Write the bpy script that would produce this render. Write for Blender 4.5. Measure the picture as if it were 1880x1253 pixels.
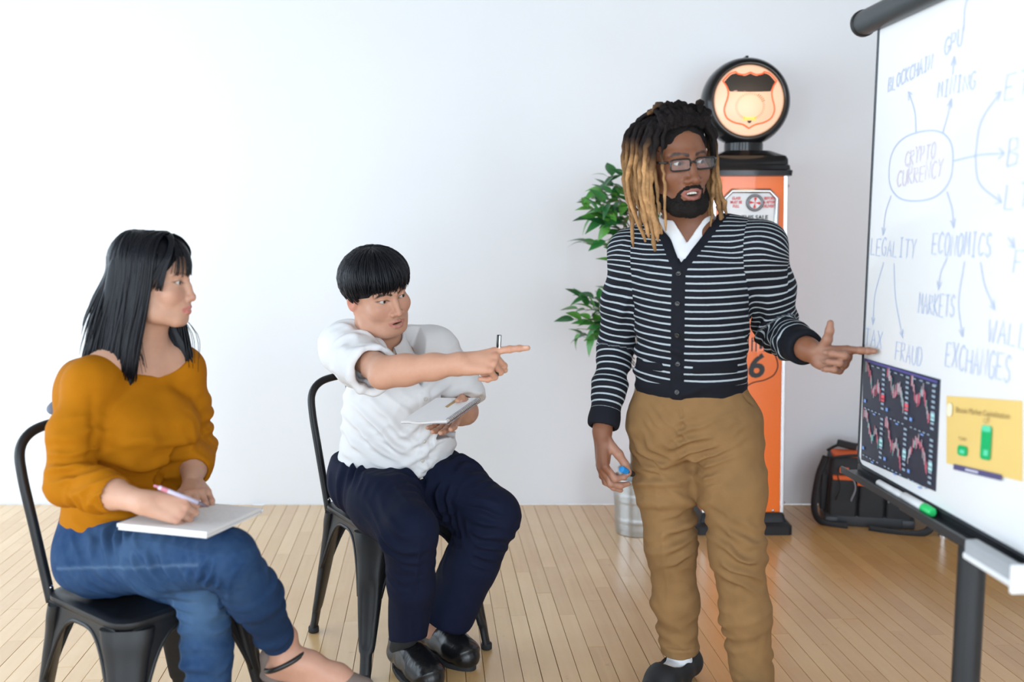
import bpy, bmesh, math, random
import numpy as np
from mathutils import Vector, Matrix

# ------------------------------------------------------------------ scene, camera, light
for _o in list(bpy.data.objects):
    bpy.data.objects.remove(_o, do_unlink=True)
SC = bpy.context.scene
COL = SC.collection
R = math.radians

cam_d = bpy.data.cameras.new('camera')
cam = bpy.data.objects.new('camera', cam_d)
COL.objects.link(cam)
cam.location = (0, 0, 1.35)
cam.rotation_euler = (R(90 - 6.43), 0, 0)
cam_d.sensor_width = 36.0
cam_d.lens = 35.0
cam_d.clip_start = 0.05
cam_d.dof.use_dof = True
cam_d.dof.focus_distance = 3.05
cam_d.dof.aperture_fstop = 2.0
SC.camera = cam

SC.view_settings.view_transform = 'Standard'
SC.view_settings.look = 'None'
SC.view_settings.gamma = 1.0
SC.view_settings.use_curve_mapping = False
SC.view_settings.exposure = 0.12

world = bpy.data.worlds.new('sky')
SC.world = world
world.use_nodes = True
_bg = world.node_tree.nodes['Background']
_bg.inputs[0].default_value = (0.80, 0.90, 1.0, 1)
_bg.inputs[1].default_value = 1.0

def area(name, loc, target, sx, sy, power, color):
    d = bpy.data.lights.new(name, 'AREA')
    d.shape = 'RECTANGLE'; d.size = sx; d.size_y = sy
    d.energy = power; d.color = color
    o = bpy.data.objects.new(name, d)
    COL.objects.link(o)
    o.location = loc
    o.rotation_euler = (Vector(target) - Vector(loc)).to_track_quat('-Z', 'Y').to_euler()
    return o
# daylight through the tall windows in the left wall and behind the camera; the rear right one is added to brighten the right wall
for i, yy in enumerate((0.2, 2.1, 4.0)):
    area('window_daylight', (-3.44, yy, 1.25), (0, yy, 0.95), 1.5, 2.3, (58, 55, 42)[i], (0.74, 0.875, 1.0))
for xx in (-2.2, 0.0, 2.0):
    area('window_daylight', (xx, -1.985, 1.25), (xx * 0.8, 3, 0.6), 1.5, 2.3, 78, (0.76, 0.885, 1.0))

# ------------------------------------------------------------------ helpers
def nz(v):
    v = np.asarray(v, float)
    return v / np.linalg.norm(v)

_mats = {}
def mat(name, color, rough=0.5, metal=0.0, var=0.06, scale=30.0, bump=0.0, bscale=200.0, attr=None, spec=0.5,
        emit=None, estr=0.0, alpha=1.0, trans=0.0, sheen=0.0, coat=0.0, sss=0.0):
    """procedural principled material: colour (or colour attribute) with noise variation and noise bump"""
    if name in _mats:
        return _mats[name]
    m = bpy.data.materials.new(name)
    m.use_nodes = True
    nt = m.node_tree; N = nt.nodes; L = nt.links
    b = N['Principled BSDF']
    tc = N.new('ShaderNodeTexCoord')
    nse = N.new('ShaderNodeTexNoise'); nse.inputs['Scale'].default_value = scale; nse.inputs['Detail'].default_value = 4
    L.new(tc.outputs['Object'], nse.inputs['Vector'])
    mr = N.new('ShaderNodeMapRange')
    mr.inputs[3].default_value = 1 - var; mr.inputs[4].default_value = 1 + var
    L.new(nse.outputs['Fac'], mr.inputs[0])
    vm = N.new('ShaderNodeVectorMath'); vm.operation = 'SCALE'
    L.new(mr.outputs[0], vm.inputs['Scale'])
    if attr:
        at = N.new('ShaderNodeAttribute'); at.attribute_name = attr
        L.new(at.outputs['Color'], vm.inputs[0])
    else:
        vm.inputs[0].default_value = color[:3]
    L.new(vm.outputs[0], b.inputs['Base Color'])
    b.inputs['Roughness'].default_value = rough
    b.inputs['Metallic'].default_value = metal
    b.inputs['Specular IOR Level'].default_value = spec
    b.inputs['Sheen Weight'].default_value = sheen
    b.inputs['Coat Weight'].default_value = coat
    b.inputs['Alpha'].default_value = alpha
    b.inputs['Transmission Weight'].default_value = trans
    if sss:
        b.inputs['Subsurface Weight'].default_value = sss
        b.inputs['Subsurface Radius'].default_value = (1.0, 0.35, 0.2)
        b.inputs['Subsurface Scale'].default_value = 0.008
    if emit:
        b.inputs['Emission Color'].default_value = (*emit[:3], 1)
        b.inputs['Emission Strength'].default_value = estr
    if bump:
        n2 = N.new('ShaderNodeTexNoise'); n2.inputs['Scale'].default_value = bscale; n2.inputs['Detail'].default_value = 3
        L.new(tc.outputs['Object'], n2.inputs['Vector'])
        bp = N.new('ShaderNodeBump'); bp.inputs['Strength'].default_value = bump; bp.inputs['Distance'].default_value = 0.002
        L.new(n2.outputs['Fac'], bp.inputs['Height'])
        L.new(bp.outputs[0], b.inputs['Normal'])
    _mats[name] = m
    return m

def link(o, parent=None):
    COL.objects.link(o)
    if parent is not None:
        o.parent = parent
    return o

def tag(o, label=None, cat=None, group=None, kind=None):
    if label: o['label'] = label
    if cat: o['category'] = cat
    if group: o['group'] = group
    if kind: o['kind'] = kind
    return o

def empty(name, loc=(0, 0, 0), rz=0.0):
    o = bpy.data.objects.new(name, None)
    o.empty_display_size = 0.1
    o.location = loc; o.rotation_euler = (0, 0, rz)
    return link(o)

def thing(name, label, cat, loc=(0, 0, 0), rz=0.0, group=None):
    return tag(empty(name, loc, rz), label, cat, group)

def world_off(parent):
    """location of the (unrotated) ancestors, to turn world vertices into local ones"""
    off = Vector((0, 0, 0))
    p = parent
    while p is not None:
        off += p.location
        p = p.parent
    return off

def rawmesh(name, V, F, m=None, parent=None, smooth=True, world=False, attrs=None, loc=None):
    V = np.asarray(V, np.float32)
    if loc is not None:
        V = V - np.asarray(loc, np.float32)
    elif world and parent is not None:
        V = V - np.array(world_off(parent), np.float32)
    me = bpy.data.meshes.new(name)
    if isinstance(F, np.ndarray):
        nv, nf, k = len(V), len(F), F.shape[1]
        me.vertices.add(nv); me.vertices.foreach_set('co', V.ravel())
        me.loops.add(nf * k); me.loops.foreach_set('vertex_index', F.astype(np.int32).ravel())
        me.polygons.add(nf)
        me.polygons.foreach_set('loop_start', np.arange(0, nf * k, k, dtype=np.int32))
        me.update(calc_edges=True)
    else:
        me.from_pydata([tuple(map(float, v)) for v in V], [], [tuple(int(i) for i in f) for f in F])
        me.update()
    me.validate()
    if smooth:
        me.polygons.foreach_set('use_smooth', np.ones(len(me.polygons), bool))
    if attrs:
        for an, av in attrs.items():
            av = np.asarray(av, np.float32)
            if av.ndim == 1:
                a = me.attributes.new(an, 'FLOAT', 'POINT'); a.data.foreach_set('value', av)
            else:
                if av.shape[1] == 3:
                    av = np.concatenate([av, np.ones((len(av), 1), np.float32)], 1)
                a = me.attributes.new(an, 'FLOAT_COLOR', 'POINT'); a.data.foreach_set('color', av.ravel())
    if m: me.materials.append(m)
    o = bpy.data.objects.new(name, me)
    if loc is not None: o.location = loc
    return link(o, parent)

class MB:
    """collects simple shapes into one mesh"""
    def __init__(s): s.v = []; s.f = []
    def add(s, V, F):
        n = len(s.v); s.v += [tuple(map(float, q)) for q in V]; s.f += [tuple(int(i) + n for i in q) for q in F]; return s
    def box(s, c, h, rot=None, bev=0.0):
        """centre, half sizes, optional 3x3 axes (columns), chamfer"""
        hx, hy, hz = h
        if bev <= 0:
            V = [(x, y, z) for x in (-hx, hx) for y in (-hy, hy) for z in (-hz, hz)]
            F = [(0, 1, 3, 2), (4, 6, 7, 5), (0, 4, 5, 1), (2, 3, 7, 6), (0, 2, 6, 4), (1, 5, 7, 3)]
        else:
            bm = bmesh.new(); bmesh.ops.create_cube(bm, size=2.0)
            for v in bm.verts: v.co = Vector((v.co.x * hx, v.co.y * hy, v.co.z * hz))
            bmesh.ops.bevel(bm, geom=list(bm.edges), offset=min(bev, hx * .95, hy * .95, hz * .95), segments=2, affect='EDGES', profile=0.5)
            bm.verts.index_update()
            V = [v.co[:] for v in bm.verts]; F = [[v.index for v in f.verts] for f in bm.faces]; bm.free()
        V = np.array(V)
        if rot is not None: V = V @ np.array(rot).T
        return s.add(V + np.array(c), F)
    def tube(s, pts, rad, n=10, cap=True, flat=None, fv=None):
        """tube along points; rad number or list; flat = thickness ratio along direction fv"""
        P = np.array(pts, float); m = len(P)
        r = np.full(m, rad) if np.isscalar(rad) else np.array(rad, float)
        T = np.gradient(P, axis=0); T /= np.linalg.norm(T, axis=1)[:, None] + 1e-12
        u = np.cross(T[0], (0, 0, 1.0) if fv is None else fv)
        if np.linalg.norm(u) < 1e-4: u = np.cross(T[0], (1.0, 0, 0))
        u = nz(u); V = []
        for i in range(m):
            if fv is not None:
                q = np.cross(T[i], fv)
                if np.linalg.norm(q) > 1e-3: u = nz(q)
            u = nz(u - T[i] * (u @ T[i])); w = np.cross(T[i], u)
            a = np.arange(n) * 2 * math.pi / n
            V.append(P[i] + r[i] * (np.cos(a)[:, None] * u + (1.0 if flat is None else flat) * np.sin(a)[:, None] * w))
        V = np.concatenate(V)
        F = [(i * n + j, i * n + (j + 1) % n, (i + 1) * n + (j + 1) % n, (i + 1) * n + j) for i in range(m - 1) for j in range(n)]
        if cap: F += [tuple(range(n - 1, -1, -1)), tuple(range((m - 1) * n, m * n))]
        return s.add(V, F)
    def lathe(s, prof, c=(0, 0, 0), n=32, axes=None, closed=False):
        """(radius, height) profile turned about the local z axis"""
        V = []
        for r, z in prof:
            for j in range(n):
                a = 2 * math.pi * j / n; V.append((r * math.cos(a), r * math.sin(a), z))
        m = len(prof); V = np.array(V)
        F = [(i * n + j, i * n + (j + 1) % n, (i + 1) * n + (j + 1) % n, (i + 1) * n + j) for i in range(m - (0 if closed else 1)) for j in range(n)] if not closed else \
            [(i * n + j, i * n + (j + 1) % n, ((i + 1) % m) * n + (j + 1) % n, ((i + 1) % m) * n + j) for i in range(m) for j in range(n)]
        if not closed:
            if prof[0][0] > 1e-6: F.append(tuple(range(n - 1, -1, -1)))
            if prof[-1][0] > 1e-6: F.append(tuple(range((m - 1) * n, m * n)))
        if axes is not None: V = V @ np.array(axes).T
        return s.add(V + np.array(c), F)
    def prism(s, poly, o, ex, ey, t):
        """flat polygon (2D points in ex, ey at o) thickened by t along ex x ey"""
        ex = np.array(ex, float); ey = np.array(ey, float); nn = nz(np.cross(ex, ey)); o = np.array(o, float)
        A = np.array([o + a * ex + b * ey for a, b in poly]); k = len(poly)
        V = np.concatenate([A, A + nn * t])
        F = [tuple(range(k - 1, -1, -1)), tuple(range(k, 2 * k))] + [(i, (i + 1) % k, (i + 1) % k + k, i + k) for i in range(k)]
        return s.add(V, F)
    def build(s, name, m=None, parent=None, smooth=False, world=False, loc=None, auto=None):
        o = rawmesh(name, np.array(s.v), s.f, m, parent, smooth, world, loc=loc)
        if auto is not None:
            me = o.data
            bm = bmesh.new(); bm.from_mesh(me)
            bmesh.ops.recalc_face_normals(bm, faces=bm.faces)
            for f in bm.faces: f.smooth = True
            for e in bm.edges:
                if len(e.link_faces) == 2 and e.calc_face_angle(0) > R(auto): e.smooth = False
            bm.to_mesh(me); bm.free()
        return o

def smooth_path(pts, n=8):
    """Catmull-Rom through the points"""
    P = np.array(pts, float); P = np.vstack([2 * P[0] - P[1], P, 2 * P[-1] - P[-2]]); out = []
    for i in range(1, len(P) - 2):
        for k in range(n):
            t = k / n; a, b, c, d = P[i - 1:i + 3]
            out.append(.5 * ((2 * b) + (c - a) * t + (2 * a - 5 * b + 4 * c - d) * t * t + (-a + 3 * b - 3 * c + d) * t ** 3))
    out.append(P[-2]); return np.array(out)

def text_mesh(txt, size, font_bold=False):
    cu = bpy.data.curves.new('t', 'FONT'); cu.body = txt; cu.size = size; cu.align_x = 'CENTER'; cu.align_y = 'CENTER'
    cu.resolution_u = 3
    if font_bold: cu.offset = size * 0.025
    o = bpy.data.objects.new('t', cu); COL.objects.link(o)
    bpy.context.view_layer.update()
    me = o.to_mesh()
    V = [v.co[:] for v in me.vertices]; F = [tuple(p.vertices) for p in me.polygons]
    o.to_mesh_clear(); bpy.data.objects.remove(o); bpy.data.curves.remove(cu)
    return np.array(V), F

STROKES = {
 'A': [[(0, 0), (.5, 1), (1, 0)], [(.2, .38), (.8, .38)]], 'B': [[(0, 0), (0, 1), (.7, .95), (.75, .62), (0, .52), (.85, .4), (.85, .08), (0, 0)]],
 'C': [[(1, .85), (.6, 1), (.15, .8), (0, .4), (.25, .05), (.6, 0), (1, .15)]], 'E': [[(1, 1), (0, 1), (0, 0), (1, 0)], [(0, .5), (.7, .5)]],
 'F': [[(1, 1), (0, 1), (0, 0)], [(0, .5), (.7, .5)]], 'G': [[(1, .85), (.6, 1), (.15, .8), (0, .4), (.25, .05), (.7, 0), (1, .2), (1, .45), (.6, .45)]],
 'H': [[(0, 0), (0, 1)], [(1, 0), (1, 1)], [(0, .5), (1, .5)]], 'I': [[(.5, 0), (.5, 1)], [(.2, 1), (.8, 1)], [(.2, 0), (.8, 0)]],
 'K': [[(0, 0), (0, 1)], [(.95, 1), (0, .45), (1, 0)]], 'L': [[(0, 1), (0, 0), (.9, 0)]], 'M': [[(0, 0), (.1, 1), (.5, .35), (.9, 1), (1, 0)]],
 'N': [[(0, 0), (0, 1), (1, 0), (1, 1)]], 'O': [[(.5, 1), (.1, .8), (0, .4), (.3, 0), (.7, 0), (1, .4), (.9, .85), (.5, 1)]],
 'P': [[(0, 0), (0, 1), (.75, .95), (.85, .65), (.6, .48), (0, .45)]], 'R': [[(0, 0), (0, 1), (.75, .95), (.8, .65), (0, .5), (.95, 0)]],
 'S': [[(.95, .85), (.5, 1), (.1, .8), (.25, .55), (.8, .42), (.9, .15), (.45, 0), (0, .15)]], 'T': [[(0, 1), (1, 1)], [(.5, 1), (.5, 0)]],
 'U': [[(0, 1), (.02, .25), (.3, 0), (.7, 0), (.95, .25), (1, 1)]], 'W': [[(0, 1), (.25, 0), (.5, .65), (.75, 0), (1, 1)]],
 'X': [[(0, 0), (1, 1)], [(0, 1), (1, 0)]], 'Y': [[(0, 1), (.5, .5), (1, 1)], [(.5, .5), (.4, 0)]], 'D': [[(0, 0), (0, 1), (.6, .95), (1, .5), (.65, .05), (0, 0)]],
}

# ------------------------------------------------------------------ room shell
def wall_material():
    m = bpy.data.materials.new('painted_plaster_wall'); m.use_nodes = True
    nt = m.node_tree; N = nt.nodes; L = nt.links; b = N['Principled BSDF']
    tc = N.new('ShaderNodeTexCoord')
    n1 = N.new('ShaderNodeTexNoise'); n1.inputs['Scale'].default_value = 1.3; n1.inputs['Detail'].default_value = 6
    n2 = N.new('ShaderNodeTexNoise'); n2.inputs['Scale'].default_value = 60; n2.inputs['Detail'].default_value = 4
    L.new(tc.outputs['Object'], n1.inputs['Vector']); L.new(tc.outputs['Object'], n2.inputs['Vector'])
    cr = N.new('ShaderNodeValToRGB')
    cr.color_ramp.elements[0].position = 0.3; cr.color_ramp.elements[0].color = (0.79, 0.805, 0.83, 1)
    cr.color_ramp.elements[1].position = 0.7; cr.color_ramp.elements[1].color = (0.82, 0.835, 0.86, 1)
    L.new(n1.outputs['Fac'], cr.inputs[0])
    # faint scuffs with a shape of their own
    n3 = N.new('ShaderNodeTexNoise'); n3.inputs['Scale'].default_value = 7; n3.inputs['Detail'].default_value = 8; n3.inputs['Roughness'].default_value = 0.7
    L.new(tc.outputs['Object'], n3.inputs['Vector'])
    r3 = N.new('ShaderNodeMapRange'); r3.inputs[1].default_value = 0.70; r3.inputs[2].default_value = 0.80; r3.inputs[3].default_value = 0; r3.inputs[4].default_value = 0.35
    L.new(n3.outputs['Fac'], r3.inputs[0])
    mx = N.new('ShaderNodeMixRGB'); mx.inputs[2].default_value = (0.70, 0.71, 0.73, 1)
    L.new(r3.outputs[0], mx.inputs[0]); L.new(cr.outputs[0], mx.inputs[1]); L.new(mx.outputs[0], b.inputs['Base Color'])
    b.inputs['Roughness'].default_value = 0.75
    bp = N.new('ShaderNodeBump'); bp.inputs['Strength'].default_value = 0.08; bp.inputs['Distance'].default_value = 0.004
    L.new(n2.outputs['Fac'], bp.inputs['Height']); L.new(bp.outputs[0], b.inputs['Normal'])
    return m
M_WALL = wall_material()

def struct(o): return tag(o, kind='structure')

YB, XL, XR, YR, HT = 4.79, -3.45, 3.0, -2.0, 3.3
struct(MB().box(((XL + XR) / 2, YB + .06, HT / 2), ((XR - XL) / 2 + .12, .06, HT / 2)).build('wall_back', M_WALL))
struct(MB().box((XR + .06, (YB + YR) / 2, HT / 2), (.06, (YB - YR) / 2, HT / 2)).build('wall_right', M_WALL))
struct(MB().box(((XL + XR) / 2, (YB + YR) / 2, HT + .05), ((XR - XL) / 2 + .12, (YB - YR) / 2 + .12, .05)).build('ceiling', mat('grey_timber_ceiling', (.30, .29, .28), .8, 0, .15, 3)))

def window_wall(name, org, ex, length, opens, wn):
    """wall of the given length along ex from org, with openings (s0, s1, z0, z1)"""
    ex = np.array(ex, float); nn = np.cross(ex, (0, 0, 1))
    rot = np.array([ex, nn, (0, 0, 1)]).T
    mb = MB(); s = 0.0
    def slab(s0, s1, z0, z1, t=.06, b=None, off=0.0):
        (b or mb).box(np.array(org) + ex * (s0 + s1) / 2 + nn * (t + off) + np.array((0, 0, (z0 + z1) / 2)), ((s1 - s0) / 2, t, (z1 - z0) / 2), rot)
    for (a, b, z0, z1) in opens:
        slab(s, a, 0, HT); slab(a, b, 0, z0); slab(a, b, z1, HT); s = b
    slab(s, length, 0, HT)
    struct(mb.build(name, M_WALL))
    wm = mat('black_steel_window', (.03, .03, .035), .45)
    for k, (a, b, z0, z1) in enumerate(opens):
        fr = MB()
        slab(a, a + .05, z0, z1, .03, fr, .02); slab(b - .05, b, z0, z1, .03, fr, .02)
        slab(a, b, z0, z0 + .05, .03, fr, .02); slab(a, b, z1 - .05, z1, .03, fr, .02)
        root = struct(fr.build('window_%d' % (wn + k), wm))
        g = MB(); slab(a + .05, b - .05, z0 + .05, z1 - .05, .003, g, .044); g.build('pane', mat('window_glass', (.9, .95, 1.0), .02, 0, 0, 5, alpha=.12), root)
        for q in range(1, 4):
            g = MB(); sx = a + (b - a) * q / 4; slab(sx - .012, sx + .012, z0 + .05, z1 - .05, .012, g, .035); g.build('glazing_bar', wm, root)
        for q in range(1, 6):
            g = MB(); zq = z0 + (z1 - z0) * q / 6; slab(a + .05, b - .05, zq - .012, zq + .012, .012, g, .035); g.build('glazing_bar', wm, root)
window_wall('wall_left', (XL, YB, 0), (0, -1, 0), YB - YR, [(.04, 1.54, .1, 2.4), (1.94, 3.44, .1, 2.4), (3.84, 5.34, .1, 2.4)], 1)
window_wall('wall_rear', (XL, YR, 0), (1, 0, 0), XR - XL, [(.45, 2.05, .1, 2.4), (2.65, 4.25, .1, 2.4), (4.65, 6.25, .1, 2.4)], 4)  # last opening is unseen, added with its lamp to lighten the right wall

# ---- strip floor
def floor_material():
    m = bpy.data.materials.new('maple_strip_floor'); m.use_nodes = True
    nt = m.node_tree; N = nt.nodes; L = nt.links; b = N['Principled BSDF']
    ge = N.new('ShaderNodeNewGeometry'); oi = N.new('ShaderNodeObjectInfo')
    rot = N.new('ShaderNodeVectorRotate'); rot.inputs['Angle'].default_value = R(-4.75)
    L.new(ge.outputs['Position'], rot.inputs['Vector'])
    ad = N.new('ShaderNodeVectorMath'); ad.operation = 'ADD'
    cmb = N.new('ShaderNodeCombineXYZ')
    mu = N.new('ShaderNodeMath'); mu.operation = 'MULTIPLY'; mu.inputs[1].default_value = 37.0
    L.new(oi.outputs['Random'], mu.inputs[0]); L.new(mu.outputs[0], cmb.inputs[0]); L.new(mu.outputs[0], cmb.inputs[2])
    L.new(rot.outputs[0], ad.inputs[0]); L.new(cmb.outputs[0], ad.inputs[1])
    mp = N.new('ShaderNodeMapping'); mp.inputs['Scale'].default_value = (40, 2.2, 1)
    L.new(ad.outputs[0], mp.inputs['Vector'])
    g = N.new('ShaderNodeTexNoise'); g.inputs['Scale'].default_value = 1.0; g.inputs['Detail'].default_value = 6; g.inputs['Distortion'].default_value = .6
    L.new(mp.outputs[0], g.inputs['Vector'])
    cr = N.new('ShaderNodeValToRGB'); e = cr.color_ramp.elements
    e[0].position = 0.0; e[0].color = (.57, .33, .13, 1)
    e[1].position = 1.0; e[1].color = (.80, .55, .29, 1)
    x = cr.color_ramp.elements.new(.5); x.color = (.70, .45, .205, 1)
    # per-board tint plus grain
    a1 = N.new('ShaderNodeMath'); a1.operation = 'MULTIPLY_ADD'; a1.inputs[1].default_value = .50
    L.new(oi.outputs['Random'], a1.inputs[0])
    a2 = N.new('ShaderNodeMath'); a2.operation = 'MULTIPLY'; a2.inputs[1].default_value = .48
    L.new(g.outputs['Fac'], a2.inputs[0]); L.new(a2.outputs[0], a1.inputs[2]); L.new(a1.outputs[0], cr.inputs[0])
    # worn, slightly orange patches and dark scuffs
    w = N.new('ShaderNodeTexNoise'); w.inputs['Scale'].default_value = 1.6; w.inputs['Detail'].default_value = 5
    L.new(ge.outputs['Position'], w.inputs['Vector'])
    wr = N.new('ShaderNodeMapRange'); wr.inputs[1].default_value = .45; wr.inputs[2].default_value = .7; wr.inputs[4].default_value = .45
    L.new(w.outputs['Fac'], wr.inputs[0])
    m1 = N.new('ShaderNodeMixRGB'); m1.blend_type = 'MULTIPLY'; m1.inputs[2].default_value = (.86, .72, .52, 1)
    L.new(wr.outputs[0], m1.inputs[0]); L.new(cr.outputs[0], m1.inputs[1])
    s = N.new('ShaderNodeTexNoise'); s.inputs['Scale'].default_value = 22; s.inputs['Detail'].default_value = 8; s.inputs['Roughness'].default_value = .75
    L.new(ge.outputs['Position'], s.inputs['Vector'])
    sr = N.new('ShaderNodeMapRange'); sr.inputs[1].default_value = .62; sr.inputs[2].default_value = .76; sr.inputs[4].default_value = .55
    L.new(s.outputs['Fac'], sr.inputs[0])
    m2 = N.new('ShaderNodeMixRGB'); m2.inputs[2].default_value = (.16, .10, .06, 1)
    L.new(sr.outputs[0], m2.inputs[0]); L.new(m1.outputs[0], m2.inputs[1])
    # amber tint growing towards +x, boards paler towards -x, edge broken by noise
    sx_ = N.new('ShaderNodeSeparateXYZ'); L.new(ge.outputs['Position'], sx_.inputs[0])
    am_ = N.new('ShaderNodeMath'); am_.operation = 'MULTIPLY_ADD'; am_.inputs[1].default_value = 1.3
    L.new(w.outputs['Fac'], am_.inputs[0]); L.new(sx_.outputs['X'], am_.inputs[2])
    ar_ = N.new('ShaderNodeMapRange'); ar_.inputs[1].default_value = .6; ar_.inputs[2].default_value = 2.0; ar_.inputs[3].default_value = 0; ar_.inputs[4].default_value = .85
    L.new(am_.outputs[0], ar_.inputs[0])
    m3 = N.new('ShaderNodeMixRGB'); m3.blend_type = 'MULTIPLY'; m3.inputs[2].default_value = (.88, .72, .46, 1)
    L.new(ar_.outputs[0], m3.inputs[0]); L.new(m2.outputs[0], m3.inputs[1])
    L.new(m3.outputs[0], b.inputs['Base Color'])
    rr = N.new('ShaderNodeMapRange'); rr.inputs[3].default_value = .24; rr.inputs[4].default_value = .46
    L.new(s.outputs['Fac'], rr.inputs[0]); L.new(rr.outputs[0], b.inputs['Roughness'])
    b.inputs['Coat Weight'].default_value = .9; b.inputs['Coat Roughness'].default_value = .22
    bp = N.new('ShaderNodeBump'); bp.inputs['Strength'].default_value = .12; bp.inputs['Distance'].default_value = .002
    L.new(g.outputs['Fac'], bp.inputs['Height']); L.new(bp.outputs[0], b.inputs['Normal'])
    return m
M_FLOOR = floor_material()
M_GAP = mat('dark_floor_joint', (.06, .038, .022), .9)
floor = struct(MB().box(((XL + XR) / 2, (YB + YR) / 2, -.035), ((XR - XL) / 2 + .05, (YB - YR) / 2 + .05, .015)).build('floor', M_GAP))

def plank_mesh():
    bm = bmesh.new()
    w, t, c = .5, 1.0, .009
    prof = [(-w, -t), (w, -t), (w, -.12), (w - c, 0), (-w + c, 0), (-w, -.12)]
    a = [bm.verts.new((x, -.5, z)) for x, z in prof]; b = [bm.verts.new((x, .5, z)) for x, z in prof]
    k = len(prof)
    for i in range(k): bm.faces.new((a[i], a[(i + 1) % k], b[(i + 1) % k], b[i]))
    bm.faces.new(a[::-1]); bm.faces.new(b)
    bmesh.ops.recalc_face_normals(bm, faces=bm.faces)
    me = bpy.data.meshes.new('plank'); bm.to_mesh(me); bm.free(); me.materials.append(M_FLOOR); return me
PLANK = plank_mesh()
rnd = random.Random(7)
ANG = R(4.75); PW = .0575
ca, sa = math.cos(ANG), math.sin(ANG)
near_planks, rest_planks = [], []
for i in range(-70, 62):
    xo = i * PW + .013
    y = (YR + .01 - sa * xo) / ca; ymax = (YB - .006 - sa * xo) / ca
    Ln0 = rnd.random() * .9
    while y < ymax:
        Ln = rnd.choice((.45, .6, .8, .95, 1.2, 1.5)) + rnd.random() * .12 - Ln0 * .4; Ln0 = 0
        Ln = min(Ln, ymax - y)
        if Ln < .02: break
        yc = y + Ln / 2
        cx, cy = ca * xo - sa * yc, sa * xo + ca * yc
        if not (XL + .35 < cx < XR - .1 or abs(cx) < 2.9): y += Ln; continue
        seen = False
        for q in (y, yc, y + Ln):
            px, py = ca * xo - sa * q, sa * xo + ca * q
            if 2.55 < py < YB and abs(px) < .53 * py + .05: seen = True
        (near_planks if seen else rest_planks).append((cx, cy, Ln, rnd.random()))
        y += Ln
near_planks.sort(key=lambda q: q[1])
rest_planks += near_planks[300:]; near_planks = near_planks[:300]
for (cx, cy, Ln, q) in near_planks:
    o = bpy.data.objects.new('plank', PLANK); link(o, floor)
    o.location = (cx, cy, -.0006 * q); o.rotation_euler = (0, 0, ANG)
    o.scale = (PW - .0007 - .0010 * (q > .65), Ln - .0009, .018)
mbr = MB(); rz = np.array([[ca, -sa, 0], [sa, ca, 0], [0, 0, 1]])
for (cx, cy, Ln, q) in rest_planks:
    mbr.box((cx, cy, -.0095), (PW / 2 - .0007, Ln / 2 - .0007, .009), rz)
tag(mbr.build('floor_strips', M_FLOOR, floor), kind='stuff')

# ------------------------------------------------------------------ metal cafe chairs
M_CHAIR = mat('black_painted_steel', (.012, .0125, .014), .40, .0, .15, 25, bump=.05, bscale=300, spec=.32)
M_RUBBER = mat('black_rubber', (.015, .015, .016), .8)
M_STEEL = mat('steel', (.6, .6, .62), .25, 1.0)

def leg_loft(sx, sy):
    """pressed-steel leg: wide at the seat corner, waisted, with a long pressed groove, narrow foot"""
    rows = [(.432, .155, .062, .030), (.40, .160, .058, .030), (.36, .165, .050, .028), (.30, .174, .043, .026), (.22, .186, .037, .024),
            (.14, .198, .030, .021), (.09, .206, .025, .019), (.075, .209, .019, .018), (.045, .213, .018, .017), (.018, .217, .018, .017)]
    rows = [tuple(q) for q in smooth_path(rows, 4)]
    d = nz((sx, sy, 0)); t = np.array((-d[1], d[0], 0)); n = 20; V = []
    for z, c, a, b in rows:
        cen = np.array((sx * c, sy * c, z)); g = .012 * max(0, min(1, (z - .085) / .03)) * max(0, min(1, (.30 - z) / .03))
        for j in range(n):
            th = 2 * math.pi * j / n; cs, sn = math.cos(th), math.sin(th)
            u = a * math.copysign(abs(sn) ** .8, sn); w = b * math.copysign(abs(cs) ** .8, cs)
            if cs > 0: w -= g * math.exp(-(u / (a * .38)) ** 2)
            else: w *= .35
            V.append(cen + d * (w - .012) + t * u)
    m = len(rows)
    F = [(i * n + j, i * n + (j + 1) % n, (i + 1) * n + (j + 1) % n, (i + 1) * n + j) for i in range(m - 1) for j in range(n)]
    F += [tuple(range(n - 1, -1, -1)), tuple(range((m - 1) * n, m * n))]
    return V, F

def rounded_sq(h, r, n=6):
    out = []
    for cx, cy, a0 in ((h - r, h - r, 0), (-h + r, h - r, 90), (-h + r, -h + r, 180), (h - r, -h + r, 270)):
        for k in range(n + 1):
            a = R(a0 + 90 * k / n); out.append((cx + r * math.cos(a), cy + r * math.sin(a)))
    return out

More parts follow.
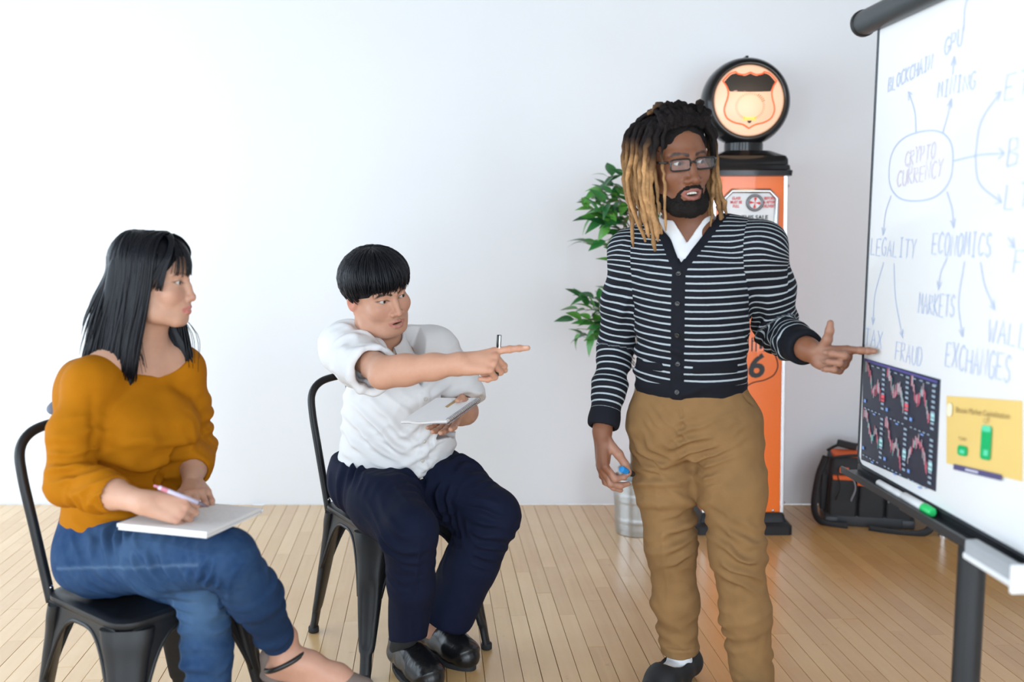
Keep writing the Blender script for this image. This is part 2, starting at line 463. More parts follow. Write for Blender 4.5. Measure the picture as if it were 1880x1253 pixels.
def make_chair(name, label, group):
    root = thing(name, label, 'chair', group=group)
    prof = [(.165, .06, .432), (.182, .06, .434), (.186, .062, .442), (.184, .06, .450), (.176, .055, .4535), (.160, .05, .4525), (.150, .045, .447), (.06, .04, .4455)]
    V = []; n = None
    for h, r, z in prof:
        ring = rounded_sq(h, min(r, h * .9)); n = len(ring); V += [(x, y, z) for x, y in ring]
    m = len(prof)
    F = [(i * n + j, i * n + (j + 1) % n, (i + 1) * n + (j + 1) % n, (i + 1) * n + j) for i in range(m - 1) for j in range(n)] + [tuple(range(n - 1, -1, -1)), tuple(range((m - 1) * n, m * n))]
    MB().add(V, F).build('seat', M_CHAIR, root, auto=50)
    for sx in (-1, 1):
        for sy in (-1, 1):
            V, F = leg_loft(sx, sy); lg = MB().add(V, F).build('leg', M_CHAIR, root, auto=60)
            MB().lathe([(.015, 0), (.0178, .002), (.0178, .016), (.0168, .02)], (sx * .2125, sy * .2125, 0), 16).build('rubber_foot', M_RUBBER, lg, smooth=True)
    # aprons: sheet with an arched lower edge and a rolled rim
    for k in range(4):
        a = k * math.pi / 2; ex = np.array((math.cos(a), math.sin(a), 0)); nn = np.array((-math.sin(a), math.cos(a), 0))
        V = []; rim = []; N = 24
        for i in range(N + 1):
            t = -1 + 2 * i / N
            zb = .415 - .175 * (abs(t) ** 3.2)
            out = .178 + (.435 - zb) * .13
            x = t * (.135 + (.435 - zb) * .09)
            V += [ex * x + nn * (.181) + np.array((0, 0, .436)), ex * x + nn * out + np.array((0, 0, zb)),
                  ex * x + nn * (.177) + np.array((0, 0, .436)), ex * x + nn * (out - .004) + np.array((0, 0, zb))]
            rim.append(ex * x + nn * (out - .001) + np.array((0, 0, zb)))
        F = []
        for i in range(N):
            q = 4 * i
            F += [(q, q + 4, q + 5, q + 1), (q + 2, q + 3, q + 7, q + 6), (q, q + 2, q + 6, q + 4), (q + 1, q + 5, q + 7, q + 3)]
        ap = MB().add(V, F).build('apron', M_CHAIR, root, auto=40)
        MB().tube(rim, .0055, 8).build('rolled_rim', M_CHAIR, ap, smooth=True)
    # back hoop and centre splat
    hoop = smooth_path([(-.168, -.168, .425), (-.174, -.182, .50), (-.184, -.205, .62), (-.192, -.232, .74), (-.186, -.248, .805), (-.150, -.258, .842), (-.08, -.268, .855), (0, -.272, .858)], 6)
    hoop = np.vstack([hoop, (hoop * np.array((-1, 1, 1)))[-2::-1]])
    MB().tube(hoop, .0125, 12).build('back_frame', M_CHAIR, root, smooth=True)
    sp = []; Fs = []; rows = 10
    for i in range(rows + 1):
        t = i / rows; z = .445 + t * .405; y = -.172 - .10 * t ** 1.2; w = .045 + .018 * t
        for x, dy in ((-w, 0), (-w * .4, -.010), (w * .4, -.010), (w, 0)): sp.append((x, y + dy, z))
        for x, dy in ((-w, .003), (-w * .4, -.007), (w * .4, -.007), (w, .003)): sp.append((x, y + dy, z))
    for i in range(rows):
        q = 8 * i
        for k in range(3): Fs += [(q + k, q + k + 1, q + k + 9, q + k + 8), (q + k + 5, q + k + 4, q + k + 12, q + k + 13)]
        Fs += [(q, q + 8, q + 12, q + 4), (q + 3, q + 7, q + 15, q + 11)]
    MB().add(sp, Fs).build('back_splat', M_CHAIR, root, auto=40)
    for sx in (-1, 1):
        ax = np.array([(0, 1, 0), (0, 0, 1), (1, 0, 0)], float).T
        MB().lathe([(0, .016), (.004, .0155), (.007, .012), (.0075, .008)], (sx * .168, -.168, .452), 12, None).build('bolt', M_STEEL, root, smooth=True)
    return root

def copy_tree(o, parent=None):
    c = o.copy(); COL.objects.link(c); c.parent = parent
    for ch in o.children: copy_tree(ch, c)
    return c
chair_w = make_chair('metal_chair', 'black metal cafe chair under the person in the mustard sweater', 'black metal cafe chairs')
chair_m = copy_tree(chair_w)
chair_m['label'] = 'black metal cafe chair under the person in the white shirt'
chair_w.location = (-.915, 2.425, 0); chair_w.rotation_euler = (0, 0, R(-128.5))
chair_m.location = (-.375, 3.155, 0); chair_m.rotation_euler = (0, 0, R(-148))

# ------------------------------------------------------------------ vintage gas pump
M_ORANGE = mat('orange_enamel', (.92, .165, .008), .28, 0, .04, 6, coat=.3)
M_BLACKG = mat('gloss_black', (.008, .008, .009), .14, 0, .1, 12, spec=.35)
M_BLACKM = mat('satin_black', (.014, .014, .016), .45, 0, .12, 30, spec=.35)
M_CHROME = mat('chrome', (.55, .55, .57), .2, 1.0, .04, 20)
M_PANEL = mat('white_dial_face', (.80, .80, .80), .4)
M_RED = mat('red_print', (.72, .03, .03), .5)
M_INK = mat('black_print', (.015, .015, .016), .5)
PX, PY = 1.03, 4.50
pump = thing('gas_pump', 'tall orange vintage gas pump with a lit round globe on top', 'gas pump', (PX, PY, 0))
def rectloft(rows, rnd_=.02, n=4):
    V = []; k = None
    for hx, hy, z in rows:
        r = min(rnd_, hx * .5, hy * .5); ring = []
        for sx, sy, a0 in ((1, 1, 0), (-1, 1, 90), (-1, -1, 180), (1, -1, 270)):
            for q in range(n + 1):
                a = R(a0 + 90 * q / n); ring.append((sx * (hx - r) + r * math.cos(a), sy * (hy - r) + r * math.sin(a), z))
        V += ring; k = len(ring)
    m = len(rows)
    F = [(i * k + j, i * k + (j + 1) % k, (i + 1) * k + (j + 1) % k, (i + 1) * k + j) for i in range(m - 1) for j in range(k)] + [tuple(range(k - 1, -1, -1)), tuple(range((m - 1) * k, m * k))]
    return V, F
HB, HTP = .180, .158       # half width of the body at the foot and at the top
MB().add(*rectloft([(.214, .214, 0), (.214, .214, .038), (.206, .206, .046), (.192, .192, .052), (.186, .186, .080), (.178, .178, .092)])).build('pump_base', M_BLACKM, pump, auto=35)
MB().add(*rectloft([(HB, .165, .085), (HTP, .150, 1.585)], .008)).build('pump_body', M_ORANGE, pump, auto=35)
for sx in (-1, 1):
    for sy in (-1, 1):
        mb = MB(); a = np.array((sx * (HB - .006), sy * .160, .088)); b = np.array((sx * (HTP - .006), sy * .145, 1.58))
        dirv = nz(b - a); ux = nz(np.cross((0, 1, 0), dirv)); uy = np.cross(dirv, ux)
        mb.box((a + b) / 2, (.0085, .010, np.linalg.norm(b - a) / 2), np.array([ux, uy, dirv]).T, .003)
        st = mb.build('chrome_corner_strip', M_CHROME, pump)
        for t in (.03, .5, .97):
            c = a + (b - a) * t + np.array((sx * .013, 0, 0))
            MB().lathe([(.006, 0), (.006, .002), (.003, .004), (0, .0045)], c, 10, np.array([(0, 1, 0), (0, 0, 1), (sx, 0, 0)], float).T).build('screw', M_STEEL, st, smooth=True)
for t in ((-.04, .10), (.135, .10)):
    MB().lathe([(.006, 0), (.006, .002), (.003, .004), (0, .0045)], (t[0], -.1665, t[1]), 10, np.array([(1, 0, 0), (0, 0, 1), (0, -1, 0)], float).T).build('screw', M_STEEL, pump, smooth=True)
MB().add(*rectloft([(.158, .150, 1.575), (.178, .170, 1.578), (.180, .172, 1.600), (.172, .164, 1.606), (.170, .162, 1.622), (.164, .156, 1.628), (.163, .155, 1.650), (.156, .148, 1.664), (.10, .095, 1.690), (.085, .08, 1.692)], .02)).build('pump_cap', M_BLACKG, pump, auto=30)
MB().lathe([(.085, 1.688), (.085, 1.726), (.078, 1.732)], (0, 0, 0), 36).build('globe_collar', M_BLACKG, pump, auto=35)
# globe: black ring with a lit face on both sides
GZ, GR = 1.905, .193
YAX = np.array([(1, 0, 0), (0, 0, 1), (0, -1, 0)], float).T      # lathe axis towards the camera side (-y)
ring = [(GR * .79, .085), (GR * .82, .092), (GR * .90, .085), (GR * .97, .055), (GR, .015), (GR, -.015), (GR * .97, -.055), (GR * .90, -.085), (GR * .82, -.092), (GR * .79, -.085)]
gr = MB().lathe(ring, (0, 0, GZ), 64, YAX, closed=True).build('globe_ring', M_BLACKG, pump, smooth=True)
MB().box((0, 0, GZ + GR + .001), (.006, .03, .006), None, .002).build('ring_clasp', M_BLACKG, pump)
M_LIT = mat('lit_milk_glass', (.50, .36, .28), .3, 0, .02, 8, emit=(1.0, .56, .34), estr=.55)
for s in (1, -1):
    ax = np.array([(s, 0, 0), (0, 0, 1), (0, -s, 0)], float).T
    MB().lathe([(r_, .080 + .029 * (1 - (r_ / .1545) ** 2)) for r_ in (.1545, .145, .13, .115, .10, .085, .07, .055, .04, .02, 0)], (0, 0, GZ), 64, ax).build('globe_lens', M_LIT, pump, smooth=True)
def dome(x, z):
    r = math.hypot(x, z); return -(.080 + .029 * (1 - (r / .1545) ** 2)) - .0015
def shield_pts(n=10):
    half = [(0, .118), (.025, .108), (.052, .112), (.062, .121), (.088, .112), (.116, .082), (.100, .056), (.094, .03), (.098, .004), (.107, -.025), (.108, -.05), (.094, -.078), (.062, -.096), (.028, -.104), (0, -.120)]
    cor = [0, 3, 5, 14]
    pts = []
    for a, b in zip(cor[:-1], cor[1:]):
        seg = smooth_path(np.array([(x, z, 0) for x, z in half[a:b + 1]]), 5)[:, :2]; pts += [tuple(q) for q in seg[:-1]]
    pts.append(half[-1])
    return pts + [(-x, z) for x, z in pts[-2:0:-1]]
SH = shield_pts()
M_RIM = mat('orange_red_glass_line', (.85, .12, .03), .4, emit=(1, .12, .02), estr=.25)
M_PALE = mat('pale_glass_centre', (.50, .34, .26), .35, 0, .02, 8, emit=(1.0, .52, .30), estr=.45)
rim = [np.array((x, dome(x, z) - .001, GZ + z)) for x, z in SH]
MB().tube(rim + [rim[0]], .0032, 8).build('shield_outline', M_RIM, pump, smooth=True)
def dome_fan(poly, lift):
    """patch on the lens: grid of points scaled towards the polygon's centre"""
    c = np.mean(poly, axis=0); V = []; F = []; k = len(poly); rings = 8
    for i in range(rings + 1):
        for x, z in poly:
            q = c + (np.array((x, z)) - c) * (i / rings); V.append((q[0], dome(*q) - lift, GZ + q[1]))
    for i in range(rings):
        for j in range(k): F.append((i * k + j, i * k + (j + 1) % k, (i + 1) * k + (j + 1) % k, (i + 1) * k + j))
    return V, F
MB().add(*dome_fan([(x * .96, z * .96) for x, z in SH], .0004)).build('shield_centre', M_PALE, pump, smooth=True)
top_poly = [(x * .955, z * .955) for x, z in SH if z > .045]
tp = sorted([q for q in top_poly if q[0] >= 0], key=lambda q: (-q[1] if q[0] < .1 else -q[1]))
right = [q for q in top_poly if q[0] >= 0]; left = [(-x, z) for x, z in right[::-1] if x > 1e-6]
band = left + right + [(.088, .036), (.045, .034), (0, .033), (-.045, .034), (-.088, .036)]
MB().add(*dome_fan(band, .0010)).build('shield_band', mat('brown_black_glass', (.022, .018, .014), .55), pump, smooth=True)
rays = MB()
for k in range(44):
    a = 2 * math.pi * k / 44
    if abs(math.sin(a / 2 + .8)) < .18: continue
    ca_, sa_ = math.cos(a), math.sin(a); q0, q1 = .052, .062
    if .3 < a < 1.1: q1 = .066
    pts = [(q0 * ca_ * 1.05, q0 * sa_ * .95 - .028), (q1 * ca_ * 1.05, q1 * sa_ * .95 - .028)]
    rays.tube([np.array((x, dome(x, z) - .001, GZ + z)) for x, z in pts], .0009 if not (.3 < a < 1.0) else .0018, 5)
rays.build('ray_marks', mat('tan_print', (.30, .18, .08), .5), pump)
MB().add(*dome_fan([(-.028, -.088), (.028, -.088), (.03, -.070), (-.03, -.070)], .0008)).build('yellow_plate', mat('yellow_glass', (.85, .50, .10), .4, emit=(1, .55, .08), estr=.3), pump)
MB().add(*dome_fan([(-.010, -.088), (.010, -.088), (.007, -.096), (0, -.099), (-.007, -.096)], .0012)).build('dark_notch', M_INK, pump)
# dial panel: chrome octagonal frame, white face, dial and lettering
def octo(w, h0, h1, c): return [(-w, h0 + c), (-w + c, h0), (w - c, h0), (w, h0 + c), (w, h1 - c), (w - c, h1), (-w + c, h1), (-w, h1 - c)]
def front_y(z): return -(.165 + (.150 - .165) * (z - .085) / 1.5)
fy = front_y(1.3) - .002
panel = MB().prism(octo(.108, 1.13, 1.508, .03), (0, fy + .004, 0), (1, 0, 0), (0, 0, 1), .008).build('dial_face', M_PANEL, pump)
ocs = octo(.113, 1.125, 1.513, .032)
MB().tube([np.array((x, fy - .006, z)) for x, z in ocs + ocs[:2]], .0105, 10).build('dial_frame', M_CHROME, pump, smooth=True)
DZ = 1.462
dl = MB().lathe([(.024, .0), (.026, .012), (.033, .014), (.037, .010), (.038, 0)], (.018, fy - .004, DZ), 32, YAX).build('dial_bezel', mat('grey_bezel', (.20, .20, .21), .35, .6), pump, smooth=True)
MB().lathe([(.027, .0045), (0, .0046)], (.018, fy - .006, DZ), 24, YAX).build('dial_disc', M_PANEL, dl, smooth=False)
pet = MB()
for k in range(4):
    a = R(45 + 90 * k + 40); c, s_ = math.cos(a), math.sin(a)
    poly = [(0, 0), (.022 * math.cos(a - .3), .022 * math.sin(a - .3)), (.024 * c, .024 * s_), (.022 * math.cos(a + .3), .022 * math.sin(a + .3))]
    pet.prism(poly, (.018, fy - .0112, DZ), (1, 0, 0), (0, 0, 1), .0006)
pet.build('dial_vanes', M_RED, dl)
def put_text(txt, size, pos, m, name, parent, ex=(1, 0, 0), ey=(0, 0, 1), bold=False, sx=1.0, depth=.0006):
    V, F = text_mesh(txt, size, bold)
    if len(V) == 0: return None
    ex = np.array(ex, float); ey = np.array(ey, float); nn = np.cross(ex, ey)
    W = np.array(pos) + V[:, :1] * sx * ex + V[:, 1:2] * ey + nn * depth
    return rawmesh(name, W, F, m, parent, False)
for i, t in enumerate(('GLASS', 'MUST BE', 'FULL')): put_text(t, .0175, (-.062, fy - .0055, 1.481 - .017 * i), M_RED, 'lettering', pump, bold=True, sx=.75)
for i, t in enumerate(('BEFORE', '& AFTER', 'DELIVERY')): put_text(t, .0175, (.085 - .004, fy - .0055, 1.481 - .017 * i), M_RED, 'lettering', pump, bold=True, sx=.75)
put_text('THIS SALE', .026, (.020, fy - .0055, 1.398), M_INK, 'lettering', pump, bold=True, sx=1.0)
# painted shield on the body
zc = .80
sh2 = [(x * 1.28, z * 1.18 + zc) for x, z in SH]
MB().tube([np.array((x, front_y(z) - .0005, z)) for x, z in sh2 + sh2[:1]], .0026, 6).build('body_shield_line', M_INK, pump)
def fpatch(poly, lift=.0012):
    return [(x, front_y(z) - lift, z) for x, z in poly], [tuple(range(len(poly)))]
band2 = [(-.132, zc + .015), (.132, zc + .015), (.136, zc + .075), (-.136, zc + .075)]
MB().add(*fpatch(band2)).build('body_shield_band', M_INK, pump)
tilt = (.150 - .165) / 1.5
V, F = text_mesh('Phillips', .088, True); rawmesh('lettering', [(v[0] * .95, front_y(zc + .043 + v[1]) - .0022, zc + .043 + v[1]) for v in V], F, M_ORANGE, pump, False)
V, F = text_mesh('66', .145, True); rawmesh('lettering', [(v[0] * 1.05 + .0 + .14 * v[1] + .01, front_y(zc - .055 + v[1]) - .0015, zc - .055 + v[1]) for v in V], F, M_INK, pump, False)
gl = bpy.data.lights.new('globe_lamp', 'POINT'); gl.energy = 2.0; gl.color = (1, .62, .35); gl.shadow_soft_size = .15; gl.specular_factor = 0.0
glo = bpy.data.objects.new('globe_lamp', gl); link(glo); glo.location = (PX, PY - .30, GZ)

# ------------------------------------------------------------------ ficus in a metal bucket
BX, BY = .560, 4.345
M_ZINC = mat('galvanised_zinc', (.50, .52, .53), .36, .9, .10, 14, bump=.06, bscale=80)
bucket = thing('metal_bucket', 'brushed zinc bucket on the floor holding the ficus pot', 'bucket', (BX, BY, 0))
prof = [(.090, 0), (.094, .002), (.0955, .02)]
z = .02
for k in range(2, 25):
    z = .02 + k * .0092; r = .0955 + .0135 * (z / .25)
    if .05 < z < .075 or .15 < z < .19: r += .0018 * (k % 2)
    prof.append((r, z))
prof += [(.1105, .245), (.1125, .250), (.1105, .254), (.1080, .250), (.1060, .235), (.097, .03), (0, .028)]
MB().lathe(prof, (0, 0, 0), 48).build('bucket_wall', M_ZINC, bucket, auto=50)
ficus = thing('ficus_tree', 'leafy green ficus in a grey pot behind the standing person', 'plant', (BX, BY, .03))
MB().lathe([(.06, 0), (.075, .17), (.082, .235), (.088, .24), (.088, .262), (.080, .262), (.078, .23), (0, .225)], (-.0, 0, 0), 32).build('inner_pot', mat('grey_plastic_pot', (.33, .36, .37), .4), ficus, auto=40)
MB().lathe([(.076, .222), (.05, .228), (0, .232)], (0, 0, 0), 24).build('soil', mat('dark_soil', (.03, .022, .016), .95, bump=.6, bscale=120), ficus)
M_BARK = mat('grey_brown_bark', (.16, .12, .085), .8, bump=.4, bscale=90)
M_LEAF = bpy.data.materials.new('ficus_leaf'); M_LEAF.use_nodes = True
def _leaf():
    nt = M_LEAF.node_tree; N = nt.nodes; L = nt.links; b = N['Principled BSDF']
    oi = N.new('ShaderNodeObjectInfo'); cr = N.new('ShaderNodeValToRGB'); e = cr.color_ramp.elements
    e[0].color = (.012, .075, .022, 1); e[1].color = (.12, .36, .045, 1); q = e.new(.55); q.color = (.035, .19, .040, 1)
    tc = N.new('ShaderNodeTexCoord'); wv = N.new('ShaderNodeTexNoise'); wv.inputs['Scale'].default_value = 60
    L.new(tc.outputs['Object'], wv.inputs['Vector'])
    ma = N.new('ShaderNodeMath'); ma.operation = 'MULTIPLY_ADD'; ma.inputs[1].default_value = .25
    L.new(wv.outputs['Fac'], ma.inputs[0]); L.new(oi.outputs['Random'], ma.inputs[2])
    sb = N.new('ShaderNodeMath'); sb.operation = 'SUBTRACT'; sb.inputs[1].default_value = .125
    L.new(ma.outputs[0], sb.inputs[0]); L.new(sb.outputs[0], cr.inputs[0]); L.new(cr.outputs[0], b.inputs['Base Color'])
    b.inputs['Roughness'].default_value = .32
    b.inputs['Transmission Weight'].default_value = 0.0
_leaf()
def leaf_mesh(bend, fold):
    V = []; F = []; n = 7
    for i in range(n + 1):
        t = i / n; w = .0155 * math.sin(math.pi * min(1, t ** .8)) ** .9 * (1 - .25 * t) + (.0004 if i in (0, n) else 0)
        z = -bend * t * t * .03
        for s, k in ((-1, 1), (0, 0), (1, 1)): V.append((s * w, t * .066, z + k * fold * w))
    for i in range(n):
        q = 3 * i; F += [(q, q + 1, q + 4, q + 3), (q + 1, q + 2, q + 5, q + 4)]
    me = bpy.data.meshes.new('leaf'); me.from_pydata([(x * 1.45, y * 1.15, z * 1.3) for x, y, z in V], [], F); me.update(); me.materials.append(M_LEAF)
    for p in me.polygons: p.use_smooth = True
    return me
LEAVES = [leaf_mesh(b, f) for b, f in ((.3, .3), (.8, .45), (1.3, .2), (.1, .6))]
rl = random.Random(12)
trunks = [[(.0, 0, .2), (.02, .01, .6), (-.02, .03, 1.0), (.01, .0, 1.35), (.03, .02, 1.55)],
          [(.02, .01, .2), (.06, .02, .6), (.03, -.01, .95), (.07, .03, 1.3), (.05, .02, 1.5)],
          [(-.02, 0, .2), (-.03, -.02, .5), (.02, .02, .85), (-.03, -.01, 1.2), (-.05, 0, 1.42)]]
for t in trunks: MB().tube(smooth_path(t, 5), np.linspace(.009, .004, 5 * 4 + 1), 7).build('stem', M_BARK, ficus, smooth=True)
# twigs: (start, end) in local coordinates, the crown's own outline
twigs = []
for zz, n_, rad in ((1.52, 5, .15), (1.42, 5, .2), (1.30, 5, .2), (1.18, 3, .14), (1.03, 5, .2), (.94, 5, .22), (.86, 4, .2)):
    for k in range(n_):
        a = 2 * math.pi * (k + rl.random() * .7) / n_; rr = rad * (.75 + .35 * rl.random())
        twigs.append((np.array((.01, .01, zz - .08)), np.array((math.cos(a) * rr, math.sin(a) * rr * .85, zz + rl.uniform(-.05, .06)))))
for x0, z0 in ((-.20, 1.50), (-.23, 1.43), (-.15, 1.53), (-.17, 1.47), (-.22, 1.38), (-.19, 1.41), (-.16, 1.36), (-.21, 1.45), (-.25, 1.28), (-.26, 1.04), (-.29, .95), (-.23, 1.0), (-.26, .88), (-.27, .99), (-.22, .93), (-.24, .86), (-.20, .89), (-.28, .91)):
    twigs.append((np.array((-.02, 0, z0 - .16)), np.array((x0, rl.uniform(-.08, .08), z0 - .02))))
nleaf = 0
for a, b in twigs:
    mid = (a + b) / 2 + np.array((0, 0, .05)); pth = smooth_path([a, mid, b], 4)
    MB().tube(pth, np.linspace(.0032, .0012, len(pth)), 5).build('twig', M_BARK, ficus, smooth=True)
    for q in range(5 if b[0] > -.1 else 7):
        if nleaf >= 290: break
        t = .35 + .65 * q / (4 if b[0] > -.1 else 6); p_ = pth[min(len(pth) - 1, int(t * (len(pth) - 1)))]
        d = nz((b - a) + np.array((rl.gauss(0, .12), rl.gauss(0, .12), -.05 + rl.gauss(0, .1))))
        o = bpy.data.objects.new('leaf', rl.choice(LEAVES)); link(o, ficus)
        yv = Vector(d); zv = Vector((rl.gauss(0, .45), rl.gauss(0, .45) - .35, 1)); xv = yv.cross(zv).normalized(); zv = xv.cross(yv)
        o.matrix_local = Matrix.Translation(Vector(p_)) @ Matrix((xv, yv, zv)).transposed().to_4x4() @ Matrix.Scale(.8 + .45 * rl.random(), 4)
        nleaf += 1

# ------------------------------------------------------------------ black tool bag by the wall
M_NYLON = mat('black_nylon', (.014, .014, .016), .62, 0, .2, 60, bump=.5, bscale=500)
M_ORN = mat('orange_lining', (.80, .13, .02), .65)
M_GREYW = mat('grey_webbing', (.30, .31, .33), .6)
bag = thing('tool_bag', 'black nylon tool bag with orange lining on the floor below the whiteboard', 'bag', (1.650, 4.52, 0), R(-12))
body = MB().add(*rectloft([(.185, .105, .02), (.192, .112, .03), (.190, .110, .12), (.182, .100, .23), (.176, .085, .300), (.172, .080, .310)], .03, 5)).build('bag_body', M_NYLON, bag, auto=40)
MB().add(*rectloft([(.196, .118, 0), (.200, .122, .008), (.198, .118, .05), (.190, .110, .056)], .035, 5)).build('rubber_base', mat('moulded_rubber', (.035, .037, .042), .5), bag, auto=40)
for sx in (-1, 1):
    for sy in (-1, 1): MB().box((sx * .165, sy * .098, .022), (.03, .028, .022), None, .01).build('base_corner', mat('moulded_rubber', (.035, .037, .042), .5), bag, auto=40)
MB().add(*rectloft([(.165, .072, .305), (.160, .066, .318), (.150, .058, .319)], .02, 4)).build('open_lining', M_ORN, bag, auto=40)
MB().tube(smooth_path([(-.176, -.08, .305), (-.05, -.092, .325), (.176, -.08, .312)], 6), .007, 8).build('top_edge', M_NYLON, bag, smooth=True)
MB().tube(smooth_path([(-.176, .08, .305), (-.12, .085, .335), (-.05, .08, .34), (.05, .085, .325), (.176, .08, .312)], 6), .007, 8).build('top_edge', M_NYLON, bag, smooth=True)
MB().box((-.09, .06, .340), (.045, .016, .016), np.array(Matrix.Rotation(R(12), 3, 'Y')), .006).build('top_handle', M_NYLON, bag)
for x0, x1, zt in ((-.178, -.062, .215), (-.052, .058, .225), (.068, .18, .215)):
    mb = MB(); mb.add(*rectloft([((x1 - x0) / 2, .022, .05), ((x1 - x0) / 2 + .002, .026, .10), ((x1 - x0) / 2 - .004, .020, zt)], .014, 4))
    mb.v = [(x + (x0 + x1) / 2, y - .112, z) for x, y, z in mb.v]
    pk = mb.build('front_pocket', M_NYLON, bag, auto=40)
    lin = MB().box(((x0 + x1) / 2, -.112, zt + .006), ((x1 - x0) / 2 - .012, .013, .012), None, .004).build('pocket_lining', M_ORN, pk)
MB().box((-.02, -.137, .218), (.042, .004, .024), np.array(Matrix.Rotation(R(14), 3, 'X')), .003).build('pocket_flap', M_ORN, bag)
mb = MB(); mb.add(*rectloft([(.018, .07, .06), (.020, .075, .14), (.014, .07, .22)], .012, 4)); mb.v = [(x - .196, y, z) for x, y, z in mb.v]; mb.build('side_pocket', M_NYLON, bag, auto=40)
for x0, c in ((-.15, -.135), (-.085, -.137), (.075, -.135)):
    MB().tube(smooth_path([(x0, c - .005, .24), (x0 + .012, c - .03, .19), (x0 - .004, c - .016, .13)], 6), .010, 8, flat=.25, fv=(1, 0, 0)).build('webbing_loop', M_GREYW if x0 > -.1 else M_NYLON, bag, smooth=True)
MB().box((-.12, -.128, .262), (.02, .006, .012), None, .003).build('orange_tab', M_ORN, bag)
strap = smooth_path([(.19, -.06, .26), (.245, -.13, .17), (.252, -.18, .05), (.20, -.21, .012), (.08, -.20, .008), (-.01, -.17, .010)], 8)
MB().tube(strap, .017, 8, flat=.22, fv=(.5, 1, .2)).build('shoulder_strap', M_NYLON, bag, smooth=True)
strap = smooth_path([(-.19, -.02, .30), (-.225, -.05, .20), (-.24, -.09, .06), (-.20, -.13, .012), (-.10, -.16, .012)], 8)
MB().tube(strap, .017, 8, flat=.22, fv=(.6, 1, .1)).build('side_strap', M_NYLON, bag, smooth=True)

# ------------------------------------------------------------------ low dark bench behind the whiteboard
bench = thing('low_bench', 'low dark bench on chrome legs behind the whiteboard beside the tool bag', 'bench', (2.29, 4.46, 0))
MB().box((0, 0, .20), (.40, .20, .07), None, .015).build('bench_frame', mat('dark_walnut', (.05, .03, .02), .5, 0, .25, 12), bench)
MB().box((0, 0, .325), (.395, .195, .055), None, .03).build('bench_cushion', mat('dark_leather', (.03, .026, .024), .45, bump=.3, bscale=70), bench, auto=40)
for sx in (-1, 1):
    for sy in (-1, 1):
        MB().lathe([(.020, 0), (.020, .006), (.011, .010), (.011, .135)], (sx * .383, sy * .18, 0), 20).build('leg', M_CHROME, bench, auto=40)

# ------------------------------------------------------------------ mobile whiteboard
BA = np.array((.887, 2.5, 0.)); BE = nz((.0737, -.9973, 0)); BN = nz((-.9973, -.0737, 0)); BZ = np.array((0, 0, 1.))
BROT = np.array([BE, BN, BZ]).T
M_WB = mat('whiteboard_enamel', (.86, .865, .87), .22, 0, .01, 5, coat=.3)
M_WFR = mat('dark_grey_aluminium', (.045, .05, .058), .35, .4)
wb = thing('whiteboard', 'mobile whiteboard with faint blue notes and a dark roller along its top', 'whiteboard', tuple(BA + BE * .53))
def bp(s, z, d=0.0): return BA + BE * s + BZ * z + BN * d
WBW, WB0, WB1 = 1.06, .750, 1.835
pts = []
for cx, cz, a0 in ((WBW - .03, WB1 - .01, 0), (.03, WB1 - .01, 90), (.03, WB0 + .03, 180), (WBW - .03, WB0 + .03, 270)):
    for k in range(6):
        a = R(a0 + 18 * k); r = .03 if a0 >= 180 else .01; pts.append((cx + r * math.cos(a), cz + r * math.sin(a)))
def build_w(mb, name, m, parent, **k): return mb.build(name, m, parent, world=True, **k)
build_w(MB().prism(pts, BA - BN * .018, BE, BZ, .018), 'board_panel', M_WB, wb)
rimp = [bp(a, b, -.004) for a, b in pts]
build_w(MB().tube(rimp + rimp[:1], .0075, 8), 'board_edge', M_WFR, wb, smooth=True)
hc = [bp(s, WB1 + .022, .012) for s in (-.035, WBW + .035)]
build_w(MB().tube(hc, .030, 28), 'roller', mat('charcoal_metal_tube', (.055, .065, .07), .38, .5), wb, auto=40)
for s0, s1 in ((-.050, -.034), (WBW + .034, WBW + .05)):
    build_w(MB().tube([bp(s0, WB1 + .022, .012), bp(s0 + .003, WB1 + .022, .012), bp(s1 - .003, WB1 + .022, .012), bp(s1, WB1 + .022, .012)], [.027, .033, .033, .03], 28), 'roller_cap', M_BLACKM, wb, auto=40)
tray = MB(); tray.box(bp(.545, WB0 - .018, .019), (.55, .023, .003), BROT); tray.box(bp(.545, WB0 - .013, .041), (.55, .003, .008), BROT); tray.box(bp(.545, WB0 - .012, -.004), (.55, .003, .012), BROT)
build_w(tray, 'pen_tray', M_WFR, wb)
build_w(MB().box(bp(.53, WB0 - .035, -.02), (.30, .02, .018), BROT, .004), 'crossbar', M_WFR, wb)
PO = bp(.520, 0, -.02)
M_POLE = mat('blue_black_pole', (.018, .021, .025), .4, .2)
build_w(MB().lathe([(.0275, .06), (.0275, WB0 - .04)], PO, 32), 'pole', M_POLE, wb, auto=40)
build_w(MB().lathe([(.045, .055), (.045, .085), (.034, .10), (.029, .104)], PO, 32), 'pole_socket', M_POLE, wb, auto=40)
for k in range(5):
    a = R(20 + 72 * k); d = np.array((math.cos(a), math.sin(a), 0))
    lg = build_w(MB().tube([PO + BZ * .072, PO + d * .15 + BZ * .068, PO + d * .30 + BZ * .060], [.024, .02, .014], 12, flat=.7), 'base_arm', M_POLE, wb, smooth=True)
    c = PO + d * .295 + BZ * .0255
    build_w(MB().lathe([(.008, -.012), (.025, -.010), (.025, .010), (.008, .012)], c, 20, np.array([d, (0, 0, 1), np.cross(d, (0, 0, 1))]).T), 'castor', M_RUBBER, lg, smooth=True)

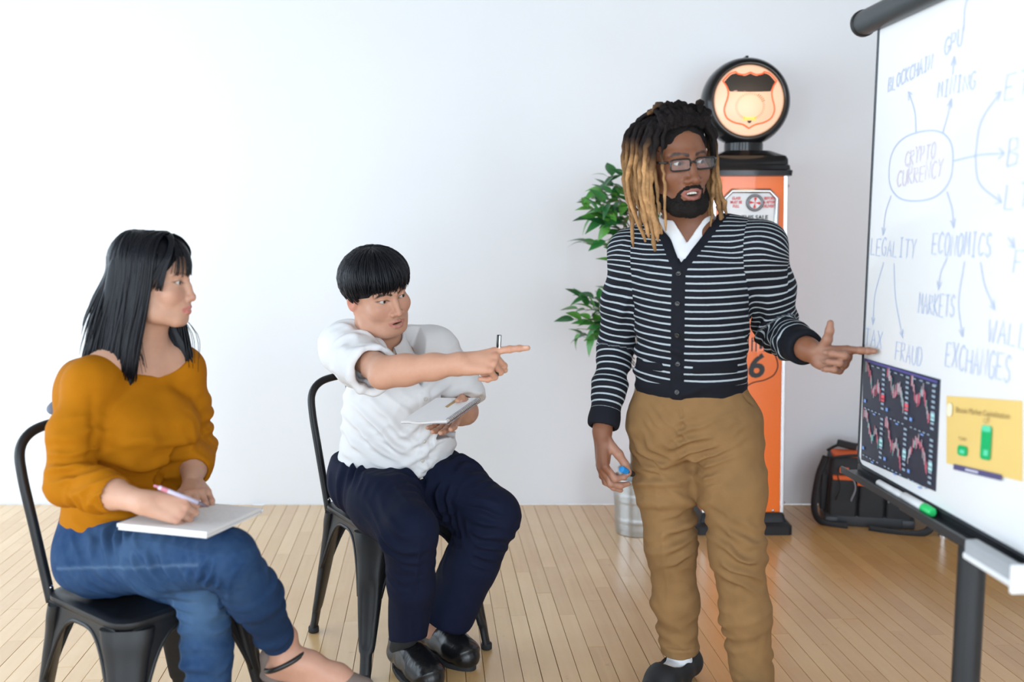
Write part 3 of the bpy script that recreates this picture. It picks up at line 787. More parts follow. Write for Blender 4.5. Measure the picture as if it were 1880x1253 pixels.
# faint marker writing, one stroke mesh per word
M_MARK = mat('faint_blue_marker', (.54, .62, .82), .5, 0, .1, 200)
M_MARK2 = mat('faint_red_marker', (.74, .66, .80), .5, 0, .1, 200)
def ribbon(mb, pts, w=.0034, lift=.0012):
    P = np.array(pts, float); T = np.gradient(P, axis=0); T /= np.linalg.norm(T, axis=1)[:, None] + 1e-9
    Nn = np.stack([-T[:, 1], T[:, 0]], 1); V = []
    for q, n_ in zip(P, Nn): V += [bp(*(q + n_ * w / 2), lift), bp(*(q - n_ * w / 2), lift)]
    F = [(2 * i, 2 * i + 1, 2 * i + 3, 2 * i + 2) for i in range(len(P) - 1)]
    mb.add(V, F)
def word(txt, s, z, h, wch, slope=0.0, m=None, rs=0):
    mb = MB(); r_ = random.Random(hash(txt) % 1000 if False else len(txt) * 7 + rs); x = s
    for ch in txt:
        dz = r_.uniform(-.05, .05) * h; hh = h * r_.uniform(.9, 1.1)
        for st in STROKES.get(ch, []):
            ribbon(mb, [(x + a * wch * .72 + .12 * b * wch, z + dz + (x - s) * slope + b * hh) for a, b in st])
        x += wch
    build_w(mb, 'marker_word', m or M_MARK, wb)
word('BLOCKCHAIN', .085, 1.672, .034, .0215, .12, M_MARK); word('GPU', .345, 1.715, .035, .026, .15)
word('MINING', .325, 1.628, .036, .026, .0); word('ETH', .582, 1.592, .045, .045); word('BTC', .604, 1.468, .05, .05); word('LTC', .603, 1.388, .045, .045)
word('CRYPTO', .188, 1.492, .036, .024, .08, M_MARK2); word('CURRENCY', .152, 1.446, .036, .027, .08, M_MARK2)
word('LEGALITY', .026, 1.285, .040, .030, .0); word('ECONOMICS', .333, 1.296, .046, .0265); word('FEES', .644, 1.27, .045, .04)
word('MARKETS', .284, 1.165, .046, .023); word('WALLETS', .57, 1.133, .045, .035); word('TAX', .012, 1.062, .04, .035)
word('FRAUD', .182, 1.045, .040, .027); word('EXCHANGES', .413, 1.062, .052, .0275)
def stroke(pts, arrow=True, w=.0034):
    mb = MB(); P = smooth_path([(a, b, 0) for a, b in pts], 8)[:, :2] if len(pts) > 2 else np.array([np.array(pts[0]) * (1 - t) + np.array(pts[1]) * t for t in np.linspace(0, 1, 6)])
    ribbon(mb, P, w)
    if arrow:
        d = nz(P[-1] - P[-3]); nrm = np.array((-d[1], d[0]))
        ribbon(mb, [P[-1] - d * .018 + nrm * .010, P[-1], P[-1] - d * .018 - nrm * .010], w)
    build_w(mb, 'marker_line', M_MARK, wb)
cc, rr_ = (.256, 1.488), (.148, .076)
stroke([(cc[0] + rr_[0] * math.copysign(abs(math.cos(t)) ** .8, math.cos(t)), cc[1] + rr_[1] * math.copysign(abs(math.sin(t)) ** .8, math.sin(t))) for t in np.linspace(.1, 2 * math.pi + .1, 30)], False)
stroke([(.235, 1.565), (.225, 1.61), (.19, 1.66)]); stroke([(.355, 1.552), (.372, 1.585), (.385, 1.62)]); stroke([(.385, 1.668), (.388, 1.705)])
stroke([(.404, 1.49), (.50, 1.495), (.592, 1.492)]); stroke([(.49, 1.495), (.505, 1.56), (.57, 1.61)]); stroke([(.49, 1.495), (.51, 1.44), (.592, 1.40)])
stroke([(.125, 1.428), (.10, 1.39), (.09, 1.335)]); stroke([(.385, 1.428), (.41, 1.39), (.42, 1.352)]); stroke([(.62, 1.335), (.645, 1.315)])
stroke([(.10, 1.27), (.06, 1.19), (.055, 1.115)]); stroke([(.155, 1.27), (.17, 1.19), (.215, 1.10)]); stroke([(.40, 1.29), (.375, 1.255), (.37, 1.22)])
stroke([(.47, 1.285), (.455, 1.20), (.478, 1.13)]); stroke([(.53, 1.285), (.55, 1.24), (.59, 1.195)]); stroke([(.42, 1.75), (.43, 1.81), (.52, 1.825)], False)

# two printed sheets held on the board
def sheet(name, label, corners, m, lift):
    """corners (s, z) bottom-left, bottom-right, top-right, top-left"""
    root = MB().prism(corners, bp(0, 0, lift), BE, BZ, -.0012)
    o = root.build(name, m, None, loc=tuple(bp(*np.mean(corners, 0), lift)))
    return tag(o, label, 'poster')
M_NAVY = mat('dark_navy_print', (.028, .035, .058), .35, 0, .25, 25)
ch = sheet('chart_printout', 'dark printout of six candlestick charts low on the whiteboard', [(.022, .768), (.400, .786), (.397, 1.030), (.012, 1.026)], M_NAVY, .0022)
def pr_(mb, s, z, hs, hz, lift=.0044): mb.add([bp(s - hs, z - hz, lift), bp(s + hs, z - hz, lift), bp(s + hs, z + hz, lift), bp(s - hs, z + hz, lift)], [(0, 1, 2, 3)])
rc = random.Random(5)
inks = {k: MB() for k in ('rose', 'pale', 'teal', 'scale', 'badge', 'badge2', 'blue', 'top')}
for row in range(2):
    for col_ in range(3):
        s0 = .030 + col_ * .122; zb = (.915 if row == 0 else .795); hgt = .095
        y = .85; tr = (-.9, -.8, -.7, -.8, -1.0, .3)[row * 3 + col_]
        for k in range(26):
            t = k / 25; y = .95 + tr * .75 * t + .18 * math.sin(t * 9 + col_) if tr < 0 else .35 + .55 * math.sin(t * 3.2)
            y += rc.uniform(-.07, .07); y = max(.04, min(1, y)); hh = .006 + .010 * rc.random()
            pr_(inks['rose' if rc.random() < .45 else ('pale' if rc.random() < .75 else 'teal')], s0 + t * .088, zb + y * hgt, .0015, hh)
        for k in range(9): pr_(inks['scale'], s0 + .103, zb + .004 + k * .0118, .0075, .0026)
        pr_(inks['badge' if (row == 0 and col_ < 2) else 'badge2'], s0 + .103, zb + (.030 if row == 0 else .04), .0085, .0085)
        for k in range(5): pr_(inks['scale'], s0 + .008 + k * .02, zb - .012, .005, .0014)
        pr_(inks['blue'], s0 + .005, zb + .006, .006, .004); pr_(inks['blue'], s0 + .06, zb - .018, .007, .0018)
pr_(inks['top'], .205, 1.0235, .186, .0030)
for k in range(12): pr_(inks['scale'], .04 + k * .031, 1.0135 + .0002 * k, .007, .0013)
cl = dict(rose=(.55, .12, .18), pale=(.50, .42, .46), teal=(.12, .42, .40), scale=(.33, .42, .52), badge=(.90, .12, .16), badge2=(.45, .80, .80), blue=(.20, .35, .75), top=(.09, .08, .28))
for k, mb in inks.items(): tag(rawmesh('chart_marks', np.array(mb.v), mb.f, mat('print_' + k, cl[k], .5), ch, False, loc=None, world=True), kind='stuff')
yl = sheet('market_cap_printout', 'yellow bar chart printout on the whiteboard right of the dark charts', [(.441, .858), (.712, .888), (.697, 1.036), (.428, 1.000)], mat('warm_yellow_print', (.84, .60, .20), .4, 0, .05, 8), .0022)
def skew(s, z): return s, z + .118 * (s - .57)
def quad(name, s, z, hs, hz, m, lift=.0046, rnd_=0):
    if rnd_:
        P = [(s + (hs - rnd_) * sx + rnd_ * math.cos(a), z + (hz - rnd_) * sy + rnd_ * math.sin(a)) for sx, sy, a0 in ((1, 1, 0), (-1, 1, 90), (-1, -1, 180), (1, -1, 270)) for a in (R(a0), R(a0 + 45), R(a0 + 90))]
    else: P = [(s - hs, z - hz), (s + hs, z - hz), (s + hs, z + hz), (s - hs, z + hz)]
    V = [bp(*skew(a, b), lift) for a, b in P]
    return rawmesh(name, V, [tuple(range(len(V)))], m, yl, False, world=True)
M_GRN = mat('green_print', (.0, .46, .14), .35); M_LGRN = mat('light_green_print', (.12, .72, .42), .35)
quad('bar', .505, .907, .019, .0105, M_GRN, rnd_=.007); quad('bar', .590, .932, .0185, .034, M_GRN, rnd_=.007); quad('bar_top', .590, .960, .016, .006, M_LGRN, .005, .004)
quad('bar_mark', .505, .905, .009, .004, M_LGRN, .005); quad('bar_mark', .592, .912, .008, .006, M_LGRN, .005)
quad('footer_strip', .562, .870, .088, .0058, mat('indigo_print', (.09, .08, .20), .5)); quad('footer_text', .545, .870, .024, .0022, mat('pale_print', (.62, .62, .75), .5), .005)
quad('icon', .447, .988, .011, .014, mat('cream_print', (.88, .84, .62), .5), rnd_=.008)
for txt, size, s, z in (('Bitcoin Market Capitalization', .0165, .568, .9895), ('1.2T', .013, .587, .975), ('TCASH', .010, .503, .931)):
    V, F = text_mesh(txt, size, False)
    rawmesh('lettering', [bp(*skew(s + v[0], z + v[1]), .0048) for v in V], F, mat('brown_print', (.30, .20, .08), .5), yl, False, world=True)

# markers and eraser on the tray
def marker(name, label, s0, s1, capm, bodym, capfrac, d=.018, r=.0085):
    ax = BE * (s1 - s0); L_ = np.linalg.norm(ax); c0 = bp(s0, WB0 - .015 + r, d)
    root = thing(name, label, 'marker', tuple(c0), group='markers on the whiteboard tray')
    axes = np.array([BZ, np.cross(BE, BZ), BE]).T
    a = L_ * (1 - capfrac)
    MB().lathe([(r * .85, 0), (r, .003), (r, a * .97), (r * .8, a)], (0, 0, 0), 18, axes).build('barrel', bodym, root, auto=40)
    MB().lathe([(r * 1.06, a * .97), (r * 1.1, a + .003), (r * 1.02, L_ - .004), (r * .7, L_)], (0, 0, 0), 18, axes).build('cap', capm, root, auto=40)
M_MWHT = mat('white_plastic', (.80, .80, .80), .35)
marker('board_marker', 'white marker lying on the whiteboard tray, no coloured cap', .16, .285, M_MWHT, M_MWHT, .3)
marker('board_marker', 'white marker with a bright green cap on the whiteboard tray', .29, .425, mat('green_plastic', (.03, .62, .16), .35), M_MWHT, .27, r=.0105)
er = thing('tray_box', 'translucent grey plastic box hanging at the front of the whiteboard tray', 'box', tuple(bp(.74, WB0 - .020, .06)))
M_CLR = mat('frosted_clear_plastic', (.48, .51, .55), .3, 0, .05, 20, alpha=.7)
build_w(MB().box(bp(.735, WB0 - .006, .062), (.078, .013, .020), BROT, .004), 'box_shell', M_CLR, er)
build_w(MB().box(bp(.735, WB0 - .018, .062), (.080, .015, .006), BROT, .003), 'box_rim', mat('milky_plastic', (.78, .80, .82), .35), er)
build_w(MB().box(bp(.818, WB0 - .008, .062), (.006, .016, .026), BROT, .003), 'box_end', mat('milky_plastic', (.78, .80, .82), .35), er)

# ------------------------------------------------------------------ distance-field modelling for bodies and clothes
F32 = np.float32
def smin(a, b, k):
    if k <= 0: return np.minimum(a, b)
    h = np.maximum(k - np.abs(a - b), 0) / k
    return np.minimum(a, b) - h * h * (k * .25)

class Field:
    """voxel distance field; primitives are evaluated only inside their own bounding box"""
    def __init__(s, lo, hi, h):
        s.h = h; s.lo = np.array(lo, float)
        s.n = (np.ceil((np.array(hi, float) - s.lo) / h).astype(int) + 1)
        s.ax = [(s.lo[i] + h * np.arange(s.n[i])).astype(F32) for i in range(3)]
        s.D = np.full(s.n, 1.0, F32)
    def reg(s, lo, hi):
        a = np.clip(np.floor((np.array(lo) - s.lo) / s.h).astype(int), 0, s.n); b = np.clip(np.ceil((np.array(hi) - s.lo) / s.h).astype(int) + 1, 0, s.n)
        if np.any(b <= a): return None
        return tuple(slice(a[i], b[i]) for i in range(3)), s.ax[0][a[0]:b[0], None, None], s.ax[1][None, a[1]:b[1], None], s.ax[2][None, None, a[2]:b[2]]
    def put(s, lo, hi, fn, k=0.0, op='u'):
        m = k + 2.5 * s.h
        r = s.reg(np.array(lo) - m, np.array(hi) + m)
        if r is None: return s
        sl, X, Y, Z = r; d = fn(X, Y, Z).astype(F32); A = s.D[sl]
        if op == 'u': s.D[sl] = smin(A, d, k)
        elif op == 's': s.D[sl] = -smin(-A, d, k)
        return s
    def cone(s, a, b, ra, rb, k=0.0, op='u', flat=None):
        a = np.array(a, float); b = np.array(b, float); ba = b - a; L2 = float(ba @ ba) + 1e-12; r = max(ra, rb)
        def fn(X, Y, Z):
            x, y, z = X - F32(a[0]), Y - F32(a[1]), Z - F32(a[2])
            t = np.clip((x * F32(ba[0]) + y * F32(ba[1]) + z * F32(ba[2])) / F32(L2), 0, 1)
            x = x - t * F32(ba[0]); y = y - t * F32(ba[1]); z = z - t * F32(ba[2])
            d2 = x * x + y * y + z * z
            if flat is not None:
                n, f = flat; w = x * F32(n[0]) + y * F32(n[1]) + z * F32(n[2]); d2 = d2 + w * w * F32(1 / (f * f) - 1)
            return np.sqrt(d2) - (F32(ra) + F32(rb - ra) * t)
        return s.put(np.minimum(a, b) - r, np.maximum(a, b) + r, fn, k, op)
    def chain(s, pts, rad, k=0.01, op='u', flat=None):
        for i in range(len(pts) - 1): s.cone(pts[i], pts[i + 1], rad[i], rad[i + 1], k, op, flat)
        return s
    def ball(s, c, r, k=0.0, op='u'): return s.cone(c, np.array(c) + 1e-5, r, r, k, op)
    def ell(s, c, rad, rot=None, k=0.0, op='u'):
        c = np.array(c, float); Rm = np.eye(3) if rot is None else np.array(rot, float); rad = np.array(rad, float)
        ext = np.sqrt(((Rm * rad) ** 2).sum(1))
        def fn(X, Y, Z):
            x, y, z = X - F32(c[0]), Y - F32(c[1]), Z - F32(c[2]); k0 = 0; k1 = 0
            for i in range(3):
                q = (x * F32(Rm[0, i]) + y * F32(Rm[1, i]) + z * F32(Rm[2, i])) / F32(rad[i]); k0 = k0 + q * q; k1 = k1 + (q / F32(rad[i])) ** 2
            k0 = np.sqrt(k0); return k0 * (k0 - 1) / (np.sqrt(k1) + F32(1e-6))
        return s.put(c - ext, c + ext, fn, k, op)
    def loft(s, O, axes, table, k=0.0, op='u', endk=.02):
        """stack of ellipses along axes[2]; table rows (height, cx, cy, half width, half depth)"""
        O = np.array(O, float); ax = [np.array(q, float) for q in axes]; T = smooth_path(table, 6); o_ = np.argsort(T[:, 0]); T = T[o_]
        lo = np.full(3, 9.); hi = np.full(3, -9.)
        for q in T:
            c = O + ax[2] * q[0] + ax[0] * q[1] + ax[1] * q[2]; m = max(q[3], q[4]); lo = np.minimum(lo, c - m); hi = np.maximum(hi, c + m)
        def fn(X, Y, Z):
            x, y, z = X - F32(O[0]), Y - F32(O[1]), Z - F32(O[2])
            u, v, w = [x * F32(e[0]) + y * F32(e[1]) + z * F32(e[2]) for e in ax]
            it = lambda j: np.interp(w.ravel(), T[:, 0], T[:, j]).astype(F32).reshape(w.shape)
            a = it(3); b = it(4); u = (u - it(1)) / a; v = (v - it(2)) / b
            k0 = np.sqrt(u * u + v * v); k1 = np.sqrt((u / a) ** 2 + (v / b) ** 2) + F32(1e-6); d = k0 * (k0 - 1) / k1
            e = np.maximum(F32(T[0, 0]) - w, w - F32(T[-1, 0]))
            return -smin(-d, -e, endk)
        return s.put(lo, hi, fn, k, op)
    def plane_cut(s, p, n, k=0.0, lo=None, hi=None):
        """remove everything on the side n points to"""
        p = np.array(p, float); n = nz(n)
        lo = s.lo if lo is None else np.array(lo); hi = (s.lo + s.h * s.n) if hi is None else np.array(hi)
        r = s.reg(lo, hi)
        if r is None: return s
        sl, X, Y, Z = r; d = -((X - F32(p[0])) * F32(n[0]) + (Y - F32(p[1])) * F32(n[1]) + (Z - F32(p[2])) * F32(n[2]))
        s.D[sl] = -smin(-s.D[sl], d, k); return s
    def mesh(s, smooth=1):
        D = s.D; S = D < 0; n = s.n
        cnt = np.zeros(n - 1, np.int8)
        for dx in (0, 1):
            for dy in (0, 1):
                for dz in (0, 1): cnt += S[dx:n[0] - 1 + dx, dy:n[1] - 1 + dy, dz:n[2] - 1 + dz]
        act = (cnt > 0) & (cnt < 8); I = np.argwhere(act); idx = np.full(n - 1, -1, np.int32); idx[act] = np.arange(len(I))
        off = np.array([(x, y, z) for x in (0, 1) for y in (0, 1) for z in (0, 1)])
        val = np.stack([D[I[:, 0] + o[0], I[:, 1] + o[1], I[:, 2] + o[2]] for o in off], 1)
        acc = np.zeros((len(I), 3)); num = np.zeros(len(I))
        for a in range(8):
            for b in range(a + 1, 8):
                df = off[b] - off[a]
                if np.abs(df).sum() != 1: continue
                va, vb = val[:, a], val[:, b]; m = (va < 0) != (vb < 0)
                t = np.where(m, va / np.where(m, va - vb, 1), 0)
                acc += m[:, None] * (off[a] + t[:, None] * df); num += m
        V = s.lo + s.h * (I + acc / num[:, None]); Q = []
        for axn in range(3):
            u, v = (axn + 1) % 3, (axn + 2) % 3
            sl0 = [slice(None)] * 3; sl1 = [slice(None)] * 3; sl0[axn] = slice(0, n[axn] - 1); sl1[axn] = slice(1, n[axn])
            A = S[tuple(sl0)]; B = S[tuple(sl1)]; E = np.argwhere(A != B)
            E = E[(E[:, u] > 0) & (E[:, v] > 0) & (E[:, u] < n[u] - 1) & (E[:, v] < n[v] - 1)]
            if not len(E): continue
            g = lambda du, dv: idx[tuple((E + np.eye(3, dtype=int)[u] * du + np.eye(3, dtype=int)[v] * dv).T)]
            q = np.stack([g(-1, -1), g(0, -1), g(0, 0), g(-1, 0)], 1)
            flip = ~A[tuple(E.T)]; q[flip] = q[flip][:, ::-1]; Q.append(q)
        Q = np.concatenate(Q); Q = Q[(Q >= 0).all(1)]
        for _ in range(smooth): V = lap(V, Q)
        return V, Q

def lap(V, Q, w=.6):
    e = np.concatenate([Q[:, [0, 1]], Q[:, [1, 2]], Q[:, [2, 3]], Q[:, [3, 0]]]); n = len(V)
    a = np.concatenate([e[:, 0], e[:, 1]]); b = np.concatenate([e[:, 1], e[:, 0]])
    c = np.bincount(a, minlength=n).astype(float); c[c == 0] = 1
    M = np.stack([np.bincount(a, V[b, i], n) for i in range(3)], 1) / c[:, None]
    return V * (1 - w) + M * w

def normals(V, Q):
    fn = np.cross(V[Q[:, 2]] - V[Q[:, 0]], V[Q[:, 3]] - V[Q[:, 1]]); N = np.zeros_like(V)
    for k in range(4):
        for i in range(3): N[:, i] += np.bincount(Q[:, k], fn[:, i], len(V))
    return N / (np.linalg.norm(N, axis=1)[:, None] + 1e-12)

def vnoise(P, seed=0):
    """value noise in [-1, 1] at points P"""
    I = np.floor(P).astype(np.int64); f = P - I; f = f * f * (3 - 2 * f); out = 0
    for dx in (0, 1):
        for dy in (0, 1):
            for dz in (0, 1):
                h = ((I[:, 0] + dx) * 374761393 + (I[:, 1] + dy) * 668265263 + (I[:, 2] + dz) * 2147483647 + seed * 144665) & 0xffffffff
                h = ((h ^ (h >> 13)) * 1274126177) & 0xffffffff; h = (h ^ (h >> 16)) & 0xffff
                out = out + (h / 32767.5 - 1) * (f[:, 0] if dx else 1 - f[:, 0]) * (f[:, 1] if dy else 1 - f[:, 1]) * (f[:, 2] if dz else 1 - f[:, 2])
    return out

def wrinkle(V, N, c, rad, axis, wl, amp, seed=0, warp=.9, face=None):
    """folds across `axis` with wavelength wl, strongest at c and fading over rad; optional side they lie on"""
    c = np.array(c); d = V - c; m = np.exp(-(np.linalg.norm(d, axis=1) / rad) ** 2)
    if face is not None: m = m * np.clip(.25 + N @ nz(face), 0, 1)
    sel = m > .02
    if not sel.any(): return V
    ph = (d[sel] @ nz(axis)) / wl * 2 * math.pi + warp * 4.2 * vnoise(V[sel] / (wl * 3.0), seed) + 1.2 * vnoise(V[sel] / (wl * 1.2), seed + 1)
    r = (.5 + .5 * np.sin(ph)) ** 1.6 - .4
    brk = np.clip(.45 + 1.2 * vnoise(V[sel] / (wl * 1.9) + 5, seed + 3), 0, 1.15)
    W = V.copy(); W[sel] += N[sel] * (amp * m[sel] * r * brk)[:, None]; return W

def fold(V, N, pts, width, amp):
    """one ridge (amp > 0) or crease (amp < 0) along a polyline near the surface"""
    P = smooth_path(pts, 5); best = np.full(len(V), 9.)
    lo = P.min(0) - 3 * width; hi = P.max(0) + 3 * width; sel = np.where(((V > lo) & (V < hi)).all(1))[0]
    if not len(sel): return V
    X = V[sel]; dm = np.full(len(sel), 9.); tt = np.zeros(len(sel))
    for i in range(len(P) - 1):
        a, b = P[i], P[i + 1]; ba = b - a; t = np.clip(((X - a) @ ba) / (ba @ ba + 1e-12), 0, 1); d = np.linalg.norm(X - a - t[:, None] * ba, axis=1)
        up = d < dm; dm = np.where(up, d, dm); tt = np.where(up, (i + t) / (len(P) - 1), tt)
    g = amp * np.exp(-(dm / width) ** 2) * np.sin(np.pi * np.clip(tt, .02, .98)) ** .5
    W = V.copy(); W[sel] += N[sel] * g[:, None]; return W

def seg_dist(V, a, b):
    a = np.array(a, float); ba = np.array(b, float) - a; t = np.clip(((V - a) @ ba) / (ba @ ba + 1e-12), 0, 1)
    return np.linalg.norm(V - a - t[:, None] * ba, axis=1), t
def chain_dist(V, pts):
    """distance to a polyline and arc length along it"""
    dm = np.full(len(V), 9.); s = np.zeros(len(V)); acc = 0.0
    for a, b in zip(pts[:-1], pts[1:]):
        d, t = seg_dist(V, a, b); L_ = np.linalg.norm(np.array(b) - np.array(a)); up = d < dm
        dm = np.where(up, d, dm); s = np.where(up, acc + t * L_, s); acc += L_
    return dm, s
def sstep(x, a, b):
    t = np.clip((x - a) / (b - a), 0, 1); return t * t * (3 - 2 * t)
def frame(fwd, up):
    """columns: person's left, forward, up"""
    f = nz(fwd); u = np.array(up, float); u = nz(u - f * (u @ f)); l = np.cross(u, f) * 1.0
    return np.array([l, f, u]).T

# ---- head
class Head:
    def __init__(s, c, fwd, up, scale=1.0, w=1.0, jaw=1.0, cheek=1.0, nose=1.0, nlen=1.0, open_=0.0, lid=1.0, gaze=(0, 1, 0), lips=1.0, chin=1.0, neckpts=None, neckr=(.054, .058, .066), ears=True, brow=1.0, slant=0.0, lipy=0.0):
        s.__dict__.update(locals()); s.c = np.array(c, float); s.Rm = frame(fwd, up); s.k = scale
    def P(s, x, y, z): return s.c + s.Rm @ (np.array((x * s.w, y, z)) * s.k)
    def local(s, V): return ((V - s.c) @ s.Rm) / s.k / np.array((s.w, 1, 1))
    def add(s, F):
        k = s.k; w = s.w; P = s.P; Rm = s.Rm
        E = lambda c, r, kk=.01, op='u', rot=None: F.ell(P(*c), np.array(r) * k * np.array((w, 1, 1)), Rm if rot is None else Rm @ rot, kk * k, op)
        E((0, -.014, .036), (.0755, .097, .082))
        E((0, .020, -.025), (.064, .066, .083), .03)
        E((0, .052, -.060), (.046 * s.jaw, .038, .054), .03)
        for q in (-1, 1):
            F.chain([P(q * .058 * s.jaw, -.006, -.048), P(q * .052 * s.jaw, .022, -.084), P(q * .024 * s.jaw, .066, -.106 * s.chin)], [.017 * k, .018 * k, .016 * k], .026 * k)
            E((q * .040, .060, -.032), (.024 * s.cheek, .021 * s.cheek, .024 * s.cheek), .022)
            F.cone(P(q * .010, .081, .019), P(q * .046, .063, .020), .0095 * k, .009 * k, .014 * k)
        E((0, .072, -.103 * s.chin), (.017, .014, .014), .02)
        for q in (-1, 1): E((q * .0315, .097, .000), (.021, .013, .0135), .013, 's')
        # nose
        F.chain([P(0, .083, .010), P(0, .092, -.012), P(0, .102 + .003 * s.nlen, -.036)], [.0068 * k, .0072 * k, .0092 * k], .012 * k)
        F.ball(P(0, .1035 + .004 * s.nlen, -.0415), .0108 * k, .006 * k)
        for q in (-1, 1): E((q * .0125 * s.nose, .0945, -.0445), (.0080 * s.nose, .0105, .0080), .006)
        # muzzle and lips
        E((0, .070, -.068), (.030, .025, .024), .016)
        z0 = -.0715; o = s.open_
        up = [P(-.024, .0835, z0 - .0015), P(-.012, .0930, z0 + .003), P(-.004, .0965, z0 + .0045), P(0, .0960, z0 + .0035), P(.004, .0965, z0 + .0045), P(.012, .0930, z0 + .003), P(.024, .0835, z0 - .0015)]
        lw = [P(-.022, .0830, z0 - .004 - o * .3), P(-.010, .0925, z0 - .0085 - o), P(0, .0945, z0 - .0098 - o), P(.010, .0925, z0 - .0085 - o), P(.022, .0830, z0 - .004 - o * .3)]
        sh_ = Rm[:, 1] * s.lipy * k; up = [p_ + sh_ for p_ in up]; lw = [p_ + sh_ for p_ in lw]
        s.up, s.lw = up, lw; lr = s.lips * k
        F.chain(up, [.0022 * lr, .0038 * lr, .0042 * lr, .0038 * lr, .0042 * lr, .0038 * lr, .0022 * lr], .004 * k)
        F.chain(lw, [.0025 * lr, .0048 * lr, .0056 * lr, .0048 * lr, .0025 * lr], .005 * k)
        if o > 0:
            E((0, .098, z0 - .003 - o * .45), (.018, .016, .0012 + o * .62), .002, 's')
        else:
            F.chain([P(-.023, .0865, z0 - .002), P(-.010, .0985, z0 - .0022), P(0, .1005, z0 - .003), P(.010, .0985, z0 - .0022), P(.023, .0865, z0 - .002)], [.0012 * k] * 5, .002 * k, 's')
        # eyes: lid bulge then the opening
        s.eyes = []
        for q in (-1, 1):
            ec = np.array((q * .0315, .0715, .0)); s.eyes.append(P(*ec))
            F.ball(P(*ec), .0132 * k, .004 * k)
            t = q * s.slant; rot = np.array([[math.cos(t), 0, -math.sin(t)], [0, 1, 0], [math.sin(t), 0, math.cos(t)]])
            F.ell(P(q * .0315, .0830, -.0010), np.array((.0138 * w, .010, .0050 * s.lid)) * k, Rm @ rot, .0016 * k, 's')
        if s.ears:
            for q in (-1, 1):
                tl = np.array([[math.cos(q * .35), -math.sin(q * .35), 0], [math.sin(q * .35), math.cos(q * .35), 0], [0, 0, 1]])
                E((q * .0765, -.014, -.012), (.0085, .0185, .031), .006, 'u', tl)
                E((q * .0845, -.010, -.008), (.0060, .0115, .019), .004, 's', tl)
        if s.neckpts is not None:
            F.chain([P(0, -.020, -.075)] + [np.array(p) for p in s.neckpts], list(s.neckr), .03)
    def nostrils(s, F):
        for q in (-1, 1): F.ell(s.P(q * .0068 * s.nose, .102, -.0505), np.array((.0030, .0040, .0022)) * s.k, s.Rm, .0015, 's')
    def eye_objs(s, parent, iris=(.035, .018, .010), r=.0122):
        g = nz(s.Rm @ np.array(s.gaze)); ux = nz(np.cross((0, 0, 1), g)); uy = np.cross(g, ux); axes = np.array([ux, uy, g]).T
        out = []
        for c in s.eyes:
            prof = []; col = []
            for a in (0, 8, 14, 15, 24, 29, 30.5, 40, 55, 75, 100, 130, 155, 180):
                prof.append((math.sin(R(a)), math.cos(R(a))))
                col.append((.004, .004, .005) if a < 14.5 else ((iris) if a < 30 else (.44, .42, .40)))
            n = 20; rr = r * s.k; mb = MB().lathe([(p * rr, q * rr) for p, q in prof], (0, 0, 0), n, axes)
            cc = np.repeat(np.array(col), n, 0)
            o = rawmesh('eye', np.array(mb.v) + c, mb.f, M_EYE, parent, True, world=True, attrs={'col': cc}); out.append(o)
        return out
    def paint(s, V, skin, lipc, lid_dark=.45, browc=(.02, .014, .012), browamt=.85, blush=.25, browz=.022):
        """true surface colours: lips, brows, lash line, cheeks, ears"""
        C = np.tile(np.array(skin, float), (len(V), 1)); L = s.local(V)
        C *= (1 + .05 * vnoise(V * 60, 3))[:, None]
        ax_ = np.abs(L[:, 0]); front = L[:, 1] > .03
        red = np.exp(-(((ax_ - .040) / .022) ** 2 + ((L[:, 2] + .035) / .020) ** 2)) * front
        nos = np.exp(-((L[:, 0] / .014) ** 2 + ((L[:, 2] + .042) / .014) ** 2)) * (L[:, 1] > .08)
        C = C * (1 - (blush * np.maximum(red, nos * .8))[:, None] * np.array((.02, .22, .20)))
        fl = np.array((1, 0, 1)); LF = L * fl
        du, _ = chain_dist(LF, [s.local(np.array([p_]))[0] * fl for p_ in s.up]); dl, _ = chain_dist(LF, [s.local(np.array([p_]))[0] * fl for p_ in s.lw])
        m = np.maximum(1 - sstep(du, .0030 * s.lips, .0050 * s.lips), 1 - sstep(dl, .0040 * s.lips, .0062 * s.lips)) * (L[:, 1] > .07)
        C = C * (1 - m[:, None] * .9) + np.array(lipc) * (m[:, None] * .9)
        if s.open_ > 0:
            z0 = -.0745 - s.open_ * .45
            inn = np.exp(-((L[:, 0] / .017) ** 2 + ((L[:, 2] - z0) / (.0012 + s.open_ * .55)) ** 2) ** 2) * (L[:, 1] > .06) * (L[:, 1] < .0935)
            C = C * (1 - .92 * inn[:, None])
        for q in (-1, 1):
            pts = [s.P(q * .012, .092, browz - .002), s.P(q * .026, .090, browz + .003), s.P(q * .040, .078, browz + .002), s.P(q * .050, .066, browz - .005)]
            d, _ = chain_dist(V, pts); d = d + .0012 * vnoise(V * 500, 9)
            b = (1 - sstep(d, .0025 * s.brow * s.k, .0058 * s.brow * s.k)) * browamt
            C = C * (1 - b[:, None]) + np.array(browc) * b[:, None]
            x = (L[:, 0] - q * .0315); z = L[:, 2] + .001; t = q * s.slant; xr = x * math.cos(t) + z * math.sin(t); zr = -x * math.sin(t) + z * math.cos(t)
            e = np.sqrt((xr / .0150) ** 2 + (zr / (.0062 * s.lid)) ** 2)
            ln = np.exp(-((e - 1.0) / .28) ** 2) * (L[:, 1] > .05) * np.where(zr > -.001, 1.0, .35) * lid_dark
            C = C * (1 - ln[:, None] * .9)
        ear = np.exp(-(((ax_ - .080) / .012) ** 2 + ((L[:, 1] + .014) / .022) ** 2 + ((L[:, 2] + .012) / .034) ** 2))
        C = C * (1 - .25 * ear[:, None] * np.array((0, 1, 1)))
        return C

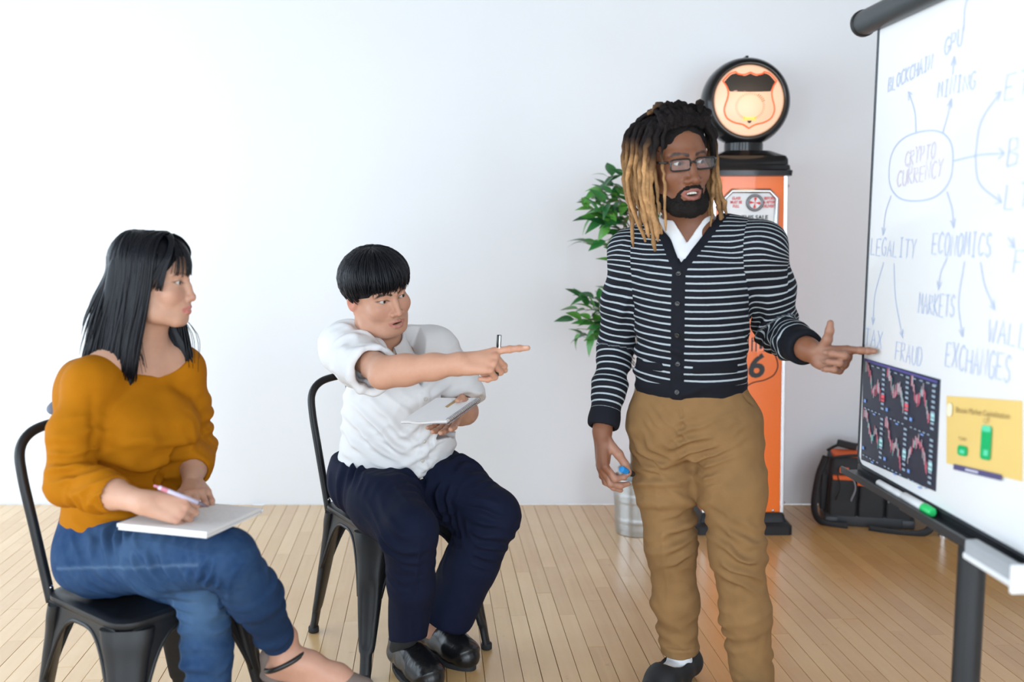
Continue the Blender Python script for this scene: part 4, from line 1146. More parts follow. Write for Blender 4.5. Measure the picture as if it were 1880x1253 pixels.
# ---- hand
FING = {'i': ((.0270, .086, .003), (.043, .026, .022)), 'm': ((.0075, .091, .005), (.047, .030, .023)), 'r': ((-.0120, .087, .003), (.043, .028, .023)), 'p': ((-.0300, .078, -.001), (.034, .021, .020))}
class Hand:
    """side +1 left, -1 right; distal = direction of the fingers, dorsal = back of the hand; curls in degrees"""
    def __init__(s, wrist, distal, dorsal, side, curls, thumb, scale=1.0, spread=(7, 1, -5, -12), tl=1.0):
        y = nz(distal); z = np.array(dorsal, float); z = nz(z - y * (z @ y)); x = np.cross(y, z) * side
        s.A = np.array([x, y, z]).T; s.o = np.array(wrist, float); s.k = scale; s.curls = curls; s.thumb = thumb; s.spread = spread; s.tl = tl; s.nails = []; s.tips = {}; s.joints = {}
    def P(s, q): return s.o + s.A @ (np.array(q, float) * s.k)
    def add(s, F):
        k = s.k
        for n_, sp in zip('imrp', s.spread):
            base, lens = FING[n_]; p = np.array(base); rr = {'i': 1, 'm': 1.03, 'r': .97, 'p': .86}[n_] * k
            F.cone(s.P((base[0] * .45, .004, 0)), s.P(base), .0165 * k, .0115 * rr, .012 * k, flat=(s.A[:, 2], .85))
            ang = 0.0; pts = [p]; rad = [.0106, .0094, .0084, .0072]
            for L_, c in zip(lens, s.curls[n_]):
                ang += R(c); spr = R(sp) * math.cos(ang)
                d = np.array((math.sin(spr) * math.cos(ang), math.cos(spr) * math.cos(ang), -math.sin(ang))); p = p + d * L_; pts.append(p)
            W = [s.P(q) for q in pts]
            F.chain(W, [r * rr for r in rad], .0035 * k)
            for j in (1, 2): F.ball(W[j], rad[j] * 1.05 * rr, .004 * k)
            nd = nz(np.cross(np.cross(W[3] - W[2], s.A[:, 2] if abs(nz(W[3] - W[2]) @ s.A[:, 2]) < .95 else -s.A[:, 1]), W[3] - W[2]))
            back = s.A @ np.array((0, math.sin(ang), math.cos(ang))); s.nails.append((W[3] * .75 + W[2] * .25 + back * .0072 * rr, back, nz(W[3] - W[2]), .0055 * rr)); s.tips[n_] = W[3]; s.joints[n_] = W
        F.cone(s.P((.014, .022, -.006)), s.P((.002, .070, -.004)), .019 * k, .017 * k, .012 * k)
        F.cone(s.P((-.016, .020, -.006)), s.P((-.022, .060, -.006)), .0165 * k, .013 * k, .012 * k)
        p = np.array((.020, .020, -.010)); W = [s.P(p)]
        for d, L_ in zip(s.thumb, (.044, .033, .027)): p = p + nz(d) * L_ * s.tl; W.append(s.P(p))
        F.chain(W, [.0160 * k, .0125 * k, .0108 * k, .0088 * k], .007 * k); s.tips['t'] = W[3]; s.joints['t'] = W
        nb = nz(np.cross(np.cross(W[3] - W[2], s.A[:, 0] + s.A[:, 2]), W[3] - W[2])); s.nails.append((W[3] * .8 + W[2] * .2 + nb * .0092 * k, nb, nz(W[3] - W[2]), .0068 * k))
    def paint(s, C, V, nailc, palm=None, knuck=(.90, .80, .78)):
        for c, b, d, r in s.nails:
            q = V - c; t = np.cross(b, d); e = np.sqrt(((q @ t) / (r * 1.0)) ** 2 + ((q @ d) / (r * 1.35)) ** 2 + ((q @ b) / .006) ** 2)
            m = 1 - sstep(e, .75, 1.05); C = C * (1 - m[:, None] * .8) + np.array(nailc) * (m[:, None] * .8)
        for n_ in 'imrp':
            for j in (0, 1, 2):
                m = np.exp(-(np.linalg.norm(V - s.joints[n_][j] - s.A[:, 2] * .006, axis=1) / .009) ** 2); C = C * (1 - m[:, None] * (1 - np.array(knuck)))
        if palm is not None:
            L = (V - s.o) @ s.A; m = sstep(-L[:, 2], .002, .012) * sstep(L[:, 1], -.01, .02) * (1 - sstep(np.linalg.norm(L, axis=1), .20, .24)); C = C * (1 - .75 * m[:, None]) + np.array(palm) * .75 * m[:, None]
        return C

def join_patches(parts):
    V = []; Q = []; C = []; n = 0
    for v, q, c in parts: V.append(v); Q.append(q + n); C.append(c); n += len(v)
    return np.concatenate(V), np.concatenate(Q), np.concatenate(C)

def skin_mat(name, rough=.48):
    return mat(name, (1, 1, 1), rough, 0, .05, 90, bump=.10, bscale=650, attr='col', spec=.28, sss=.12)
M_EYE = mat('eye', (1, 1, 1), .08, 0, 0, 10, attr='col', spec=.5)

def strand_mesh(strands, n=6, flat=.6):
    """list of (points, radii, out direction, colours or None) -> one mesh"""
    V = []; F = []; C = []; base = 0
    for pts, rad, fv, col in strands:
        mb = MB().tube(pts, rad, n, True, flat, fv); V += mb.v; F += [tuple(i + base for i in f) for f in mb.f]; base += len(mb.v)
        if col is not None: C.append(np.repeat(np.asarray(col, float), n, 0))
    return np.array(V), F, (np.concatenate(C) if C else None)

def hair_mat(name, color, rough=.34, attr=None, stretch=None):
    m = mat(name, color, rough, 0, .25, 120, bump=.15, bscale=400, attr=attr, spec=.19)
    return m

# ------------------------------------------------------------------ seated woman in a mustard sweater
def A3(*v): return np.array(v, float)
def build_woman():
    rs = np.random.RandomState(4)
    root_loc = A3(-.93, 2.43, .455)
    hd = Head((-.868, 2.42, 1.226), (.995, -.06, -.05), (.03, -.01, 1), scale=.90, w=1.0, jaw=.88, cheek=1.0, nose=.80, nlen=-.1, lid=.85, gaze=(.05, 1, -.02), lips=1.0, chin=.98, slant=.10,
              neckpts=[(-.905, 2.445, 1.10), (-.925, 2.462, 1.03)], neckr=(.046, .045, .056))
    shR, elR, wrR = A3(-.995, 2.31, .992), A3(-1.010, 2.235, .772), A3(-.800, 2.115, .757)
    shL, elL, wrL = A3(-.850, 2.54, .992), A3(-.835, 2.575, .775), A3(-.790, 2.405, .728)
    fw = nz((.83, -.55, 0)); lf = nz((.55, .83, 0))
    hipR, knR, anR = A3(-1.000, 2.370, .545), A3(-.640, 2.165, .616), A3(-.563, 2.355, .318)
    hipL, knL, anL = A3(-.945, 2.505, .540), A3(-.735, 2.285, .492), A3(-.715, 2.262, .09)
    skin = (.52, .295, .205)
    # -- skin patches
    F = Field((-1.13, 2.20, .90), (-.72, 2.66, 1.36), .0019)
    F.ell((-.94, 2.455, .940), (.066, .140, .072), np.array([fw, lf, (0, 0, 1)]).T, .02)
    F.chain([A3(-.925, 2.46, 1.035), shR * .55 + A3(-.93, 2.45, 1.035) * .45 + A3(0, 0, .012), shR], [.05, .042, .044], .04)
    F.chain([A3(-.925, 2.46, 1.035), shL * .55 + A3(-.91, 2.46, 1.035) * .45 + A3(0, 0, .012), shL], [.05, .042, .044], .04)
    F.chain([A3(-.905, 2.44, 1.0), A3(-.955, 2.35, .995)], [.026, .022], .03); F.chain([A3(-.895, 2.445, 1.0), A3(-.85, 2.515, .995)], [.026, .022], .03)
    hd.add(F); hd.nostrils(F)
    V, Q = F.mesh(1); C = hd.paint(V, skin, (.52, .17, .155), .75, browamt=.6, blush=.5)
    parts = [(V, Q, C)]
    hR = Hand(wrR + A3(.008, -.002, 0), (.90, .12, -.22), (-.18, -.80, .55), -1, {'i': (52, 62, 30), 'm': (62, 78, 40), 'r': (66, 86, 45), 'p': (66, 84, 45)}, [(.35, .75, -.55), (.05, .85, -.45), (-.25, .9, -.2)], .86)
    F = Field((-1.06, 2.02, .68), (-.66, 2.27, .84), .0019)
    F.chain([elR, elR * .45 + wrR * .55, wrR, wrR + A3(.01, 0, 0)], [.038, .034, .0235, .022], .02, flat=(nz((-.1, -.7, .6)), .9)); hR.add(F)
    V, Q = F.mesh(1); parts.append((V, Q, hR.paint(np.tile(np.array(skin) * 1.05, (len(V), 1)), V, (.78, .50, .42))))
    hL = Hand(wrL + A3(.004, -.01, 0), (.42, -.86, -.10), (-.1, .2, 1), 1, {'i': (20, 35, 20), 'm': (26, 40, 25), 'r': (30, 45, 30), 'p': (32, 45, 30)}, [(.7, .6, -.2), (.4, .9, -.1), (.2, .95, -.1)], .86)
    F = Field((-.90, 2.17, .66), (-.64, 2.62, .84), .0022)
    F.chain([elL, elL * .45 + wrL * .55, wrL], [.037, .033, .023], .02); hL.add(F)
    V, Q = F.mesh(1); parts.append((V, Q, hL.paint(np.tile(np.array(skin), (len(V), 1)), V, (.78, .50, .42))))
    # right foot
    toe = A3(-.375, 2.335, .228); heel = A3(-.590, 2.375, .262)
    F = Field((-.65, 2.25, .18), (-.33, 2.46, .46), .0025)
    F.chain([knR * .35 + anR * .65, anR + A3(0, 0, .03), anR + A3(.005, 0, -.02)], [.042, .031, .033], .02)
    F.chain([heel, anR + A3(.0, 0, -.025)], [.026, .031], .02)
    F.chain([anR + A3(.01, 0, -.02), A3(-.50, 2.352, .282), A3(-.43, 2.342, .252), toe], [.029, .029, .030, .019], .025)
    F.chain([heel, A3(-.48, 2.35, .235), A3(-.40, 2.34, .222)], [.024, .022, .024], .03)
    for q in (-1, 1): F.ball(anR + A3(.004, q * .026, -.012), .012, .012)
    V, Q = F.mesh(1); parts.append((V, Q, np.tile(np.array(skin) * np.array((.95, .9, .9)), (len(V), 1))))
    # the rest of the body, under the clothes
    F = Field((-1.20, 2.0, 0.02), (-.50, 2.75, 1.06), .010)
    F.loft(A3(-.975, 2.45, .52), [lf, fw, nz((.055, 0, .53))], [(-.03, 0, 0, .12, .085), (.08, 0, 0, .135, .09), (.2, 0, 0, .115, .08), (.38, 0, .005, .125, .085), (.47, 0, 0, .10, .07)], .02)
    for a, b, c in ((hipR, knR, anR), (hipL, knL, anL)): F.chain([a, a * .4 + b * .6, b, b * .6 + c * .4, c], [.075, .062, .05, .045, .028], .03)
    F.chain([anL, anL + A3(.15, -.10, -.05)], [.03, .025], .02)
    for a, b, c in ((shR, elR, wrR), (shL, elL, wrL)): F.chain([a, b, b * .6 + c * .4], [.042, .033, .030], .03)
    V, Q = F.mesh(1); parts.append((V, Q, np.tile(np.array(skin), (len(V), 1))))
    V, Q, C = join_patches(parts)
    body = rawmesh('person', V, Q, skin_mat('light_skin'), None, True, attrs={'col': C}, loc=tuple(root_loc))
    tag(body, 'seated person in a mustard sweater and jeans writing in a notebook', 'person')
    hd.eye_objs(body)
    # -- sweater
    F = Field((-1.22, 2.10, .58), (-.70, 2.72, 1.12), .0042)
    up = nz((.055, 0, .53))
    F.loft(A3(-.985, 2.455, .55), [lf, fw, up], [(.02, 0, 0, .150, .120), (.06, 0, .005, .158, .130), (.13, 0, .012, .153, .122), (.22, 0, .012, .150, .118), (.31, 0, .012, .158, .122), (.385, 0, .004, .160, .116), (.435, 0, .002, .146, .106), (.472, 0, -.002, .115, .086)], .02)
    F.ell(A3(-.955, 2.445, .855) + fw * .062, (.125, .074, .10), np.array([lf, fw, up]).T, .05)
    for q in (-1, 1): F.ell(A3(-.955, 2.445, .858) + fw * .082 + lf * q * .062, (.060, .050, .060), None, .07)
    F.chain([shR + A3(0.008, .01, -.002), shR * .5 + elR * .5 + A3(-.012, -.006, 0), elR + A3(-.006, -.004, -.002), elR * .62 + wrR * .38, elR * .36 + wrR * .64], [.053, .053, .049, .045, .041], .03)
    F.chain([shL + A3(-.008, -.01, -.002), shL * .5 + elL * .5, elL, elL * .55 + wrL * .45, elL * .28 + wrL * .72], [.057, .053, .048, .044, .040], .03)
    F.chain([A3(-.925, 2.46, 1.01), shR], [.050, .052], .04); F.chain([A3(-.92, 2.46, 1.01), shL], [.050, .052], .04)
    cutR = elR * .37 + wrR * .63; F.plane_cut(cutR, wrR - elR, .004, cutR - .08, cutR + .08)
    F.cone(cutR - nz(wrR - elR) * .02, cutR + nz(wrR - elR) * .05, .036, .036, .004, 's')
    cutL = elL * .30 + wrL * .70; F.plane_cut(cutL, wrL - elL, .004, cutL - .07, cutL + .07)
    F.cone(cutL - nz(wrL - elL) * .02, cutL + nz(wrL - elL) * .05, .034, .034, .004, 's')
    # wide scooped neckline
    nk = A3(-.920, 2.45, 1.056)
    F.ell(nk + fw * .004, (.122, .104, .066), np.array([lf, fw, nz((.1, 0, 1))]).T, .006, 's')
    V, Q = F.mesh(2); N = normals(V, Q)
    V = wrinkle(V, N, elR + A3(.02, -.03, .02), .10, nz(elR - shR + (wrR - elR) * .3), .036, .022, 1, face=(.4, -.9, .1)); N = normals(V, Q)
    V = wrinkle(V, N, elR * .6 + wrR * .4, .09, nz(wrR - elR), .032, .014, 2)
    V = wrinkle(V, N, elL * .5 + wrL * .5, .10, nz(wrL - elL), .026, .008, 5); V = wrinkle(V, N, shL * .4 + elL * .6, .12, nz(elL - shL), .045, .015, 6)
    V = wrinkle(V, N, A3(-.93, 2.33, .72), .15, nz((.25, .1, 1)), .055, .020, 8, face=fw); N = normals(V, Q)
    arm = shR * .75 + elR * .25
    V = fold(V, N, [A3(-.965, 2.255, .98), A3(-.955, 2.245, .90), A3(-.965, 2.225, .80)], .014, -.007)
    V = fold(V, N, [A3(-.925, 2.31, .98), A3(-.915, 2.30, .86), A3(-.90, 2.31, .72)], .030, .006)
    V = fold(V, N, [A3(-.86, 2.44, .98), A3(-.85, 2.42, .86), A3(-.85, 2.41, .74)], .022, .006)
    V = V + N * (.0022 * vnoise(V * 14, 11) + .0008 * vnoise(V * 40, 12))[:, None]
    dcu, tcu = seg_dist(V, elR, wrR); band = (tcu > .56) & (dcu < .07); dcl, tcl = seg_dist(V, elL, wrL); band |= (tcl > .62) & (dcl < .06)
    C = np.tile(A3(.385, .136, .003), (len(V), 1)); C[band] *= .93
    rawmesh('sweater', V, Q, mat('mustard_knit', (1, 1, 1), .82, 0, .05, 40, bump=.35, bscale=900, attr='col', spec=.1), body, True, world=True, attrs={'col': C})
    # dark camisole strap edge and waist
    st = smooth_path([A3(-.985, 2.345, 1.012), A3(-.995, 2.33, 1.035), A3(-.975, 2.36, 1.052), A3(-.985, 2.41, 1.035)], 5)
    # -- jeans
    F = Field((-1.22, 2.02, .05), (-.47, 2.72, .80), .0042)
    F.loft(A3(-.985, 2.455, .52), [lf, fw, (0, 0, 1.)], [(-.055, 0, .0, .12, .09), (-.02, 0, 0, .165, .128), (.05, 0, -.005, .168, .130), (.11, 0, -.005, .155, .122), (.155, 0, -.003, .147, .115)], .02)
    F.chain([hipR + A3(-.02, .01, .005), hipR * .5 + knR * .5 + A3(0, 0, .005), knR], [.098, .083, .066], .04)
    F.chain([knR, knR * .62 + anR * .38 + A3(.012, -.005, 0), knR * .2 + anR * .8, knR * .06 + anR * .94], [.064, .060, .043, .036], .02)
    F.chain([hipL, hipL * .5 + knL * .5, knL], [.095, .082, .062], .04)
    F.chain([knL, knL * .62 + anL * .38, knL * .15 + anL * .85], [.062, .058, .042], .02)
    cut = knR * .08 + anR * .92; F.plane_cut(cut, anR - knR, .003, cut - .06, cut + .06); F.cone(cut - nz(anR - knR) * .02, cut + nz(anR - knR) * .05, .0325, .0325, .003, 's')
    cut = knL * .15 + anL * .85; F.plane_cut(cut, anL - knL, .003, cut - .07, cut + .07)
    F.plane_cut(A3(-.985, 2.455, .672), (-.08, .05, 1), .004)
    V, Q = F.mesh(2); N = normals(V, Q)
    tR = nz(knR - hipR)
    V = wrinkle(V, N, hipR * .9 + knR * .1 + A3(.03, -.07, .04), .11, nz(tR + A3(-.2, 0, .5)), .034, .022, 21); N = normals(V, Q)
    V = wrinkle(V, N, hipR * .45 + knR * .55 + A3(0, -.06, 0), .14, nz(tR + A3(0, 0, .35)), .034, .016, 22, face=(-.2, -1, -.1))
    V = wrinkle(V, N, knR + A3(-.03, -.04, -.03), .055, nz(tR + A3(.2, 0, -.9)), .022, .018, 23); N = normals(V, Q)
    V = wrinkle(V, N, knR * .5 + anR * .5, .13, nz(anR - knR), .042, .012, 24); V = wrinkle(V, N, anR, .07, nz(anR - knR), .018, .005, 25)
    V = wrinkle(V, N, knL + A3(.02, -.05, -.05), .09, nz(anL - knL), .034, .015, 26); V = wrinkle(V, N, knL * .5 + anL * .5, .14, nz(anL - knL), .05, .012, 27)
    seam = [hipR + A3(-.06, -.08, .055), hipR * .55 + knR * .45 + A3(-.005, -.082, .01), knR + A3(-.02, -.066, .004)]
    def limb_seam(a, b, n0, r, t0, t1, w):
        ax_ = nz(b - a); n_ = np.array(n0, float); n_ = nz(n_ - ax_ * (n_ @ ax_)); tt_ = np.cross(ax_, n_); q = V - a; al = (q @ ax_) / np.linalg.norm(b - a)
        return np.exp(-((q @ tt_) / w) ** 2) * ((q @ n_) > .02) * (al > t0) * (al < t1) * (np.linalg.norm(q - np.outer(q @ ax_, ax_), axis=1) < r)
    seam2 = [knL + A3(-.06, -.035, .03), knL * .75 + anL * .25 + A3(-.045, -.035, 0), knL * .2 + anL * .8 + A3(-.03, -.03, 0)]
    se = np.maximum(limb_seam(hipR, knR, (-.1, -1, .12), .13, -.1, .96, .0035), limb_seam(knL, anL, (-.85, -.6, 0), .10, -.1, .9, .0032))
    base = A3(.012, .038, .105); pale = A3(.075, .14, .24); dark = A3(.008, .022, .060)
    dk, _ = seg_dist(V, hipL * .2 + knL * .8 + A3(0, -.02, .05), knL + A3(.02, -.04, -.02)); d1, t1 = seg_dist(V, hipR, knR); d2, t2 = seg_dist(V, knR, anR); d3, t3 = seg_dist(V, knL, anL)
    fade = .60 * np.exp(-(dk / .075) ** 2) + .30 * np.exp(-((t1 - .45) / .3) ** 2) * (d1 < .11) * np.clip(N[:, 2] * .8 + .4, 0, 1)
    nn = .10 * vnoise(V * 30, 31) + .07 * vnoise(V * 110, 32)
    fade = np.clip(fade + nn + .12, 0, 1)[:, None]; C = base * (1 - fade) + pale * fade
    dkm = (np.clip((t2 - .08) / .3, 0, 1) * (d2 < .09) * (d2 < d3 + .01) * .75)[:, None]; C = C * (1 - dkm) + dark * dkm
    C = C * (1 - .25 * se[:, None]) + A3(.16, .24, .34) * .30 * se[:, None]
    wb_ = (V[:, 2] > .645) & (np.abs((V - A3(-.985, 2.455, 0)) @ lf) < .3); C[wb_] *= .85
    V = V + N * (.0008 * se)[:, None]
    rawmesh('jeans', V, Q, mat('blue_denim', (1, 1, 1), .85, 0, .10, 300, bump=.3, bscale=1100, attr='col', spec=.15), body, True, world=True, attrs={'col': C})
    # -- shoe of the raised foot: taupe sole, toe, heel cup and dark ankle strap
    shoe = thing('x', None, None); bpy.data.objects.remove(shoe)
    F = Field((-.66, 2.25, .16), (-.30, 2.46, .36), .003)
    F.chain([heel + A3(-.004, 0, -.022), A3(-.48, 2.35, .212), A3(-.41, 2.34, .198), toe + A3(.02, -.002, -.016)], [.030, .032, .036, .024], .02, flat=(nz((.15, 0, 1)), .30))
    F.chain([A3(-.425, 2.342, .235), toe + A3(.012, -.002, 0)], [.040, .027], .02); F.chain([heel + A3(-.006, 0, -.01), heel + A3(-.012, 0, .03)], [.029, .026], .02)
    F.plane_cut(A3(-.435, 2.345, .25), (-.8, 0, .5), .003, (-.55, 2.2, .225), (-.40, 2.46, .36))
    V, Q = F.mesh(1); rawmesh('sandal', V, Q, mat('taupe_suede', (.17, .125, .105), .8, bump=.3, bscale=500), body, True, world=True)
    rg = []
    for a in np.linspace(0, 2 * math.pi, 26): rg.append(anR + A3(.004, 0, -.028) + A3(.86, -.08, .42) * .056 * math.cos(a) + A3(.08, .99, 0) * .0425 * math.sin(a))
    MB().tube(rg, .0062, 8).build('ankle_strap', mat('black_leather', (.012, .011, .011), .4), body, world=True, smooth=True)
    # -- hair
    k = hd.k; Pl = lambda x, y, z: hd.P(x, y, z)
    F = Field((-1.06, 2.26, .96), (-.74, 2.58, 1.37), .003)
    F.ell(Pl(0, -.016, .040), np.array((.083, .103, .086)) * k, hd.Rm, .01)
    F.ell(Pl(0, .112, -.030), np.array((.082, .090, .108)) * k, hd.Rm, .010, 's')
    F.chain([Pl(-.068, -.050, .01), Pl(-.074, -.066, -.10), Pl(-.078, -.070, -.19), Pl(-.080, -.058, -.255)], [.045, .048, .046, .034], .02, flat=(hd.Rm[:, 0], .22))
    F.chain([Pl(.068, -.04, .01), Pl(.074, -.03, -.10), Pl(.080, .015, -.19), Pl(.086, .045, -.25)], [.045, .042, .032, .026], .02, flat=(hd.Rm[:, 0], .22))
    F.chain([Pl(0, -.085, .02), Pl(0, -.10, -.08), Pl(0, -.115, -.16)], [.052, .052, .04], .03, flat=(hd.Rm[:, 1], .35))
    V, Q = F.mesh(2)
    strands = []
    sc = A3(0, -.016, .040); sr = A3(.0845, .1045, .0875)
    for i in range(760):
        q = -1 if rs.rand() < .66 else 1
        phi = R(rs.uniform(66, 178)); off = rs.uniform(-.001, .004); pts = []
        y0 = rs.uniform(-.05, .055)
        for th in np.linspace(.05, 1.62, 8):
            t = th / 1.62; d = A3(math.sin(th) * math.sin(phi) * q, math.sin(th) * math.cos(phi), math.cos(th)); pnt = sc + d * (sr + off)
            pnt = pnt + A3(0, y0 * (1 - t) ** 1.5 * (1 - .3 * t), 0); pts.append(pnt)
        e = pts[-1]; back = max(0, -math.cos(phi))
        if q < 0:
            uu = (phi - R(66)) / R(112); ye = -.012 - .150 * min(1, uu / .75) ** .9 + rs.uniform(-.010, .010) + (.018 if uu > .3 else 0) * rs.rand(); xe = -(.092 if uu < .72 else .092 - .25 * (uu - .72)) + rs.uniform(-.008, .008)
            ze = (rs.uniform(-.272, -.245) if uu < .5 else rs.uniform(-.27, -.20)) if uu < .8 else rs.uniform(-.22, -.15)
            if rs.rand() < .06: ze += .06
        else:
            ye = .062 - .060 * (phi - R(66)) / R(112) + rs.uniform(-.016, .016) if back < .6 else -.10 + rs.uniform(-.02, .01); xe = .090 * (1 - .5 * back) + rs.uniform(-.012, .008); ze = rs.uniform(-.275, -.245) if back < .6 else rs.uniform(-.22, -.15)
        for t in np.linspace(.16, 1, 8):
            s_ = t * t * (3 - 2 * t) * .6 + .4 * t
            pts.append(A3(e[0] + (xe - e[0]) * s_, e[1] + (ye - e[1]) * s_, e[2] + (ze - e[2]) * t))
        W = np.array([hd.P(*p_) for p_ in pts]); r0 = rs.uniform(.0018, .0036)
        strands.append((W, np.concatenate([np.full(len(W) - 3, r0), [r0 * .85, r0 * .6, r0 * .2]]), hd.Rm[:, 0] * q, None))
    for i in range(90):      # fringe
        x0 = rs.uniform(-.052, .052); thin = rs.rand(); xe = x0 * 1.12 + rs.uniform(-.006, .006); ze = .019 + rs.uniform(-.006, .010) + .10 * max(0, abs(xe) - .038)
        if x0 < -.040: ze = .020 + rs.uniform(-.004, .012)
        if abs(x0 - (-.028)) < .011 and rs.rand() < .75: continue
        pts = [A3(x0 * .25, rs.uniform(-.01, .03), .126), A3(x0 * .5, .048, .119), A3(x0 * .8, .079 - 3 * x0 * x0, .090), A3(xe * .98, .094 - 5.0 * xe * xe, .052), A3(xe, .0955 - 6.5 * xe * xe, ze)]
        W = np.array([hd.P(*p_) for p_ in smooth_path(pts, 3)]); r0 = rs.uniform(.0012, .0030); strands.append((W, np.linspace(r0, r0 * .35, len(W)), hd.Rm[:, 1], None))
    for i in range(60):      # locks swept over the temples
        q = -1 if i % 2 else 1; u0 = rs.rand(); pts = [A3(q * .006, .02 + .03 * u0, .126), A3(q * .034, .052 + .012 * u0, .112), A3(q * (.060 + .004 * u0), .058 + .016 * u0, .080), A3(q * (.076 - .004 * u0), .040 + .024 * u0, .040), A3(q * (.082 - .006 * u0), .014 + .038 * u0, -.004 - .02 * rs.rand())]
        W = np.array([hd.P(*p_) for p_ in smooth_path(pts, 4)]); r0 = rs.uniform(.0016, .0032); strands.append((W, np.linspace(r0, r0 * .4, len(W)), hd.Rm[:, 0] * q, None))
    for i in range(16):      # loose strands beside the face
        q = -1 if i % 3 else 1
        ye = rs.uniform(-.03, .0) if q < 0 else rs.uniform(.05, .09)
        pts = [A3(q * .066, .035, .075), A3(q * .077, .032, .02), A3(q * .080, .012, -.06), A3(q * .078, ye, -.15), A3(q * .070, ye + .01, rs.uniform(-.26, -.20))]
        W = np.array([hd.P(*p_) for p_ in smooth_path(pts, 4)]); strands.append((W, np.linspace(.0014, .0006, len(W)), hd.Rm[:, 0] * q, None))
    SV, SF, _ = strand_mesh(strands, 5, .7)
    hm = hair_mat('black_straight_hair', (.0055, .0062, .009), .38)
    nq = len(V); allF = [tuple(f) for f in Q] + [tuple(i + nq for i in f) for f in SF]
    rawmesh('hair', np.concatenate([V, SV]), allF, hm, body, True, world=True)
    return body, hd, hR
woman, w_head, w_hand = build_woman()

# notebook on her thigh: two paper blocks folded back, and the pen in her hand
def notebook(name, label, corner, ex, ey, w, h, t, parentless=True):
    ex = nz(ex); ey = np.array(ey, float); ey = nz(ey - ex * (ey @ ex)); n = np.cross(ex, ey)
    if n[2] < 0: n = -n
    return ex, ey, n
NB0 = A3(-.648, 2.052, .698); nbx = nz((-.21, .05, .004)); nby = nz((.050, .262, -.022)); nbn = nz(np.cross(nby, nbx)); nbn = nbn if nbn[2] > 0 else -nbn
nb = thing('notebook', 'open white notebook folded back on the crossed knee of the person in jeans', 'notebook', tuple(NB0))
M_PAPER = mat('white_paper', (.82, .82, .83), .7, 0, .015, 20)
M_PEDGE = mat('paper_edge', (.74, .73, .73), .8, 0, .12, 300)
def slab(pts_uv, z0, z1, name, m, parent, wav=0.0):
    V = []; nu = 10
    for z in (z0, z1):
        for i in range(nu + 1):
            for j in (0, 1):
                u, v = i / nu, j; V.append(nbx * u * pts_uv[0] + nby * v * pts_uv[1] + nbn * (z + wav * math.sin(math.pi * v * .5) * .3 + wav * v * v))
    k = 2 * (nu + 1); F_ = []
    for i in range(nu):
        a = 2 * i; F_ += [(a, a + 1, a + 3, a + 2), (k + a, k + a + 2, k + a + 3, k + a + 1), (a, a + 2, k + a + 2, k + a), (a + 1, k + a + 1, k + a + 3, a + 3)]
    F_ += [(0, k, k + 1, 1), (2 * nu, 2 * nu + 1, k + 2 * nu + 1, k + 2 * nu)]
    return rawmesh(name, np.array(V), F_, m, parent, False)
slab((.216, .268), .005, .012, 'page_block', M_PEDGE, nb); slab((.2155, .2675), .012, .0126, 'top_page', M_PAPER, nb)
slab((.212, .262), -.001, .004, 'folded_pages', M_PEDGE, nb)
cv = [nby * (.266 + .012 * math.sin(a)) + nbn * (.0055 + .0065 * math.cos(a)) for a in np.linspace(0, math.pi, 9)]
Vc = np.array([c + nbx * s_ for c in cv for s_ in (0, .215)]); rawmesh('curled_spine', Vc, [(2 * i, 2 * i + 1, 2 * i + 3, 2 * i + 2) for i in range(8)], M_PAPER, nb, True)
mbw = MB(); rw = random.Random(3)
for ln in range(9):
    x = .03
    while x < .19:
        L_ = rw.uniform(.006, .02); o_ = nbx * (.205 - x) + nby * (.205 - ln * .017) + nbn * .0131
        mbw.add([o_, o_ - nbx * L_, o_ - nbx * L_ + nby * .0016, o_ + nby * .0016], [(0, 1, 2, 3)]); x += L_ + rw.uniform(.003, .010)
mbw.build('handwriting', mat('pale_grey_ink', (.60, .61, .66), .7), nb)

def pen(name, label, a, b, bodym, tipm, capm=None, r=.0045, cat='pen'):
    a = A3(*a); b = A3(*b); d = nz(b - a); L_ = np.linalg.norm(b - a); ux = nz(np.cross(d, (0, 0.3, 1))); axes = np.array([ux, np.cross(d, ux), d]).T
    root = thing(name, label, cat, tuple(a))
    MB().lathe([(r * .75, .010), (r, .012), (r, L_ * .80)], (0, 0, 0), 14, axes).build('barrel', bodym, root, smooth=True)
    MB().lathe([(r * 1.0, L_ * .80), (r * .8, L_ * .90), (r * .35, L_ * .985), (r * .12, L_)], (0, 0, 0), 14, axes).build('tip', tipm, root, smooth=True)
    MB().lathe([(r * .45, 0), (r * .55, .002), (r * .6, .010), (r * .8, .014), (r * 1.04, .016), (r * 1.04, .030), (r, .031)], (0, 0, 0), 14, axes).build('button', capm or tipm, root, smooth=True)
    return root, axes, L_
pen('ballpoint_pen', 'pale lilac ballpoint pen in the writing hand of the person in jeans', (-.772, 2.098, .800), (-.672, 2.150, .738), mat('lilac_plastic', (.62, .58, .74), .3), mat('dark_pen_tip', (.12, .08, .10), .3), mat('pink_plastic', (.62, .22, .30), .35), .0048)

